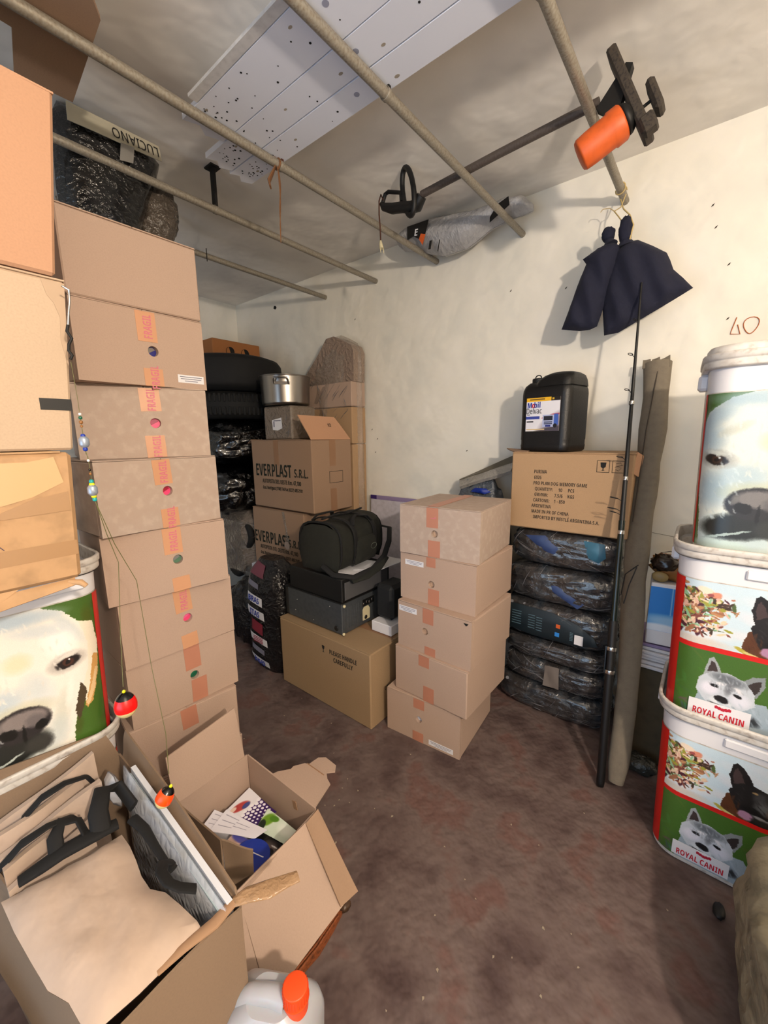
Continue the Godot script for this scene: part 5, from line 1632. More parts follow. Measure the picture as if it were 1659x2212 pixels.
# ---------------------------------------------------------------- middle group
func middle() -> void:
	var t := plain_carton("large_floor_carton", "big tan carton on the floor carrying the computer cases", Vector3(-1.6, 0, -1.605), 0.0, Vector3(0.73, 0.423, 0.4), M.card_olive)
	text("PLEASE HANDLE", 0.036, Vector3(0.17, 0.345, 0.2006), Vector3(1, 0.02, 0), Vector3.UP, M.ink, t, 0.75)
	text("CAREFULLY", 0.036, Vector3(0.17, 0.305, 0.2006), Vector3(1, 0.02, 0), Vector3.UP, M.ink, t, 0.75)
	var b := MB.new()
	b.prism(v2([-0.01, 0.012, 0.01, 0.012, 0.008, -0.004, 0.002, -0.012, 0.002, -0.024, 0.008, -0.027, -0.008, -0.027, -0.002, -0.024, -0.002, -0.012, -0.008, -0.004]), 0.0008, Transform3D(Basis(), Vector3(0.02, 0.352, 0.2008)))
	part("glass_symbol", b, M.ink, t)
	text("COMPUTER", 0.03, Vector3(0.3656, 0.18, 0.03), Vector3(0, 0, -1), Vector3.UP, M.ink_soft, t, 0.7)
	b = MB.new()
	b.box(Vector3(0.15, 0.428, -0.02), Vector3(0.4, 0.001, 0.05), 0.0)
	part("tape_strip", b, M.tape_brown, t)
	# computer case lying on its side
	t = thing("computer_case", "dark grey metal computer tower lying on its side on the tan carton", "computer", Vector3(-1.71, 0.43, -1.66), 0.0)
	b = MB.new()
	b.box(Vector3(0.005, 0.095, 0), Vector3(0.46, 0.18, 0.41), 0.004)
	part("chassis", b, M.zinc, t)
	b = MB.new()
	b.box(Vector3(-0.237, 0.097, 0), Vector3(0.035, 0.19, 0.42), 0.012)
	part("front_bezel", b, M.black, t)
	b = MB.new()
	b.box(Vector3(0.005, 0.1875, 0), Vector3(0.47, 0.007, 0.424), 0.002)
	part("side_panel", b, M.black, t)
	# rear: slot covers, ports, power supply
	for k in 7:
		b = MB.new()
		b.box(Vector3(0.236, 0.092, 0.185 - k * 0.02), Vector3(0.004, 0.12, 0.013), 0.001)
		part("slot_cover", b, M.zinc, t)
	b = MB.new()
	b.box(Vector3(0.2365, 0.135, -0.01), Vector3(0.003, 0.04, 0.1), 0.001)
	part("port_plate", b, M.black, t)
	for k in 4:
		b = MB.new()
		b.box(Vector3(0.238, 0.13 + 0.006 * (k % 2), 0.028 - k * 0.024), Vector3(0.004, 0.014, 0.014), 0.002)
		part("port", b, M.chrome, t)
	b = MB.new()
	b.prism(v2([-0.03, -0.04, 0.03, -0.04, 0.032, 0.02, 0.018, 0.04, -0.018, 0.04, -0.03, 0.025]), 0.002, frame(Vector3(0.2375, 0.07, 0.01), Vector3(0, 0, -1), Vector3.UP))
	part("paper_sticker", b, M.cream, t)
	b = MB.new()
	b.lathe([Vector2(0.0005, 0.0), Vector2(0.012, 0.0), Vector2(0.013, -0.002), Vector2(0.009, -0.003)], 14, Transform3D(Basis(Vector3.BACK, -PI / 2), Vector3(0.239, 0.045, 0.015)))
	part("lock", b, M.chrome, t)
	for q in [[0.17, 0.19], [0.175, -0.17], [0.012, 0.2], [0.02, -0.15]]:
		b = MB.new()
		b.lathe([Vector2(0.008, 0.0), Vector2(0.009, 0.006), Vector2(0.006, 0.01), Vector2(0.0005, 0.011)], 10, Transform3D(Basis(Vector3.BACK, -PI / 2), Vector3(0.236, q[0], q[1])))
		part("thumb_screw", b, M.cream, t)
	for q in [[-0.14, 0.12], [0.0, 0.03], [-0.16, 0.05], [0.14, 0.15]]:
		b = MB.new()
		b.lathe([Vector2(0.004, 0.0), Vector2(0.003, 0.002), Vector2(0.0005, 0.0025)], 8, Transform3D(Basis(Vector3.RIGHT, PI / 2), Vector3(q[0], q[1], 0.2055)))
		part("screw", b, M.chrome, t)
	b = MB.new()
	b.lathe([Vector2(0.015, 0.0), Vector2(0.014, 0.004), Vector2(0.0005, 0.005)], 12, Transform3D(Basis(Vector3.RIGHT, PI / 2), Vector3(0.19, 0.035, 0.2055)))
	part("rubber_foot", b, M.black, t)
	# black case on top
	t = thing("black_case", "matt black flat computer case lying on the grey tower", "computer", Vector3(-1.69, 0.621, -1.66), 0.0)
	b = MB.new()
	b.box(Vector3(0, 0.066, 0), Vector3(0.44, 0.132, 0.41), 0.005)
	part("case", b, M.black, t)
	b = MB.new()
	b.box(Vector3(0.221, 0.06, 0.0), Vector3(0.004, 0.1, 0.37), 0.002)
	part("end_plate", b, tri_mat(mat(Color(0.3, 0.3, 0.31), 0.6), null, 1.0), t)
	duffel()
	# papers by the duffel
	t = thing("paper_sheets", "loose white printed sheets sticking out under the duffel bag", "papers", Vector3(-1.5, 0.755, -1.7))
	b = MB.new()
	b.sheet(Vector3(-1.66, 0.762, -1.5), Vector3(-1.46, 0.758, -1.56), Vector3(-1.4, 0.765, -1.84), Vector3(-1.6, 0.762, -1.78), 0.004, 0.003, 1.0)
	part("sheet", b, M.paper, t, true)
	b = MB.new()
	b.sheet(Vector3(-1.52, 0.766, -1.6), Vector3(-1.4, 0.766, -1.66), Vector3(-1.37, 0.772, -1.92), Vector3(-1.5, 0.77, -1.9), 0.003, 0.003, 2.0)
	part("sheet", b, M.paper, t, true)
	# dark case between the computer and the stack
	t = thing("dark_folder_case", "dark case with white papers beside the computers, behind the middle stack", "case", Vector3(-1.36, 0.43, -1.72))
	b = MB.new()
	b.box(Vector3(-1.335, 0.6, -1.72), Vector3(0.12, 0.2, 0.16), 0.02)
	part("case", b, tri_mat(mat(Color(0.07, 0.08, 0.09), 0.7), null, 1.0), t, true)
	b = MB.new()
	b.box(Vector3(-1.33, 0.46, -1.7), Vector3(0.14, 0.06, 0.18), 0.004)
	part("paper_stack", b, M.paper, t, true)
	# white board with the purple band leaning on the wall
	t = thing("display_board", "white board with a purple band along its top, leaning on the wall", "board", Vector3(-1.88, 0, -2.3))
	var tilt := Basis(Vector3.RIGHT, -0.03)
	b = MB.new()
	b.box(Vector3(0.085, 0.53, -0.06), Vector3(0.49, 1.06, 0.018), 0.003, tilt)
	part("panel", b, M.panel_white, t)
	b = MB.new()
	b.box(Vector3(0.115, 1.046, -0.0652), Vector3(0.43, 0.03, 0.002), 0.0, tilt)
	part("lilac_band", b, M.lilac, t)
	b = MB.new()
	b.box(Vector3(-0.13, 1.046, -0.0652), Vector3(0.06, 0.03, 0.002), 0.0, tilt)
	part("purple_band", b, M.purple, t)

func duffel() -> void:
	var t := thing("duffel_bag", "dark olive travel duffel bag sitting on the black computer case", "bag", Vector3(-1.68, 0.757, -1.68), 0.12)
	var b := MB.new()
	var n := FastNoiseLite.new()
	n.frequency = 5.0
	# length along z; profile in x-y is a rounded arch
	b.grid(30, 24, func(u, v):
		var a: float = TAU * u
		var e := sin(PI * clampf(v, 0.0, 1.0))
		var taper: float = 0.88 + 0.12 * sqrt(maxf(e, 0.0))
		if v <= 0.001 or v >= 0.999:
			taper = 0.8
		var c := cos(a)
		var s := sin(a)
		var k: float = pow(pow(absf(c), 3.2) + pow(absf(s), 3.2), -1.0 / 3.2)
		var y: float = 0.14 + s * k * 0.14
		if s > 0:
			y += 0.02 * sin(v * 6.0 + 2.2) - 0.02 * absf(v - 0.5)
		return Vector3(c * k * 0.165 * taper * (1.0 + 0.04 * n.get_noise_2d(u * 2.0, v)), 0.002 + maxf(0.0, y * (0.9 + 0.1 * taper)) + 0.006 * n.get_noise_2d(c, v * 2.0 + s) * float(s > -0.5), 0.21 - 0.42 * v), true)
	part("body", b, M.olive_cloth, t)
	for z in [0.2085, -0.2085]:
		b = MB.new()
		b.pillow(v2([-0.125, 0.01, 0.125, 0.01, 0.142, 0.07, 0.142, 0.19, 0.11, 0.25, 0.05, 0.272, -0.05, 0.272, -0.11, 0.25, -0.142, 0.19, -0.142, 0.07]), 0.022, 0.01, 0.03, Transform3D(Basis() if z > 0 else Basis(Vector3.UP, PI), Vector3(0, 0, z)))
		part("end_panel", b, M.olive_cloth, t)
	# piping at both ends, webbing straps, zip, side pocket, carry handles
	for z in [0.2, -0.2]:
		b = MB.new()
		var ring := []
		for i in 31:
			var a := TAU * i / 30.0
			var c := cos(a)
			var s := sin(a)
			var k: float = pow(pow(absf(c), 3.2) + pow(absf(s), 3.2), -1.0 / 3.2)
			ring.append(Vector3(c * k * 0.15, 0.145 + s * k * 0.138, z))
		b.tube(ring, 0.007, 6, false)
		part("piping", b, M.strap, t)
	for z in [0.095, -0.095]:
		b = MB.new()
		var ring := []
		for i in 25:
			var a := -0.6 + (PI + 1.2) * i / 24.0
			var c := cos(a)
			var s := sin(a)
			var k: float = pow(pow(absf(c), 3.2) + pow(absf(s), 3.2), -1.0 / 3.2)
			ring.append(Vector3(c * k * 0.172, 0.145 + s * k * 0.146, z))
		b.tube(ring, 0.018, 8, true, 0.25)
		part("webbing", b, M.strap, t)
	b = MB.new()
	b.tube([Vector3(0.01, 0.3, 0.19), Vector3(0.01, 0.305, 0.08), Vector3(0.01, 0.296, -0.05), Vector3(0.01, 0.305, -0.19)], 0.006, 6)
	part("zip", b, M.strap, t)
	b = MB.new()
	b.pillow(v2([-0.1, -0.08, 0.1, -0.08, 0.11, 0.0, 0.1, 0.07, -0.1, 0.07, -0.11, 0.0]), 0.028, 0.0, 0.03, frame(Vector3(0.165, 0.115, 0.0), Vector3(0, 0, -1), Vector3.UP))
	part("side_pocket", b, M.olive_cloth, t)
	b = MB.new()
	var em := []
	for i in 17:
		em.append(Vector3(0.193, 0.12, -0.05) + Vector3(0, sin(TAU * i / 16) * 0.016, cos(TAU * i / 16) * 0.03))
	b.tube(em, 0.0018, 5, false)
	part("oval_emblem", b, mat(Color(0.35, 0.37, 0.33), 0.6), t)
	for s in [1.0, -1.0]:
		b = MB.new()
		b.tube([Vector3(s * 0.15, 0.26, 0.095), Vector3(s * 0.13, 0.29, 0.07), Vector3(s * 0.1, 0.3, 0.0), Vector3(s * 0.13, 0.29, -0.07), Vector3(s * 0.15, 0.26, -0.095)], 0.013, 8, true, 0.4)
		part("carry_handle", b, M.strap, t)
	# shoulder strap with its pad hanging over the front
	b = MB.new()
	b.tube([Vector3(0.1, 0.2, -0.225), Vector3(0.21, 0.2, -0.2), Vector3(0.255, 0.14, -0.12), Vector3(0.27, 0.07, -0.04), Vector3(0.26, 0.02, 0.06), Vector3(0.22, 0.0, 0.19), Vector3(0.12, 0.012, 0.24), Vector3(0.04, 0.05, 0.235)], 0.016, 8, true, 0.35)
	part("shoulder_strap", b, M.strap, t)
	b = MB.new()
	b.tube([Vector3(0.275, 0.06, -0.05), Vector3(0.272, 0.025, 0.03), Vector3(0.25, -0.005, 0.12), Vector3(0.21, -0.02, 0.2)], [0.022, 0.034, 0.034, 0.024], 10, true, 0.4)
	part("strap_pad", b, M.olive_cloth, t)

# ---------------------------------------------------------------- right of the back wall
func right_back() -> void:
	var g := "plastic wrapped pet beds piled by the wall"
	var lab := ["plastic wrapped dark pet bed at the bottom of the pile, bulging onto the floor", "plastic wrapped pet bed second from the floor, with a pale tape patch", "thin plastic wrapped pet bed below the teal printed one", "plastic wrapped pet bed with a teal printed side and a small white sticker", "plastic wrapped pet bed with a bright blue side stripe", "topmost plastic wrapped pet bed, squashed under the brown carton"]
	var ys := [0.0, 0.165, 0.31, 0.42, 0.63, 0.83]
	var hs := [0.172, 0.152, 0.117, 0.217, 0.208, 0.2]
	for k in 6:
		var y: float = ys[k]
		var h: float = hs[k]
		var cx: float = -0.565 + [0.0, 0.015, 0.01, 0.005, 0.02, 0.025][k]
		var t := thing("pet_bed", lab[k], "pet bed", Vector3(cx, y, -2.22), 0.0, g)
		var w: float = 0.54 + [0.04, 0.0, 0.0, 0.03, 0.02, 0.0][k]
		part("bed", blob(Vector3(0, h / 2, 0), Vector3(w / 2 - 0.004, h / 2 - 0.002, 0.158), 4.0, 0.03, 1.8, 60 + k, 110, 44, Basis(), -1e9, 0.03, Vector3(0.5, 1.4, 1)), M.bed, t)
		part("film_glints", glint_streaks(24, Vector3(0, h / 2, 0), Vector3(w / 2, h / 2, 0.163), 4.0, 0.05 if k % 2 == 0 else -0.25, 0.13), M.film_glint, t).set_meta("kind", "stuff")  # painted glints along the wrapped front
		var z := 0.162
		var b := MB.new()
		if k == 3:
			b.pillow(v2([-0.27, 0.05, -0.1, 0.03, 0.12, 0.035, 0.22, 0.06, 0.2, 0.1, 0.12, 0.15, 0.0, 0.18, -0.2, 0.185, -0.27, 0.18]), 0.012, 0.0, 0.03, Transform3D(Basis(), Vector3(0, 0, z - 0.004)))
			var sp := part("printed_side", b, M.teal, t)
			b = MB.new()
			b.box(Vector3(0.135, 0.075, z + 0.0085), Vector3(0.04, 0.05, 0.001), 0.0)
			part("white_sticker", b, M.paper, sp)
			b = MB.new()
			for q in [[-0.18, 0.115, 0.05, 0.07], [-0.1, 0.11, 0.035, 0.07], [-0.06, 0.105, 0.03, 0.07], [0.1, 0.085, 0.015, 0.04]]:
				for i in 6:
					b.box(Vector3(q[0], q[1] + q[3] * (i / 5.0 - 0.5), z + 0.0085), Vector3(q[2], 0.004, 0.001), 0.0)
			part("print_lines", b, mat(Color(0.3, 0.4, 0.45), 0.6), sp).set_meta("kind", "stuff")
			b = MB.new()
			b.box(Vector3(0.035, 0.12, z + 0.0085), Vector3(0.02, 0.02, 0.001), 0.0)
			part("red_print", b, M.orange, sp)
			b = MB.new()
			b.box(Vector3(0.032, 0.075, z + 0.0085), Vector3(0.022, 0.022, 0.001), 0.0)
			part("blue_print", b, M.sky_blue, sp)
		elif k == 4:
			b.pillow(v2([-0.1, 0.12, 0.1, 0.02, 0.13, 0.05, 0.05, 0.09, 0.0, 0.12]), 0.012, 0.0, 0.03, Transform3D(Basis(), Vector3(0, 0, z - 0.006)))
			part("blue_side", b, M.bed_blue, t)
		elif k == 5:
			b.pillow(v2([-0.18, 0.16, -0.08, 0.17, 0.02, 0.09, 0.0, 0.06, -0.1, 0.1]), 0.012, 0.0, 0.03, Transform3D(Basis(), Vector3(0, 0, z - 0.006)))
			part("blue_side", b, M.bed_blue, t)
			b = MB.new()
			b.pillow(v2([0.1, 0.17, 0.19, 0.165, 0.2, 0.1, 0.17, 0.07, 0.12, 0.09]), 0.012, 0.0, 0.03, Transform3D(Basis(), Vector3(0, 0, z - 0.006)))
			part("blue_tab", b, mat(Color(0.2, 0.4, 0.5), 0.4), t)
		elif k == 1:
			b.sheet(Vector3(-0.03, 0.03, z + 0.014), Vector3(0.05, 0.03, z + 0.014), Vector3(0.045, 0.15, z + 0.014), Vector3(-0.025, 0.145, z + 0.014), 0.001, 0.006, 1.0)
			part("tape_patch", b, tri_mat(mat(Color(0.45, 0.42, 0.4), 0.3), null, 1.0), t)
		if k in [0, 3]:
			b = MB.new()
			for i in 6:
				var dd := disc(0.009, 12)
				b.prism(dd, 0.002, Transform3D(Basis(Vector3.RIGHT, -0.5), Vector3(-0.22 + i * 0.07, h - 0.032 - 0.004 * i * float(k == 0), 0.143)))
			part("air_holes", b, mat(Color(0.5, 0.5, 0.52), 0.5), t).set_meta("kind", "stuff")
	# carton with the printed list
	var t := thing("list_carton", "tan carton with a printed list lying on the wrapped pet beds", "box", Vector3(-0.535, 1.032, -2.215), 0.015)
	var b := MB.new()
	b.box(Vector3(0, 0.19, 0), Vector3(0.54, 0.38, 0.33), 0.005)
	part("body", b, M.card_memory, t)
	for s in [-1.0, 1.0]:
		b = MB.new()
		b.box(Vector3(0, 0.3825, s * 0.083), Vector3(0.54, 0.004, 0.162), 0.001)
		part("top_flap", b, M.card_memory, t)
	b = MB.new()
	b.sheet(Vector3(-0.27, 0.386, 0.14), Vector3(-0.2, 0.389, 0.14), Vector3(-0.22, 0.392, 0.02), Vector3(-0.35, 0.4, 0.04), 0.005, 0.002, 1.0)
	part("loose_flap", b, M.card_brown, t)
	b = MB.new()
	b.sheet(Vector3(0.262, 0.3, 0.168), Vector3(0.285, 0.28, 0.1), Vector3(0.29, 0.37, 0.05), Vector3(0.275, 0.39, 0.12), 0.004, 0.002, 0.3)
	part("loose_flap", b, M.card_orange, t)
	var ls := ["PURINA", "6926", "PRO PLAN DOG MEMORY GAME", "QUANTITY:      10      PCS", "GW/NW:       7.5/6     KGS", "CARTONS:     1 - 850", "ARGENTINA", "MADE IN PR OF CHINA", "IMPORTED BY NESTLÉ ARGENTINA S.A."]
	var wd := [0.06, 0.038, 0.245, 0.2, 0.2, 0.155, 0.085, 0.17, 0.315]
	for k in 9:
		text(ls[k], 0.023, Vector3(-0.155 + wd[k] / 2, 0.29 - 0.0285 * k, 0.1658), Vector3.RIGHT, Vector3.UP, M.ink_soft, t, 0.72)
	for k in 2:
		b = MB.new()
		var o := Vector3(0.15 + 0.062 * k, 0.325, 0.1655)
		for q in [[0, 0.026, 0.052, 0.002], [0, -0.026, 0.052, 0.002], [0.025, 0, 0.002, 0.052], [-0.025, 0, 0.002, 0.052]]:
			b.box(o + Vector3(q[0], q[1], 0), Vector3(q[2], q[3], 0.0008), 0.0)
		if k == 0:
			b.prism(v2([-0.012, 0.018, 0.012, 0.018, 0.01, -0.002, 0.002, -0.008, 0.002, -0.017, 0.009, -0.019, -0.009, -0.019, -0.002, -0.017, -0.002, -0.008, -0.01, -0.002]), 0.0008, Transform3D(Basis(), o))
		else:
			b.tube([o + Vector3(-0.012, 0.015, 0), o + Vector3(0.006, 0.018, 0), o + Vector3(0.012, 0.008, 0), o + Vector3(-0.008, 0.002, 0), o + Vector3(0.01, -0.004, 0), o + Vector3(0.0, -0.018, 0), o + Vector3(-0.012, -0.012, 0)], 0.0016, 5, true, 0.4)
			b.tube([o + Vector3(-0.016, -0.002, 0), o + Vector3(0.016, 0.008, 0)], 0.0014, 5, true, 0.4)
		part("handling_symbol", b, M.ink, t)
	jerrycan()
	# rod and sleeve
	rod()
	# clear packets behind the middle stack
	var pk := thing("clear_packet", "long clear plastic packet leaning between carton and grey blue bag", "packet", Vector3(-1.0, 1.13, -2.3))
	b = MB.new()
	b.sheet(Vector3(-1.2, 1.19, -2.23), Vector3(-0.87, 1.31, -2.2), Vector3(-0.87, 1.35, -2.26), Vector3(-1.24, 1.225, -2.3), 0.02, 0.004, 0.4)
	part("packet", b, tri_mat(mat(Color(0.6, 0.59, 0.57), 0.2), null, 3.0, false, M.wrap.normal_texture, 0.8), pk, true)
	b = MB.new()
	b.sheet(Vector3(-1.24, 1.228, -2.3), Vector3(-0.87, 1.352, -2.262), Vector3(-0.88, 1.39, -2.28), Vector3(-1.245, 1.232, -2.32), 0.006, 0.002, 0.4)
	part("dark_edge", b, mat(Color(0.38, 0.36, 0.31), 0.4), pk, true)
	pk = thing("grey_bag", "grey blue plastic bag peeking over the middle stack's top carton", "bag", Vector3(-1.1, 0.0, -2.29))
	part("bag", blob(Vector3(-1.085, 0.62, -2.285), Vector3(0.2, 0.62, 0.09), 2.6, 0.12, 1.8, 91, 40, 30, Basis(), 0.0), tri_mat(mat(Color(0.33, 0.36, 0.4), 0.3), null, 3.0, false, M.wrap.normal_texture, 0.8), pk, true)
	b = MB.new()
	b.pillow(v2([-1.11, 1.175, -1.02, 1.165, -0.985, 1.18, -1.02, 1.2, -1.09, 1.2]), 0.02, 0.0, 0.02, Transform3D(Basis(Vector3.RIGHT, -0.4), Vector3(0, 0, -2.2)).translated(Vector3(0, 0.09, 0.45)))
	part("blue_print", b, M.blue, pk, true)
	# little pile right of the sleeve
	t = plain_carton("grey_crate_box", "dark olive carton under the papers, between sleeve and right pails", Vector3(-0.06, 0.0, -2.18), 0.0, Vector3(0.26, 0.46, 0.28), tri_mat(mat(Color(0.3, 0.27, 0.2), 0.85), M.card_tan.albedo_texture, 2.0))
	var gp := "papers stacked under the blue box"
	for k in 7:
		b = MB.new()
		b.box(Vector3(-0.075 + 0.012 * sin(k * 2.1), 0.472 + k * 0.0165, -2.16 + 0.01 * cos(k * 1.7)), Vector3(0.22, 0.0145, 0.25), 0.003, Basis(Vector3.UP, 0.06 * sin(k * 1.3)))
		single("magazine", b, M.paper if k != 6 else M.lilac, ["lowest white magazine of the small pile left of the right pails", "second white magazine from the bottom of the small pile", "third white magazine up in the small pile", "middle white magazine of the small pile", "white magazine third from the top of the small pile", "white magazine just below the lilac topmost one", "lilac topmost magazine directly under the blue and white box"][k], "magazine", gp)
	t = thing("calendar_box", "small white box printed with blue sky and snow beside the right pails", "box", Vector3(-0.08, 0.585, -2.12), 0.1)
	b = MB.new()
	b.box(Vector3(0, 0.14, 0), Vector3(0.16, 0.28, 0.16), 0.004)
	part("body", b, M.white, t)
	b = MB.new()
	b.box(Vector3(-0.005, 0.165, 0.0805), Vector3(0.15, 0.2, 0.001), 0.0)
	var pic := part("sky_print", b, mat(Color(1, 1, 1), 0.5), t)
	(pic.material_override as StandardMaterial3D).albedo_texture = paint(64, 90, Color(0.15, 0.5, 0.83), [[0.5, 0.75, 0.9, 0.25, 0, Color(0.6, 0.78, 0.92), 0.9], [0.3, 0.96, 0.7, 0.22, 0, Color(0.9, 0.93, 0.97), 0.5], [0.8, 1.0, 0.5, 0.22, 0, Color(0.88, 0.91, 0.96), 0.5], [Rect2(0.52, 0.0, 0.03, 0.6), Color(0.5, 0.72, 0.9)]], 0.0)
	t = thing("brown_ornament", "brown glossy ornament with wire loop on top of the blue box", "ornament", Vector3(-0.09, 0.87, -2.12))
	part("body", blob(Vector3(-0.09, 0.92, -2.12), Vector3(0.08, 0.052, 0.06), 2.2, 0.3, 1.6, 14, 30, 18, Basis(Vector3.BACK, -0.35)), M.gold, t, true)
	part("dark_top", blob(Vector3(-0.115, 0.945, -2.085), Vector3(0.05, 0.038, 0.04), 2.2, 0.3, 2.0, 19, 24, 14), M.brown_gloss, t, true)
	part("face", blob(Vector3(-0.125, 0.89, -2.055), Vector3(0.03, 0.022, 0.012), 2.2, 0.1, 1.5, 20, 20, 12), mat(Color(0.55, 0.46, 0.28), 0.5), t, true)
	b = MB.new()
	b.tube([Vector3(-0.15, 0.96, -2.09), Vector3(-0.13, 0.99, -2.09), Vector3(-0.1, 1.0, -2.09), Vector3(-0.07, 0.985, -2.09), Vector3(-0.06, 0.95, -2.09)], 0.0014, 5)
	part("wire_loop", b, M.iron, t, true)
	t = thing("small_floor_bag", "small dark translucent bag on the floor left of the right pails", "plastic bag", Vector3(-0.12, 0, -1.97))
	part("bag", blob(Vector3(-0.12, 0.035, -1.96), Vector3(0.07, 0.035, 0.045), 2.4, 0.3, 1.8, 23, 28, 16, Basis(), 0.0), tri_mat(mat(Color(0.2, 0.2, 0.18), 0.3), null, 4.0, false, M.wrap.normal_texture, 0.8), t, true)

func jerrycan() -> void:
	var t := thing("oil_jerrycan", "black plastic oil jerrycan with a bright truck label, standing on a carton", "jerrycan", Vector3(-0.655, 1.419, -2.2), -0.2)
	var w := 0.26
	var d := 0.225
	var b := MB.new()
	var rings := []
	for k in [[-0.022, 0.0], [-0.004, 0.008], [0.0, 0.03], [-0.003, 0.035], [-0.003, 0.055], [0.0, 0.06], [0.0, 0.28], [-0.004, 0.3], [-0.02, 0.322], [-0.055, 0.338]]:
		rings.append(rr(w + k[0], d + k[0], 0.04 + k[0] * 0.3, k[1], 6))
	b.loft(rings)
	part("body", b, M.can, t)
	# raised shoulder with the grip
	b = MB.new()
	b.loft([rr(0.2, 0.215, 0.04, 0.315, 6, 0.028), rr(0.18, 0.205, 0.04, 0.345, 6, 0.035), rr(0.15, 0.18, 0.04, 0.366, 6, 0.045), rr(0.11, 0.14, 0.04, 0.378, 6, 0.05), rr(0.06, 0.1, 0.03, 0.382, 6, 0.05)])
	part("shoulder", b, M.can, t)
	b = MB.new()
	b.lathe([Vector2(0.026, 0.3), Vector2(0.026, 0.336), Vector2(0.029, 0.337), Vector2(0.029, 0.362), Vector2(0.026, 0.366), Vector2(0.0005, 0.366)], 22, Transform3D(Basis(), Vector3(-0.085, 0.0, 0.02)))
	part("cap", b, M.black, t)
	b = MB.new()
	var ring := []
	for i in 15:
		ring.append(Vector3(-0.085 + 0.017 * cos(PI * i / 14), 0.366 + 0.016 * sin(PI * i / 14), 0.02))
	b.tube(ring, 0.0028, 6)
	part("pull_ring", b, M.black, t)
	# label
	var z := d / 2 + 0.001
	var tx := paint(150, 160, Color(0.9, 0.9, 0.93), [
		[0.95, 0.75, 0.7, 0.35, -30, Color(0.55, 0.52, 0.6), 0.9], [0.8, 0.95, 0.6, 0.12, -8, Color(0.3, 0.28, 0.33), 0.7], [0.75, 0.55, 0.3, 0.05, -14, Color(0.7, 0.12, 0.14), 0.5],
		[Rect2(0.52, 0.52, 0.33, 0.36), Color(0.68, 0.72, 0.86)], [Rect2(0.85, 0.5, 0.12, 0.32), Color(0.25, 0.38, 0.72)], [Rect2(0.55, 0.56, 0.26, 0.12), Color(0.13, 0.14, 0.2)], [Rect2(0.56, 0.72, 0.24, 0.03), Color(0.25, 0.28, 0.4)], [Rect2(0.56, 0.77, 0.24, 0.03), Color(0.25, 0.28, 0.4)], [Rect2(0.6, 0.82, 0.15, 0.05), Color(0.15, 0.2, 0.5)], [0.88, 0.84, 0.06, 0.07, 0, Color(0.1, 0.1, 0.13), 0.3],
		[Rect2(0.0, 0.55, 0.42, 0.085), Color(0.22, 0.28, 0.62)], [Rect2(0.03, 0.7, 0.2, 0.035), Color(0.2, 0.2, 0.22)], [Rect2(0.03, 0.49, 0.09, 0.03), Color(0.5, 0.5, 0.52)], [Rect2(0.0, 0.0, 1.0, 0.11), Color(0.93, 0.72, 0.16)], [Rect2(0.74, 0.0, 0.26, 0.11), Color(0.12, 0.1, 0.08)], [Rect2(0.77, 0.03, 0.06, 0.05), Color(0.8, 0.65, 0.2)], [Rect2(0.03, 0.935, 0.55, 0.03), Color(0.85, 0.75, 0.55)], [Rect2(0.1, 0.035, 0.45, 0.035), Color(0.45, 0.35, 0.15)],
	], 0.0)
	var lm := mat(Color(1, 1, 1), 0.45)
	lm.albedo_texture = tx
	b = MB.new()
	b.quad(Vector3(-0.088, 0.1, z), Vector3(0.088, 0.1, z), Vector3(0.088, 0.262, z), Vector3(-0.088, 0.262, z))
	b.box(Vector3(0, 0.181, z - 0.0012), Vector3(0.176, 0.162, 0.002), 0.0)
	var lb := part("label", b, lm, t)
	text("M", 0.036, Vector3(-0.07, 0.226, z + 0.001), Vector3.RIGHT, Vector3.UP, M.blue, lb, 0.85)
	text("o", 0.036, Vector3(-0.05, 0.226, z + 0.001), Vector3.RIGHT, Vector3.UP, M.red, lb, 0.85)
	text("bil", 0.036, Vector3(-0.029, 0.226, z + 0.001), Vector3.RIGHT, Vector3.UP, M.blue, lb, 0.85)
	text("Delvac", 0.036, Vector3(-0.046, 0.198, z + 0.001), Vector3.RIGHT, Vector3.UP, M.ink, lb, 0.8, false)

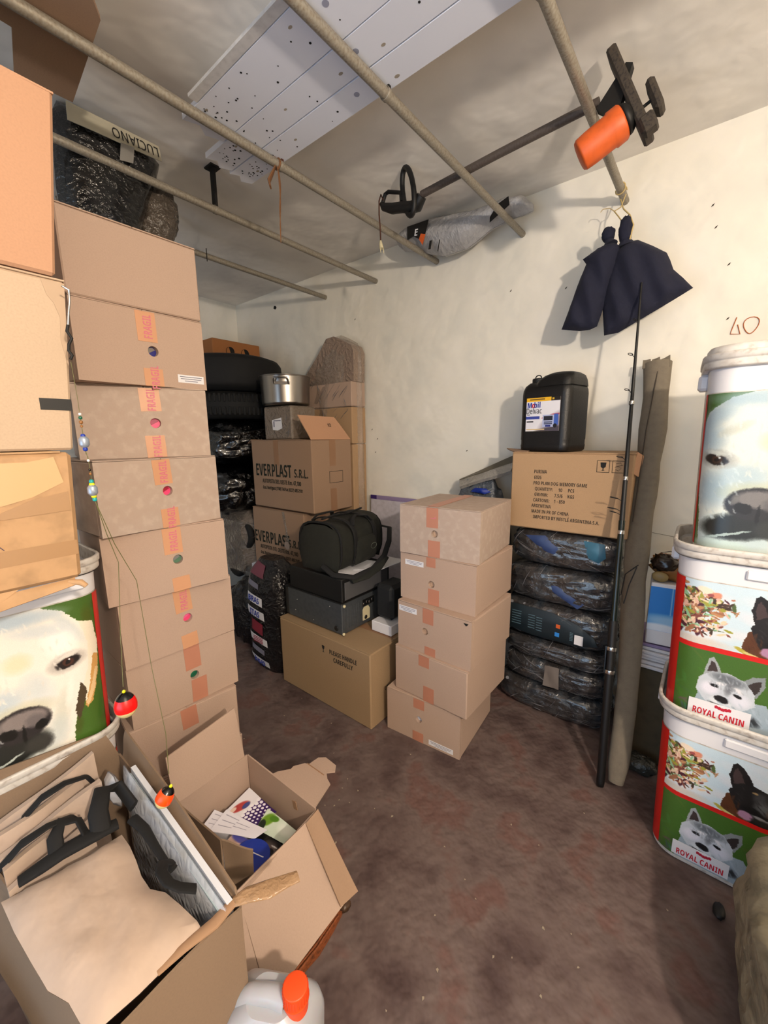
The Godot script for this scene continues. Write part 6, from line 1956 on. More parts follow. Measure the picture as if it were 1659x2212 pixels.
func rod() -> void:
	var a := Vector3(-0.232, 0.0, -1.752)
	var c := Vector3(-0.312, 2.12, -2.13)
	var L := (c - a).length()
	var t := thing("fishing_rod", "black fishing rod standing upright against the back wall", "fishing rod", a)
	var bas := Basis(Quaternion(Vector3.UP, (c - a).normalized()))
	t.transform = Transform3D(bas, a + Vector3(0, 0.006, 0))
	var b := MB.new()
	b.lathe([Vector2(0.0005, 0.0), Vector2(0.0145, 0.002), Vector2(0.0165, 0.02), Vector2(0.017, 0.35), Vector2(0.0175, 0.72), Vector2(0.0005, 0.722)], 16)
	part("butt", b, M.rod, t)
	b = MB.new()
	b.lathe([Vector2(0.0135, 0.72), Vector2(0.0125, 1.15), Vector2(0.0005, 1.152)], 14)
	part("green_section", b, M.rod_green, t)
	b = MB.new()
	b.lathe([Vector2(0.0105, 1.15), Vector2(0.0075, 1.6), Vector2(0.006, 1.8), Vector2(0.0035, L), Vector2(0.0005, L + 0.002)], 12)
	part("tip_section", b, M.rod, t)
	var side := bas.inverse() * Vector3(-0.9, 0.0, 0.44)
	side.y = 0
	side = side.normalized()
	for q in [[1.185, 0.026, 0.008], [1.2, 0.026, 0.012], [1.245, 0.024, 0.01], [1.42, 0.017, 0.008], [1.705, 0.012, 0.006], [1.855, 0.01, 0.006], [2.0, 0.006, 0.004]]:
		b = MB.new()
		var o: Vector3 = side * (q[1] + q[2] + 0.004) + Vector3(0, q[0], 0)
		var ring := []
		for i in 17:
			ring.append(o + (side * cos(TAU * i / 16) + side.cross(Vector3.UP) * sin(TAU * i / 16)) * q[2] * 1.5 + Vector3(0, 0.003 * cos(TAU * i / 16), 0))
		b.tube(ring, 0.0016, 5, false)
		b.tube([side * 0.006 + Vector3(0, q[0] - 0.012, 0), o - side * q[2]], 0.0014, 5)
		part("line_guide", b, M.rod, t)
	for y in [0.5, 0.6, 1.1, 1.33, 1.65]:
		b = MB.new()
		var r: float = 0.019 if y < 0.7 else 0.0125 if y < 1.2 else 0.0095
		b.lathe([Vector2(r, y - 0.008), Vector2(r + 0.001, y - 0.006), Vector2(r + 0.001, y + 0.006), Vector2(r, y + 0.008)], 14)
		part("metal_collar", b, M.chrome, t)
	b = MB.new()
	b.box(side * 0.02 + Vector3(0, 0.55, 0), Vector3(0.008, 0.12, 0.012), 0.002)
	part("reel_seat", b, M.black_gloss, t)
	# cloth sleeve
	a = Vector3(-0.178, 0.045, -1.765)
	c = Vector3(-0.247, 1.815, -2.31)
	t = thing("rod_sleeve", "grey brown cloth rod sleeve leaning on the wall, right of the black rod", "rod sleeve", Vector3(-0.178, 0, -1.765))
	b = MB.new()
	var pts := []
	var rad := []
	var n := FastNoiseLite.new()
	n.frequency = 2.0
	for i in 25:
		var s := i / 24.0
		pts.append(a.lerp(c, s) + Vector3(0.008 * sin(s * 9.0), 0, -0.03 * sin(PI * s)))
		rad.append(lerpf(0.04, 0.054, s) * (1.0 + 0.18 * n.get_noise_1d(s * 3.0)) * (0.7 if i == 0 else 1.0))
	b.tube(pts, rad, 18, true, 0.8)
	part("sleeve", b, M.tube_cloth, t, true)
	b = MB.new()
	for q in [[-0.035, 0.02, 0.02], [0.0, 0.018, 0.026], [0.038, 0.016, 0.03]]:
		b.sheet(c + Vector3(q[0] - 0.017, -0.02, 0.03), c + Vector3(q[0] + 0.017, -0.02, 0.03), c + Vector3(q[0] + 0.012, q[2], 0.02), c + Vector3(q[0] - 0.018, q[1], 0.02), 0.004, 0.002)
	part("frayed_mouth", b, M.tube_cloth, t, true)
	b = MB.new()
	b.tube([c + Vector3(0.012, -0.04, 0.052), c + Vector3(0.0, -0.3, 0.13), c + Vector3(-0.002, -0.7, 0.24)], 0.0025, 5)
	part("seam", b, mat(Color(0.24, 0.21, 0.18), 0.9), t, true)
	b = MB.new()
	b.tube([Vector3(-0.2, 0.95, -1.97), Vector3(-0.245, 0.9, -1.97), Vector3(-0.25, 0.82, -1.95), Vector3(-0.235, 0.78, -1.93), Vector3(-0.225, 0.86, -1.95), Vector3(-0.205, 0.94, -1.97)], 0.0025, 5)
	part("tie_cord", b, M.black, t, true)

# ---------------------------------------------------------------- foreground
func wall_panel(called: String, a: Vector3, b_: Vector3, h0: float, h1: float, th: float, m: Material, t: Node3D, wave := 0.003, out := Vector3.ZERO) -> void:
	var b := MB.new()
	b.sheet(a + Vector3(0, h0, 0), b_ + Vector3(0, h0, 0), b_ + Vector3(0, h1, 0) + out, a + Vector3(0, h1, 0) + out, th, wave, h1 * 7.0 + a.x)
	part(called, b, m, t, true)

func foreground() -> void:
	open_carton()
	leaflet_carton()
	# jug
	var t := thing("plastic_jug", "translucent white plastic jug with an orange screw cap at the bottom edge", "jug", Vector3(-0.638, 0, -0.372), 0.53)
	var b := MB.new()
	var rings := []
	for k in [[0.15, 0.1, 0.0], [0.175, 0.125, 0.01], [0.18, 0.13, 0.04], [0.178, 0.128, 0.12], [0.182, 0.132, 0.18], [0.172, 0.12, 0.215], [0.14, 0.095, 0.24], [0.09, 0.07, 0.258]]:
		rings.append(rr(k[0] * 1.15, k[1] * 1.15, 0.034, k[2] * 1.1, 6))
	b.loft(rings)
	part("jug_body", b, M.jug, t)
	b = MB.new()
	b.tube([Vector3(-0.085, 0.225, 0), Vector3(-0.07, 0.262, 0), Vector3(-0.04, 0.282, 0), Vector3(0.0, 0.288, 0), Vector3(0.035, 0.285, 0)], [0.022, 0.022, 0.02, 0.02, 0.024], 14)
	part("jug_handle", b, M.jug, t)
	b = MB.new()
	b.lathe([Vector2(0.026, 0.27), Vector2(0.026, 0.295), Vector2(0.029, 0.296), Vector2(0.0295, 0.299), Vector2(0.027, 0.301), Vector2(0.0275, 0.327), Vector2(0.025, 0.33), Vector2(0.0005, 0.33)], 28, Transform3D(Basis(), Vector3(0.058, 0, 0)))
	for i in 28:
		var a := TAU * i / 28
		b.box(Vector3(0.058 + 0.0275 * cos(a), 0.314, 0.0275 * sin(a)), Vector3(0.002, 0.024, 0.002), 0.0, Basis(Vector3.UP, -a))
	part("screw_cap", b, M.orange_cap, t)
	# sack at the lower right corner
	t = thing("beige_sack", "blurry beige plastic sack at the lower right corner of the frame", "sack", Vector3(0.4, 0, -1.2))
	part("sack", blob(Vector3(0.42, 0.235, -1.18), Vector3(0.235, 0.235, 0.3), 3.2, 0.1, 1.4, 71, 44, 28, Basis(Vector3.UP, 0.1), 0.0), M.sack, t, true)
	t = thing("black_plug", "small black rubber lump on the floor beside the beige sack", "lump", Vector3(0.165, 0, -1.46))
	part("lump", blob(Vector3(0.165, 0.012, -1.46), Vector3(0.016, 0.012, 0.028), 2.2, 0.2, 1.5, 73, 20, 12, Basis(), 0.0), M.black, t, true)
	# rusty orange wooden stick with torn cardboard under the big flap
	t = thing("orange_brown_scrap", "torn orange brown piece of ribbed wood on the floor under the carton flap", "scrap", Vector3(-0.78, 0, -0.62))
	b = MB.new()
	b.prism(v2([-0.79, 0.705, -0.77, 0.72, -0.758, 0.67, -0.748, 0.6, -0.752, 0.55, -0.76, 0.54, -0.8, 0.5, -0.84, 0.49, -0.84, 0.7]), 0.012, Transform3D(Basis(Vector3.RIGHT, Vector3.FORWARD, Vector3.UP), Vector3(0, 0.014, 0)))
	for k in 3:
		b.tube([Vector3(-0.78 + 0.009 * k, 0.017, -0.5), Vector3(-0.775 + 0.008 * k, 0.019, -0.6), Vector3(-0.784 + 0.007 * k, 0.017, -0.7)], 0.004, 6)
	part("slab", b, M.wood_orange, t, true)
	part("dark_knob", blob(Vector3(-0.775, 0.014, -0.735), Vector3(0.016, 0.013, 0.02), 2.2, 0.3, 1.8, 75, 20, 12, Basis(), 0.001), tri_mat(mat(Color(0.28, 0.2, 0.14), 0.4), null, 1.0), t, true)
	t = thing("gutter_tub", "grey blue tub in the dark gap at the lower left corner", "tub", Vector3(-1.0, 0, 0.28))
	b = MB.new()
	b.loft([rr(0.3, 0.3, 0.04, 0.0), rr(0.34, 0.34, 0.05, 0.34), rr(0.36, 0.36, 0.05, 0.345), rr(0.36, 0.36, 0.05, 0.37), rr(0.33, 0.33, 0.05, 0.372)])
	part("tub_body", b, mat(Color(0.3, 0.34, 0.36), 0.5), t)
	# crumbs on the floor
	b = MB.new()
	for i in 60:
		var p := Vector3(rng.randf_range(-1.9, 0.1), 0.001, rng.randf_range(-1.6, -0.4))
		if i < 8:
			p = Vector3(-1.15 + rng.randf() * 0.3, 0.001, -1.15 + rng.randf() * 0.2)
		b.prism(v2([0, 0, 0.007, 0.002, 0.009, 0.006, 0.003, 0.008]), 0.002, Transform3D(Basis(Vector3.UP, rng.randf() * TAU) * Basis(Vector3.RIGHT, -PI / 2) * rng.randf_range(0.5, 1.1), p + Vector3(0, 0.002, 0)))
	var cr := single("floor_crumbs", b, mat(Color(0.6, 0.55, 0.48), 0.9), "scattered tiny pale crumbs on the dark red brown floor", "debris")
	cr.set_meta("kind", "stuff")

func open_carton() -> void:
	var t := thing("open_carton", "big open carton full of beige totes in the lower left foreground", "box", Vector3(-1.05, 0, -0.15))
	# corners: back right, front right, front left, back left (x towards the room)
	var br := Vector3(-1.4, 0, -0.352)
	var fr := Vector3(-0.7, 0, -0.352)
	var fl := Vector3(-0.705, 0, -0.092)
	var bl := Vector3(-1.4, 0, -0.02)
	wall_panel("side_wall", br, fr, 0.003, 0.5, 0.005, M.card_shaded, t)
	wall_panel("side_wall", fr, fl, 0.003, 0.5, 0.005, M.card_shaded, t, 0.006)
	wall_panel("side_wall", fl, bl, 0.003, 0.5, 0.005, M.card_shaded, t, 0.008)
	wall_panel("side_wall", bl, br, 0.003, 0.5, 0.005, M.card_shaded, t)
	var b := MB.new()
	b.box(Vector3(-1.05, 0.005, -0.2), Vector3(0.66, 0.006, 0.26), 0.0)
	part("bottom", b, M.card_shaded, t, true)
	# flaps
	b = MB.new()
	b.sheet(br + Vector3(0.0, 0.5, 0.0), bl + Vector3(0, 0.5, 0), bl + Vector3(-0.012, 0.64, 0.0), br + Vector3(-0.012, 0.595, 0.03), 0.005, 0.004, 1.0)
	part("back_flap", b, M.card_shaded, t, true)
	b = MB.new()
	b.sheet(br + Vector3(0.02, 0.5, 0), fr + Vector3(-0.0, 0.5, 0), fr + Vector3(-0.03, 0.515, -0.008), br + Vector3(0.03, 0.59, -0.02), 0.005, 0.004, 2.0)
	part("side_flap", b, M.card_shaded, t, true)
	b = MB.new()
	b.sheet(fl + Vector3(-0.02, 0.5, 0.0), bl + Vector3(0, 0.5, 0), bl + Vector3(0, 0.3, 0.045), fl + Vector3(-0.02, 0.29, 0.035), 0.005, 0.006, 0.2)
	part("hanging_flap", b, M.card_shaded, t, true)  # shade on this flap comes from the darker card colour
	# torn tape tail at the front right corner
	b = MB.new()
	b.tube([Vector3(-0.715, 0.505, -0.345), Vector3(-0.7, 0.51, -0.37), Vector3(-0.68, 0.5, -0.41), Vector3(-0.665, 0.495, -0.45), Vector3(-0.655, 0.49, -0.475)], [0.012, 0.018, 0.022, 0.016, 0.014], 10, true, 0.3)
	part("tape_tail", b, tri_mat(mat(Color(0.62, 0.5, 0.38), 0.2), null, 3.0, false, M.wrap.normal_texture, 0.6), t, true)
	b = MB.new()
	b.tube([Vector3(-0.715, 0.505, -0.345), Vector3(-0.712, 0.502, -0.3), Vector3(-0.72, 0.503, -0.24), Vector3(-0.722, 0.502, -0.19)], [0.012, 0.014, 0.011, 0.008], 8, true, 0.5)
	part("torn_edge", b, M.card_edge, t, true)
	# totes standing behind, each one a bag
	var g := "beige cloth totes packed in the open carton"
	var names := ["rearmost beige tote in the open carton, against its back flap", "second beige tote from the back of the open carton", "third beige tote from the back of the open carton", "fourth beige tote from the back, partly under a black handle", "fifth beige tote, just behind the big front one"]
	for k in 5:
		var x := -1.345 + 0.05 * k
		var tt := thing("cloth_tote", names[k], "tote bag", Vector3(x, 0.08, -0.15), 0.0, g)
		b = MB.new()
		var hh := 0.555 - 0.008 * k
		var z0 := -0.275 + 0.012 * k
		var up: float = [0.02, -0.01, 0.012, -0.02, 0.0][k]
		var sk: float = [0.0, 0.03, -0.01, 0.045, 0.02][k]
		b.sheet(Vector3(x + 0.07, 0.06, z0), Vector3(x + 0.07, 0.06, -0.045), Vector3(x + 0.5 * sk, hh - 0.012 - up, -0.042), Vector3(x - 0.012 - 0.5 * sk, hh + 0.012 + up, z0 + sk), 0.02, 0.008, k * 1.7, 10)
		part("tote_body", b, M.kraft, tt, true)
		if k == 1 or k == 3:
			b = MB.new()
			var q := Vector3(x, hh, -0.15 + 0.03 * (k - 2))
			b.tube([q + Vector3(0, -0.03, -0.08), q + Vector3(0.01, 0.02, -0.06), q + Vector3(0.025, 0.045, -0.01), q + Vector3(0.02, 0.035, 0.04), q + Vector3(0.0, -0.01, 0.08)], 0.014, 8, true, 0.3)
			part("handle", b, M.strap, tt, true)
	# big front tote, lying tilted on top
	var tt := thing("cloth_tote", "large beige tote lying flat over the front of the open carton", "tote bag", Vector3(-0.95, 0.3, -0.14), 0.0, g)
	b = MB.new()
	var R := Vector3(1, 0.0, -0.02).normalized()
	var U := Vector3(0.05, -0.02, -1).normalized()
	var fm := frame(Vector3(0, 0.505, 0), R, U)
	var nn := FastNoiseLite.new()
	nn.frequency = 1.6
	var body := v2([-1.115, 0.05, -1.1, 0.12, -1.085, 0.2, -1.08, 0.275, -1.03, 0.275, -0.98, 0.27, -0.93, 0.262, -0.885, 0.262, -0.85, 0.28, -0.8, 0.288, -0.74, 0.295, -0.715, 0.293, -0.713, 0.24, -0.712, 0.17, -0.718, 0.1, -0.75, 0.092, -0.8, 0.088, -0.85, 0.07, -0.93, 0.062, -1.02, 0.054])
	b.pillow(body, 0.028, 0.03, 0.028, fm, func(p): return 0.012 * nn.get_noise_2d(p.x * 5.0 + p.y * 2.0, p.y * 7.0))
	part("tote_body", b, M.kraft, tt, true)
	b = MB.new()
	b.tube([Vector3(-1.12, 0.522, -0.06), Vector3(-1.115, 0.528, -0.1), Vector3(-1.112, 0.534, -0.14), Vector3(-1.1, 0.536, -0.2), Vector3(-1.095, 0.53, -0.25)], [0.016, 0.02, 0.022, 0.022, 0.018], 8, true, 0.5)
	b.tube([Vector3(-1.115, 0.53, -0.13), Vector3(-1.14, 0.56, -0.135), Vector3(-1.165, 0.57, -0.155), Vector3(-1.15, 0.56, -0.185), Vector3(-1.11, 0.532, -0.19)], 0.016, 8, true, 0.3)
	b.tube([Vector3(-1.09, 0.53, -0.215), Vector3(-1.12, 0.572, -0.22), Vector3(-1.165, 0.59, -0.245), Vector3(-1.16, 0.58, -0.28), Vector3(-1.1, 0.545, -0.292)], 0.022, 8, true, 0.4)
	part("handle", b, M.strap, tt, true)
	b = MB.new()
	b.tube([Vector3(-1.08, 0.53, -0.28), Vector3(-1.02, 0.535, -0.286), Vector3(-0.95, 0.53, -0.285), Vector3(-0.9, 0.53, -0.284), Vector3(-0.87, 0.525, -0.288)], [0.014, 0.012, 0.009, 0.008, 0.012], 8, true, 0.5)
	b.tube([Vector3(-0.89, 0.525, -0.295), Vector3(-0.885, 0.545, -0.275), Vector3(-0.86, 0.552, -0.262), Vector3(-0.825, 0.552, -0.262), Vector3(-0.8, 0.547, -0.275), Vector3(-0.785, 0.53, -0.3)], 0.014, 8, true, 0.35)
	part("handle", b, M.strap, tt, true)
	# wrapped white frames along the carton's far side
	var wf := thing("bubble_wrapped_pictures", "white picture frames in bubble wrap standing along the open carton's side", "frames", Vector3(-0.97, 0.05, -0.32))
	for k in 2:
		b = MB.new()
		var z := -0.338 + 0.017 * k
		b.sheet(Vector3(-1.25 + 0.02 * k, 0.06, z + 0.008), Vector3(-0.72, 0.06, z + 0.008), Vector3(-0.716, 0.512 - 0.008 * k, z + 0.006), Vector3(-1.25 + 0.01 * k, 0.545 - 0.01 * k, z), 0.013, 0.0, 0.0, 4)
		part("frame", b, mat(Color(0.84, 0.86, 0.9), 0.4) if k == 0 else mat(Color(0.6, 0.66, 0.68), 0.4), wf, true)
	b = MB.new()
	b.pillow(v2([-1.27, 0.06, -0.712, 0.06, -0.708, 0.515, -0.85, 0.53, -1.0, 0.542, -1.15, 0.55, -1.262, 0.556]), 0.024, 0.008, 0.04, Transform3D(Basis(), Vector3(0, 0, -0.325)), func(p): return 0.004 * nn.get_noise_2d(p.x * 9.0, p.y * 9.0))
	part("bubble_wrap", b, M.wrap_clear, wf, true)
	b = MB.new()
	b.pillow(v2([-1.27, 0.49, -1.2, 0.48, -1.19, 0.52, -1.23, 0.56, -1.28, 0.55]), 0.02, 0.01, 0.02, Transform3D(Basis(), Vector3(0, 0, -0.29)))
	part("loose_wrap", b, M.wrap_clear, wf, true)

func leaflet_carton() -> void:
	var t := thing("leaflet_carton", "open carton with leaflets inside and wide flaps spread on the floor", "box", Vector3(-1.08, 0, -0.6))
	var br := Vector3(-1.28, 0, -0.728)
	var fr := Vector3(-0.9, 0, -0.735)
	var fl := Vector3(-0.88, 0, -0.455)
	var bl := Vector3(-1.28, 0, -0.455)
	wall_panel("side_wall", br, fr, 0.003, 0.3, 0.005, M.card, t)
	wall_panel("side_wall", fr, fl, 0.003, 0.29, 0.005, M.card, t)
	var b := MB.new()
	b.sheet(Vector3(-0.955, 0.003, -0.452), bl + Vector3(0, 0.003, 0), bl + Vector3(0, 0.325, 0), Vector3(-0.968, 0.388, -0.452), 0.005, 0.003, 1.0)
	part("side_wall", b, M.card_shaded, t, true)
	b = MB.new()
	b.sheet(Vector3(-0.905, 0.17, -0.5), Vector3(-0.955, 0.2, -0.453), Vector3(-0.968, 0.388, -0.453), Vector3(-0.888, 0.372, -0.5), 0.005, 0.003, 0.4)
	part("bent_end", b, M.card_shaded, t, true)
	wall_panel("side_wall", bl, br, 0.003, 0.3, 0.005, M.card, t)
	b = MB.new()
	b.box(Vector3(-1.085, 0.005, -0.595), Vector3(0.38, 0.006, 0.26), 0.0)
	part("bottom", b, M.card, t, true)
	# upright back flap against the tall stack
	b = MB.new()
	b.sheet(bl + Vector3(0, 0.3, 0), br + Vector3(0, 0.3, 0.01), br + Vector3(-0.03, 0.5, 0.02), bl + Vector3(-0.03, 0.46, 0.0), 0.005, 0.003, 0.7)
	part("back_flap", b, M.card, t, true)
	# torn right flap sticking out sideways
	b = MB.new()
	var f := frame(Vector3(-1.02, 0.298, -0.738), Vector3(1, 0, -0.02), Vector3(0, -0.12, -1))
	b.prism(v2([-0.11, 0.0, -0.105, 0.02, -0.08, 0.06, -0.085, 0.075, -0.065, 0.115, -0.05, 0.12, -0.05, 0.17, -0.03, 0.19, 0.03, 0.185, 0.05, 0.16, 0.03, 0.135, 0.055, 0.115, 0.08, 0.105, 0.115, 0.0]), 0.005, f)
	part("side_flap", b, M.card, t, true)
	b = MB.new()
	b.box(f * Vector3(-0.01, 0.118, 0.002), Vector3(0.09, 0.001, 0.004), 0.0, f.basis)
	part("fold_line", b, M.card_edge, t, true)
	# big front flap sloping to the floor, made of two layers
	b = MB.new()
	b.sheet(Vector3(-0.885, 0.292, -0.44), Vector3(-0.897, 0.292, -0.74), Vector3(-0.735, 0.105, -0.728), Vector3(-0.74, 0.08, -0.42), 0.005, 0.005, 0.8)
	b.sheet(Vector3(-0.885, 0.292, -0.37), Vector3(-0.885, 0.292, -0.44), Vector3(-0.74, 0.08, -0.42), Vector3(-0.755, 0.08, -0.37), 0.005, 0.0, 0.0)
	part("front_flap", b, M.card, t, true)
	b = MB.new()
	b.sheet(Vector3(-0.885, 0.297, -0.682), Vector3(-0.895, 0.297, -0.74), Vector3(-0.715, 0.12, -0.735), Vector3(-0.732, 0.112, -0.675), 0.003, 0.002, 0.3)
	part("flap_strip", b, M.card_brown, t, true)
	b = MB.new()
	b.box(Vector3(-1.0, 0.252, -0.7298), Vector3(0.02, 0.03, 0.002), 0.0, Basis(Vector3.BACK, 0.3))
	part("nick", b, M.card_edge, t, true)
	# printed matter inside
	var purple_tx := mat(Color(1, 1, 1), 0.4)
	var ops := [[Rect2(0.0, 0.0, 0.45, 1.0), Color(0.9, 0.9, 0.93)]]
	for j in 9:
		for i in 5:
			ops.append([0.42 + i * 0.1 + 0.05 * (j % 2), 0.06 + j * 0.11, 0.048 - 0.006 * i, 0.045 - 0.006 * i, 0, Color(0.94, 0.94, 0.97), 0.2])
	ops += [[0.22, 0.45, 0.12, 0.2, 30, Color(0.7, 0.25, 0.25), 0.5], [0.3, 0.35, 0.07, 0.1, 0, Color(0.25, 0.3, 0.55), 0.5], [0.14, 0.6, 0.06, 0.08, 0, Color(0.9, 0.8, 0.75), 0.5]]
	purple_tx.albedo_texture = paint(120, 90, Color(0.2, 0.08, 0.36), ops, 0.0)
	leaflet("purple leaflet with white dots against the leaflet carton's far corner", [Vector3(-1.245, 0.165, -0.56), Vector3(-1.1, 0.172, -0.61), Vector3(-1.09, 0.178, -0.715), Vector3(-1.255, 0.18, -0.712)], purple_tx)
	var green_tx := mat(Color(1, 1, 1), 0.4)
	green_tx.albedo_texture = paint(90, 60, Color(0.8, 0.87, 0.8), [[0.15, 0.4, 0.14, 0.3, 20, Color(0.4, 0.58, 0.15), 0.5], [0.28, 0.2, 0.1, 0.15, 50, Color(0.3, 0.5, 0.12), 0.5], [0.08, 0.75, 0.1, 0.2, 0, Color(0.1, 0.15, 0.1), 0.4], [0.7, 0.3, 0.3, 0.3, 0, Color(0.9, 0.94, 0.9), 0.9]], 0.0)
	leaflet("pale green leaflet with a leafy corner in the leaflet carton", [Vector3(-1.09, 0.182, -0.63), Vector3(-0.965, 0.178, -0.66), Vector3(-0.955, 0.178, -0.715), Vector3(-1.12, 0.186, -0.7)], green_tx)
	var letter := mat(Color(1, 1, 1), 0.6)
	var lo := []
	for j in 5:
		lo.append([Rect2(0.08 + 0.3 * (j % 2), 0.18 + j * 0.12, 0.3, 0.02), Color(0.6, 0.6, 0.68)])
	letter.albedo_texture = paint(90, 60, Color(0.89, 0.89, 0.93), lo, 0.0)
	leaflet("white printed letter on top of the leaflets, nearest the left wall", [Vector3(-1.235, 0.19, -0.51), Vector3(-1.09, 0.19, -0.585), Vector3(-1.11, 0.19, -0.625), Vector3(-1.262, 0.19, -0.575)], letter)
	leaflet("second white printed letter, overlapping the pale green leaflet", [Vector3(-1.2, 0.194, -0.52), Vector3(-1.055, 0.194, -0.6), Vector3(-1.045, 0.194, -0.645), Vector3(-1.225, 0.194, -0.6)], letter)
	var dark_tx := mat(Color(1, 1, 1), 0.25)
	dark_tx.albedo_texture = paint(90, 90, Color(0.05, 0.045, 0.05), [[0.5, 0.35, 0.3, 0.28, 20, Color(0.4, 0.36, 0.35), 0.7], [0.55, 0.3, 0.1, 0.08, 0, Color(0.12, 0.1, 0.1), 0.5], [0.4, 0.65, 0.2, 0.22, 0, Color(0.5, 0.46, 0.46), 0.6], [0.45, 0.7, 0.06, 0.16, 20, Color(0.12, 0.1, 0.1), 0.5], [0.62, 0.68, 0.12, 0.1, 0, Color(0.75, 0.55, 0.52), 0.6], [0.3, 0.9, 0.2, 0.1, 0, Color(0.35, 0.33, 0.33), 0.6], [0.55, 0.18, 0.1, 0.02, -10, Color(0.85, 0.85, 0.85), 0.5]], 0.0)
	leaflet("black glossy leaflet with a grey animal picture in the leaflet carton", [Vector3(-1.05, 0.17, -0.53), Vector3(-0.925, 0.165, -0.5), Vector3(-0.935, 0.17, -0.67), Vector3(-1.075, 0.18, -0.65)], dark_tx)
	var pinkp := mat(Color(1, 1, 1), 0.4)
	pinkp.albedo_texture = paint(60, 40, Color(0.8, 0.68, 0.62), [[0.5, 0.0, 0.6, 0.3, 0, Color(0.3, 0.3, 0.6), 0.4], [0.7, 0.5, 0.2, 0.2, 0, Color(0.7, 0.4, 0.38), 0.5]], 0.0)
	leaflet("small pinkish leaflet beside the blue disc", [Vector3(-1.12, 0.186, -0.52), Vector3(-1.03, 0.186, -0.56), Vector3(-1.045, 0.186, -0.6), Vector3(-1.13, 0.188, -0.57)], pinkp)
	var ds := thing("blue_disc", "round blue disc lying on the leaflets in the open carton", "disc", Vector3(-1.012, 0.19, -0.555))
	b = MB.new()
	b.lathe([Vector2(0.0005, 0.0), Vector2(0.062, 0.0), Vector2(0.063, 0.002), Vector2(0.062, 0.004), Vector2(0.0005, 0.004)], 36)
	part("disc", b, M.blue, ds)
	b = MB.new()
	b.box(Vector3(0.01, 0.0045, -0.02), Vector3(0.05, 0.0006, 0.003), 0.0, Basis(Vector3.UP, 0.3))
	part("print_line", b, M.white, ds)
	# filling under the leaflets
	var fp := thing("paper_filling", "heap of papers filling the bottom of the leaflet carton", "papers", Vector3(-1.08, 0.008, -0.59))
	b = MB.new()
	b.box(Vector3(-1.085, 0.085, -0.59), Vector3(0.35, 0.15, 0.23), 0.01)
	part("papers", b, M.paper, fp, true)

func leaflet(label: String, q: Array, m: Material) -> void:
	var b := MB.new()
	b.sheet(q[0], q[1], q[2], q[3], 0.0015, 0.002, q[0].x * 9.0, 6)
	single("leaflet", b, m, label, "leaflet", "leaflets in the open carton")

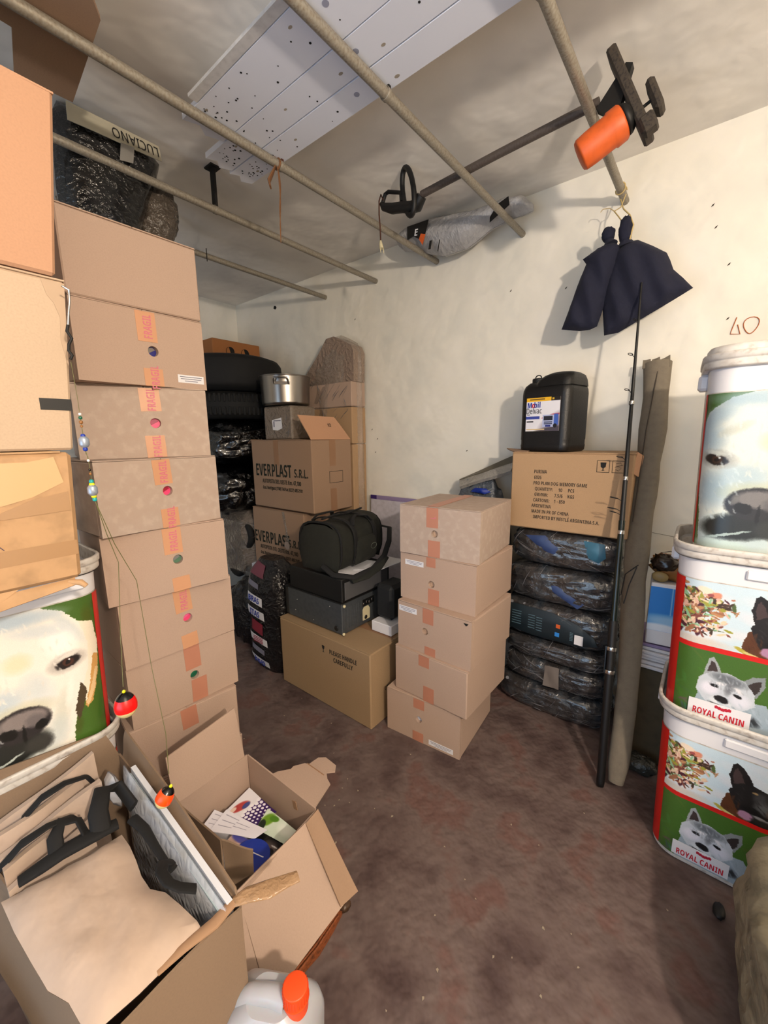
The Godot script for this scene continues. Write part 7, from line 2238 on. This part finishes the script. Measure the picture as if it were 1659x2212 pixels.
# ---------------------------------------------------------------- hanging tackle
func small_things() -> void:
	# two bead rigs on one line that hangs from the pale carton's corner
	var x := -1.15
	var sc := x / -1.25
	var q := func(y: float, z: float) -> Vector3: return Vector3(x, 1.5 + (y - 1.5) * sc, z * sc)
	var t := thing("hanging_hook", "wire hook and swivel hanging at the pale left carton's corner", "fishing hook", q.call(1.71, -0.335))
	var b := MB.new()
	b.tube([q.call(1.862, -0.338), q.call(1.856, -0.352), q.call(1.83, -0.35), q.call(1.8, -0.344), q.call(1.775, -0.34)], 0.0022, 6)
	part("wire", b, M.chrome, t, true)
	b = MB.new()
	b.tube([q.call(1.775, -0.34), q.call(1.76, -0.336), q.call(1.745, -0.344), q.call(1.73, -0.336), q.call(1.715, -0.334), q.call(1.705, -0.34), q.call(1.695, -0.335)], 0.0032, 6)
	part("swivel", b, M.iron, t, true)
	rig("bead rig with a silver cage between blue beads, upper of two", [[1.565, -0.338, 0.003, M.white], [1.556, -0.338, 0.004, mat(Color(0.05, 0.35, 0.25), 0.4)], [1.545, -0.338, 0.004, M.gold], [1.535, -0.338, 0.003, M.gold], [1.511, -0.338, 0.005, M.blue], [1.496, -0.3385, 0.011, M.silver], [1.478, -0.339, 0.005, M.blue]], 1.57, 1.465, q)
	rig("bead rig with turquoise and yellow beads, lower of two", [[1.449, -0.342, 0.003, M.white], [1.425, -0.342, 0.003, M.brown_gloss], [1.415, -0.342, 0.003, M.gold], [1.395, -0.342, 0.005, M.turquoise], [1.386, -0.342, 0.006, M.yellow], [1.372, -0.342, 0.011, M.silver], [1.358, -0.343, 0.006, M.yellow], [1.348, -0.344, 0.005, M.turquoise]], 1.46, 1.34, q)
	var f1 := Vector3(-1.1, 0.872, -0.306)
	float_("black and red fishing float with a cream base, hanging before the dog pail", f1, Basis(), 1.0, M.red_float)
	var f2 := Vector3(-0.985, 0.622, -0.345)
	float_("black and orange fishing float lying at the leaflet carton's edge", f2 + Vector3(0, 0.012, 0), Basis(Vector3.BACK, -0.25) * Basis(Vector3.RIGHT, -0.5), 0.8, M.orange_float)
	var ln := thing("fishing_line", "thin olive fishing line running down the left stack to the floats", "fishing line", Vector3(-1.2, 0.62, -0.34))
	b = MB.new()
	b.tube([q.call(1.69, -0.335), q.call(1.6, -0.338), q.call(1.565, -0.338)], 0.0006, 5)
	part("line_run", b, M.line, ln, true)
	b = MB.new()
	b.tube([q.call(1.475, -0.339), q.call(1.46, -0.341), q.call(1.449, -0.342)], 0.0007, 5)
	part("line_run", b, M.line, ln, true)
	b = MB.new()
	b.tube([q.call(1.345, -0.344), q.call(1.25, -0.36), Vector3(-1.24, 1.17, -0.375), Vector3(-1.15, 1.0, -0.33), f1 + Vector3(0, 0.015, 0)], 0.0009, 5)
	part("line_run", b, M.line, ln, true)
	b = MB.new()
	b.tube([q.call(1.34, -0.345), q.call(1.22, -0.375), Vector3(-1.26, 1.1, -0.42), Vector3(-1.2, 0.85, -0.41), Vector3(-1.1, 0.7, -0.39), f2 + Vector3(0, 0.05, 0)], 0.0009, 5)
	part("line_run", b, M.line, ln, true)

func rig(label: String, beads: Array, y0: float, y1: float, q: Callable) -> void:
	var t := thing("bead_rig", label, "fishing rig", q.call((y0 + y1) / 2, beads[0][1]), 0.0, "bead rigs on the fishing line")
	for e in beads:
		var b := MB.new()
		var r: float = e[2]
		var h := r * (1.25 if e[3] == M.silver else 1.0)
		b.lathe([Vector2(0.0003, -h), Vector2(r * 0.6, -h * 0.9), Vector2(r, -h * 0.45), Vector2(r, h * 0.45), Vector2(r * 0.6, h * 0.9), Vector2(0.0003, h)], 12, Transform3D(Basis(), q.call(e[0], e[1])))
		part("bead", b, e[3], t, true)
	var b := MB.new()
	b.tube([q.call(y0, beads[0][1]), q.call(y1, beads[-1][1])], 0.0007, 5)
	part("leader", b, M.line, t, true)

func float_(label: String, at: Vector3, bas: Basis, s: float, band: Material) -> void:
	var t := thing("fishing_float", label, "fishing float", at, 0.0, "fishing floats")
	t.basis = bas
	var prof := []
	for i in 17:
		var a := PI * i / 16.0
		prof.append(Vector2(maxf(0.0003, sin(a) * 0.026 * (1.0 + 0.12 * cos(a))), -0.034 - cos(a) * 0.034) * s)
	for k in [[0, 7, M.cream_float, "cream_base"], [6, 11, band, "colour_band"], [11, 16, M.black_gloss, "black_top"]]:
		var b := MB.new()
		var pr := []
		for i in range(k[0], k[1] + 1):
			pr.append(prof[i] * (1.004 if k[0] == 6 and i == 6 else 1.0))
		b.lathe(pr, 24, Transform3D(Basis(Vector3.BACK, 0.0), Vector3.ZERO))
		part(k[3], b, k[2], t)
	var b := MB.new()
	b.lathe([Vector2(0.0003, -0.003), Vector2(0.004, 0.0), Vector2(0.004, 0.004), Vector2(0.0003, 0.007)], 10)
	part("eyelet", b, M.yellow, t)
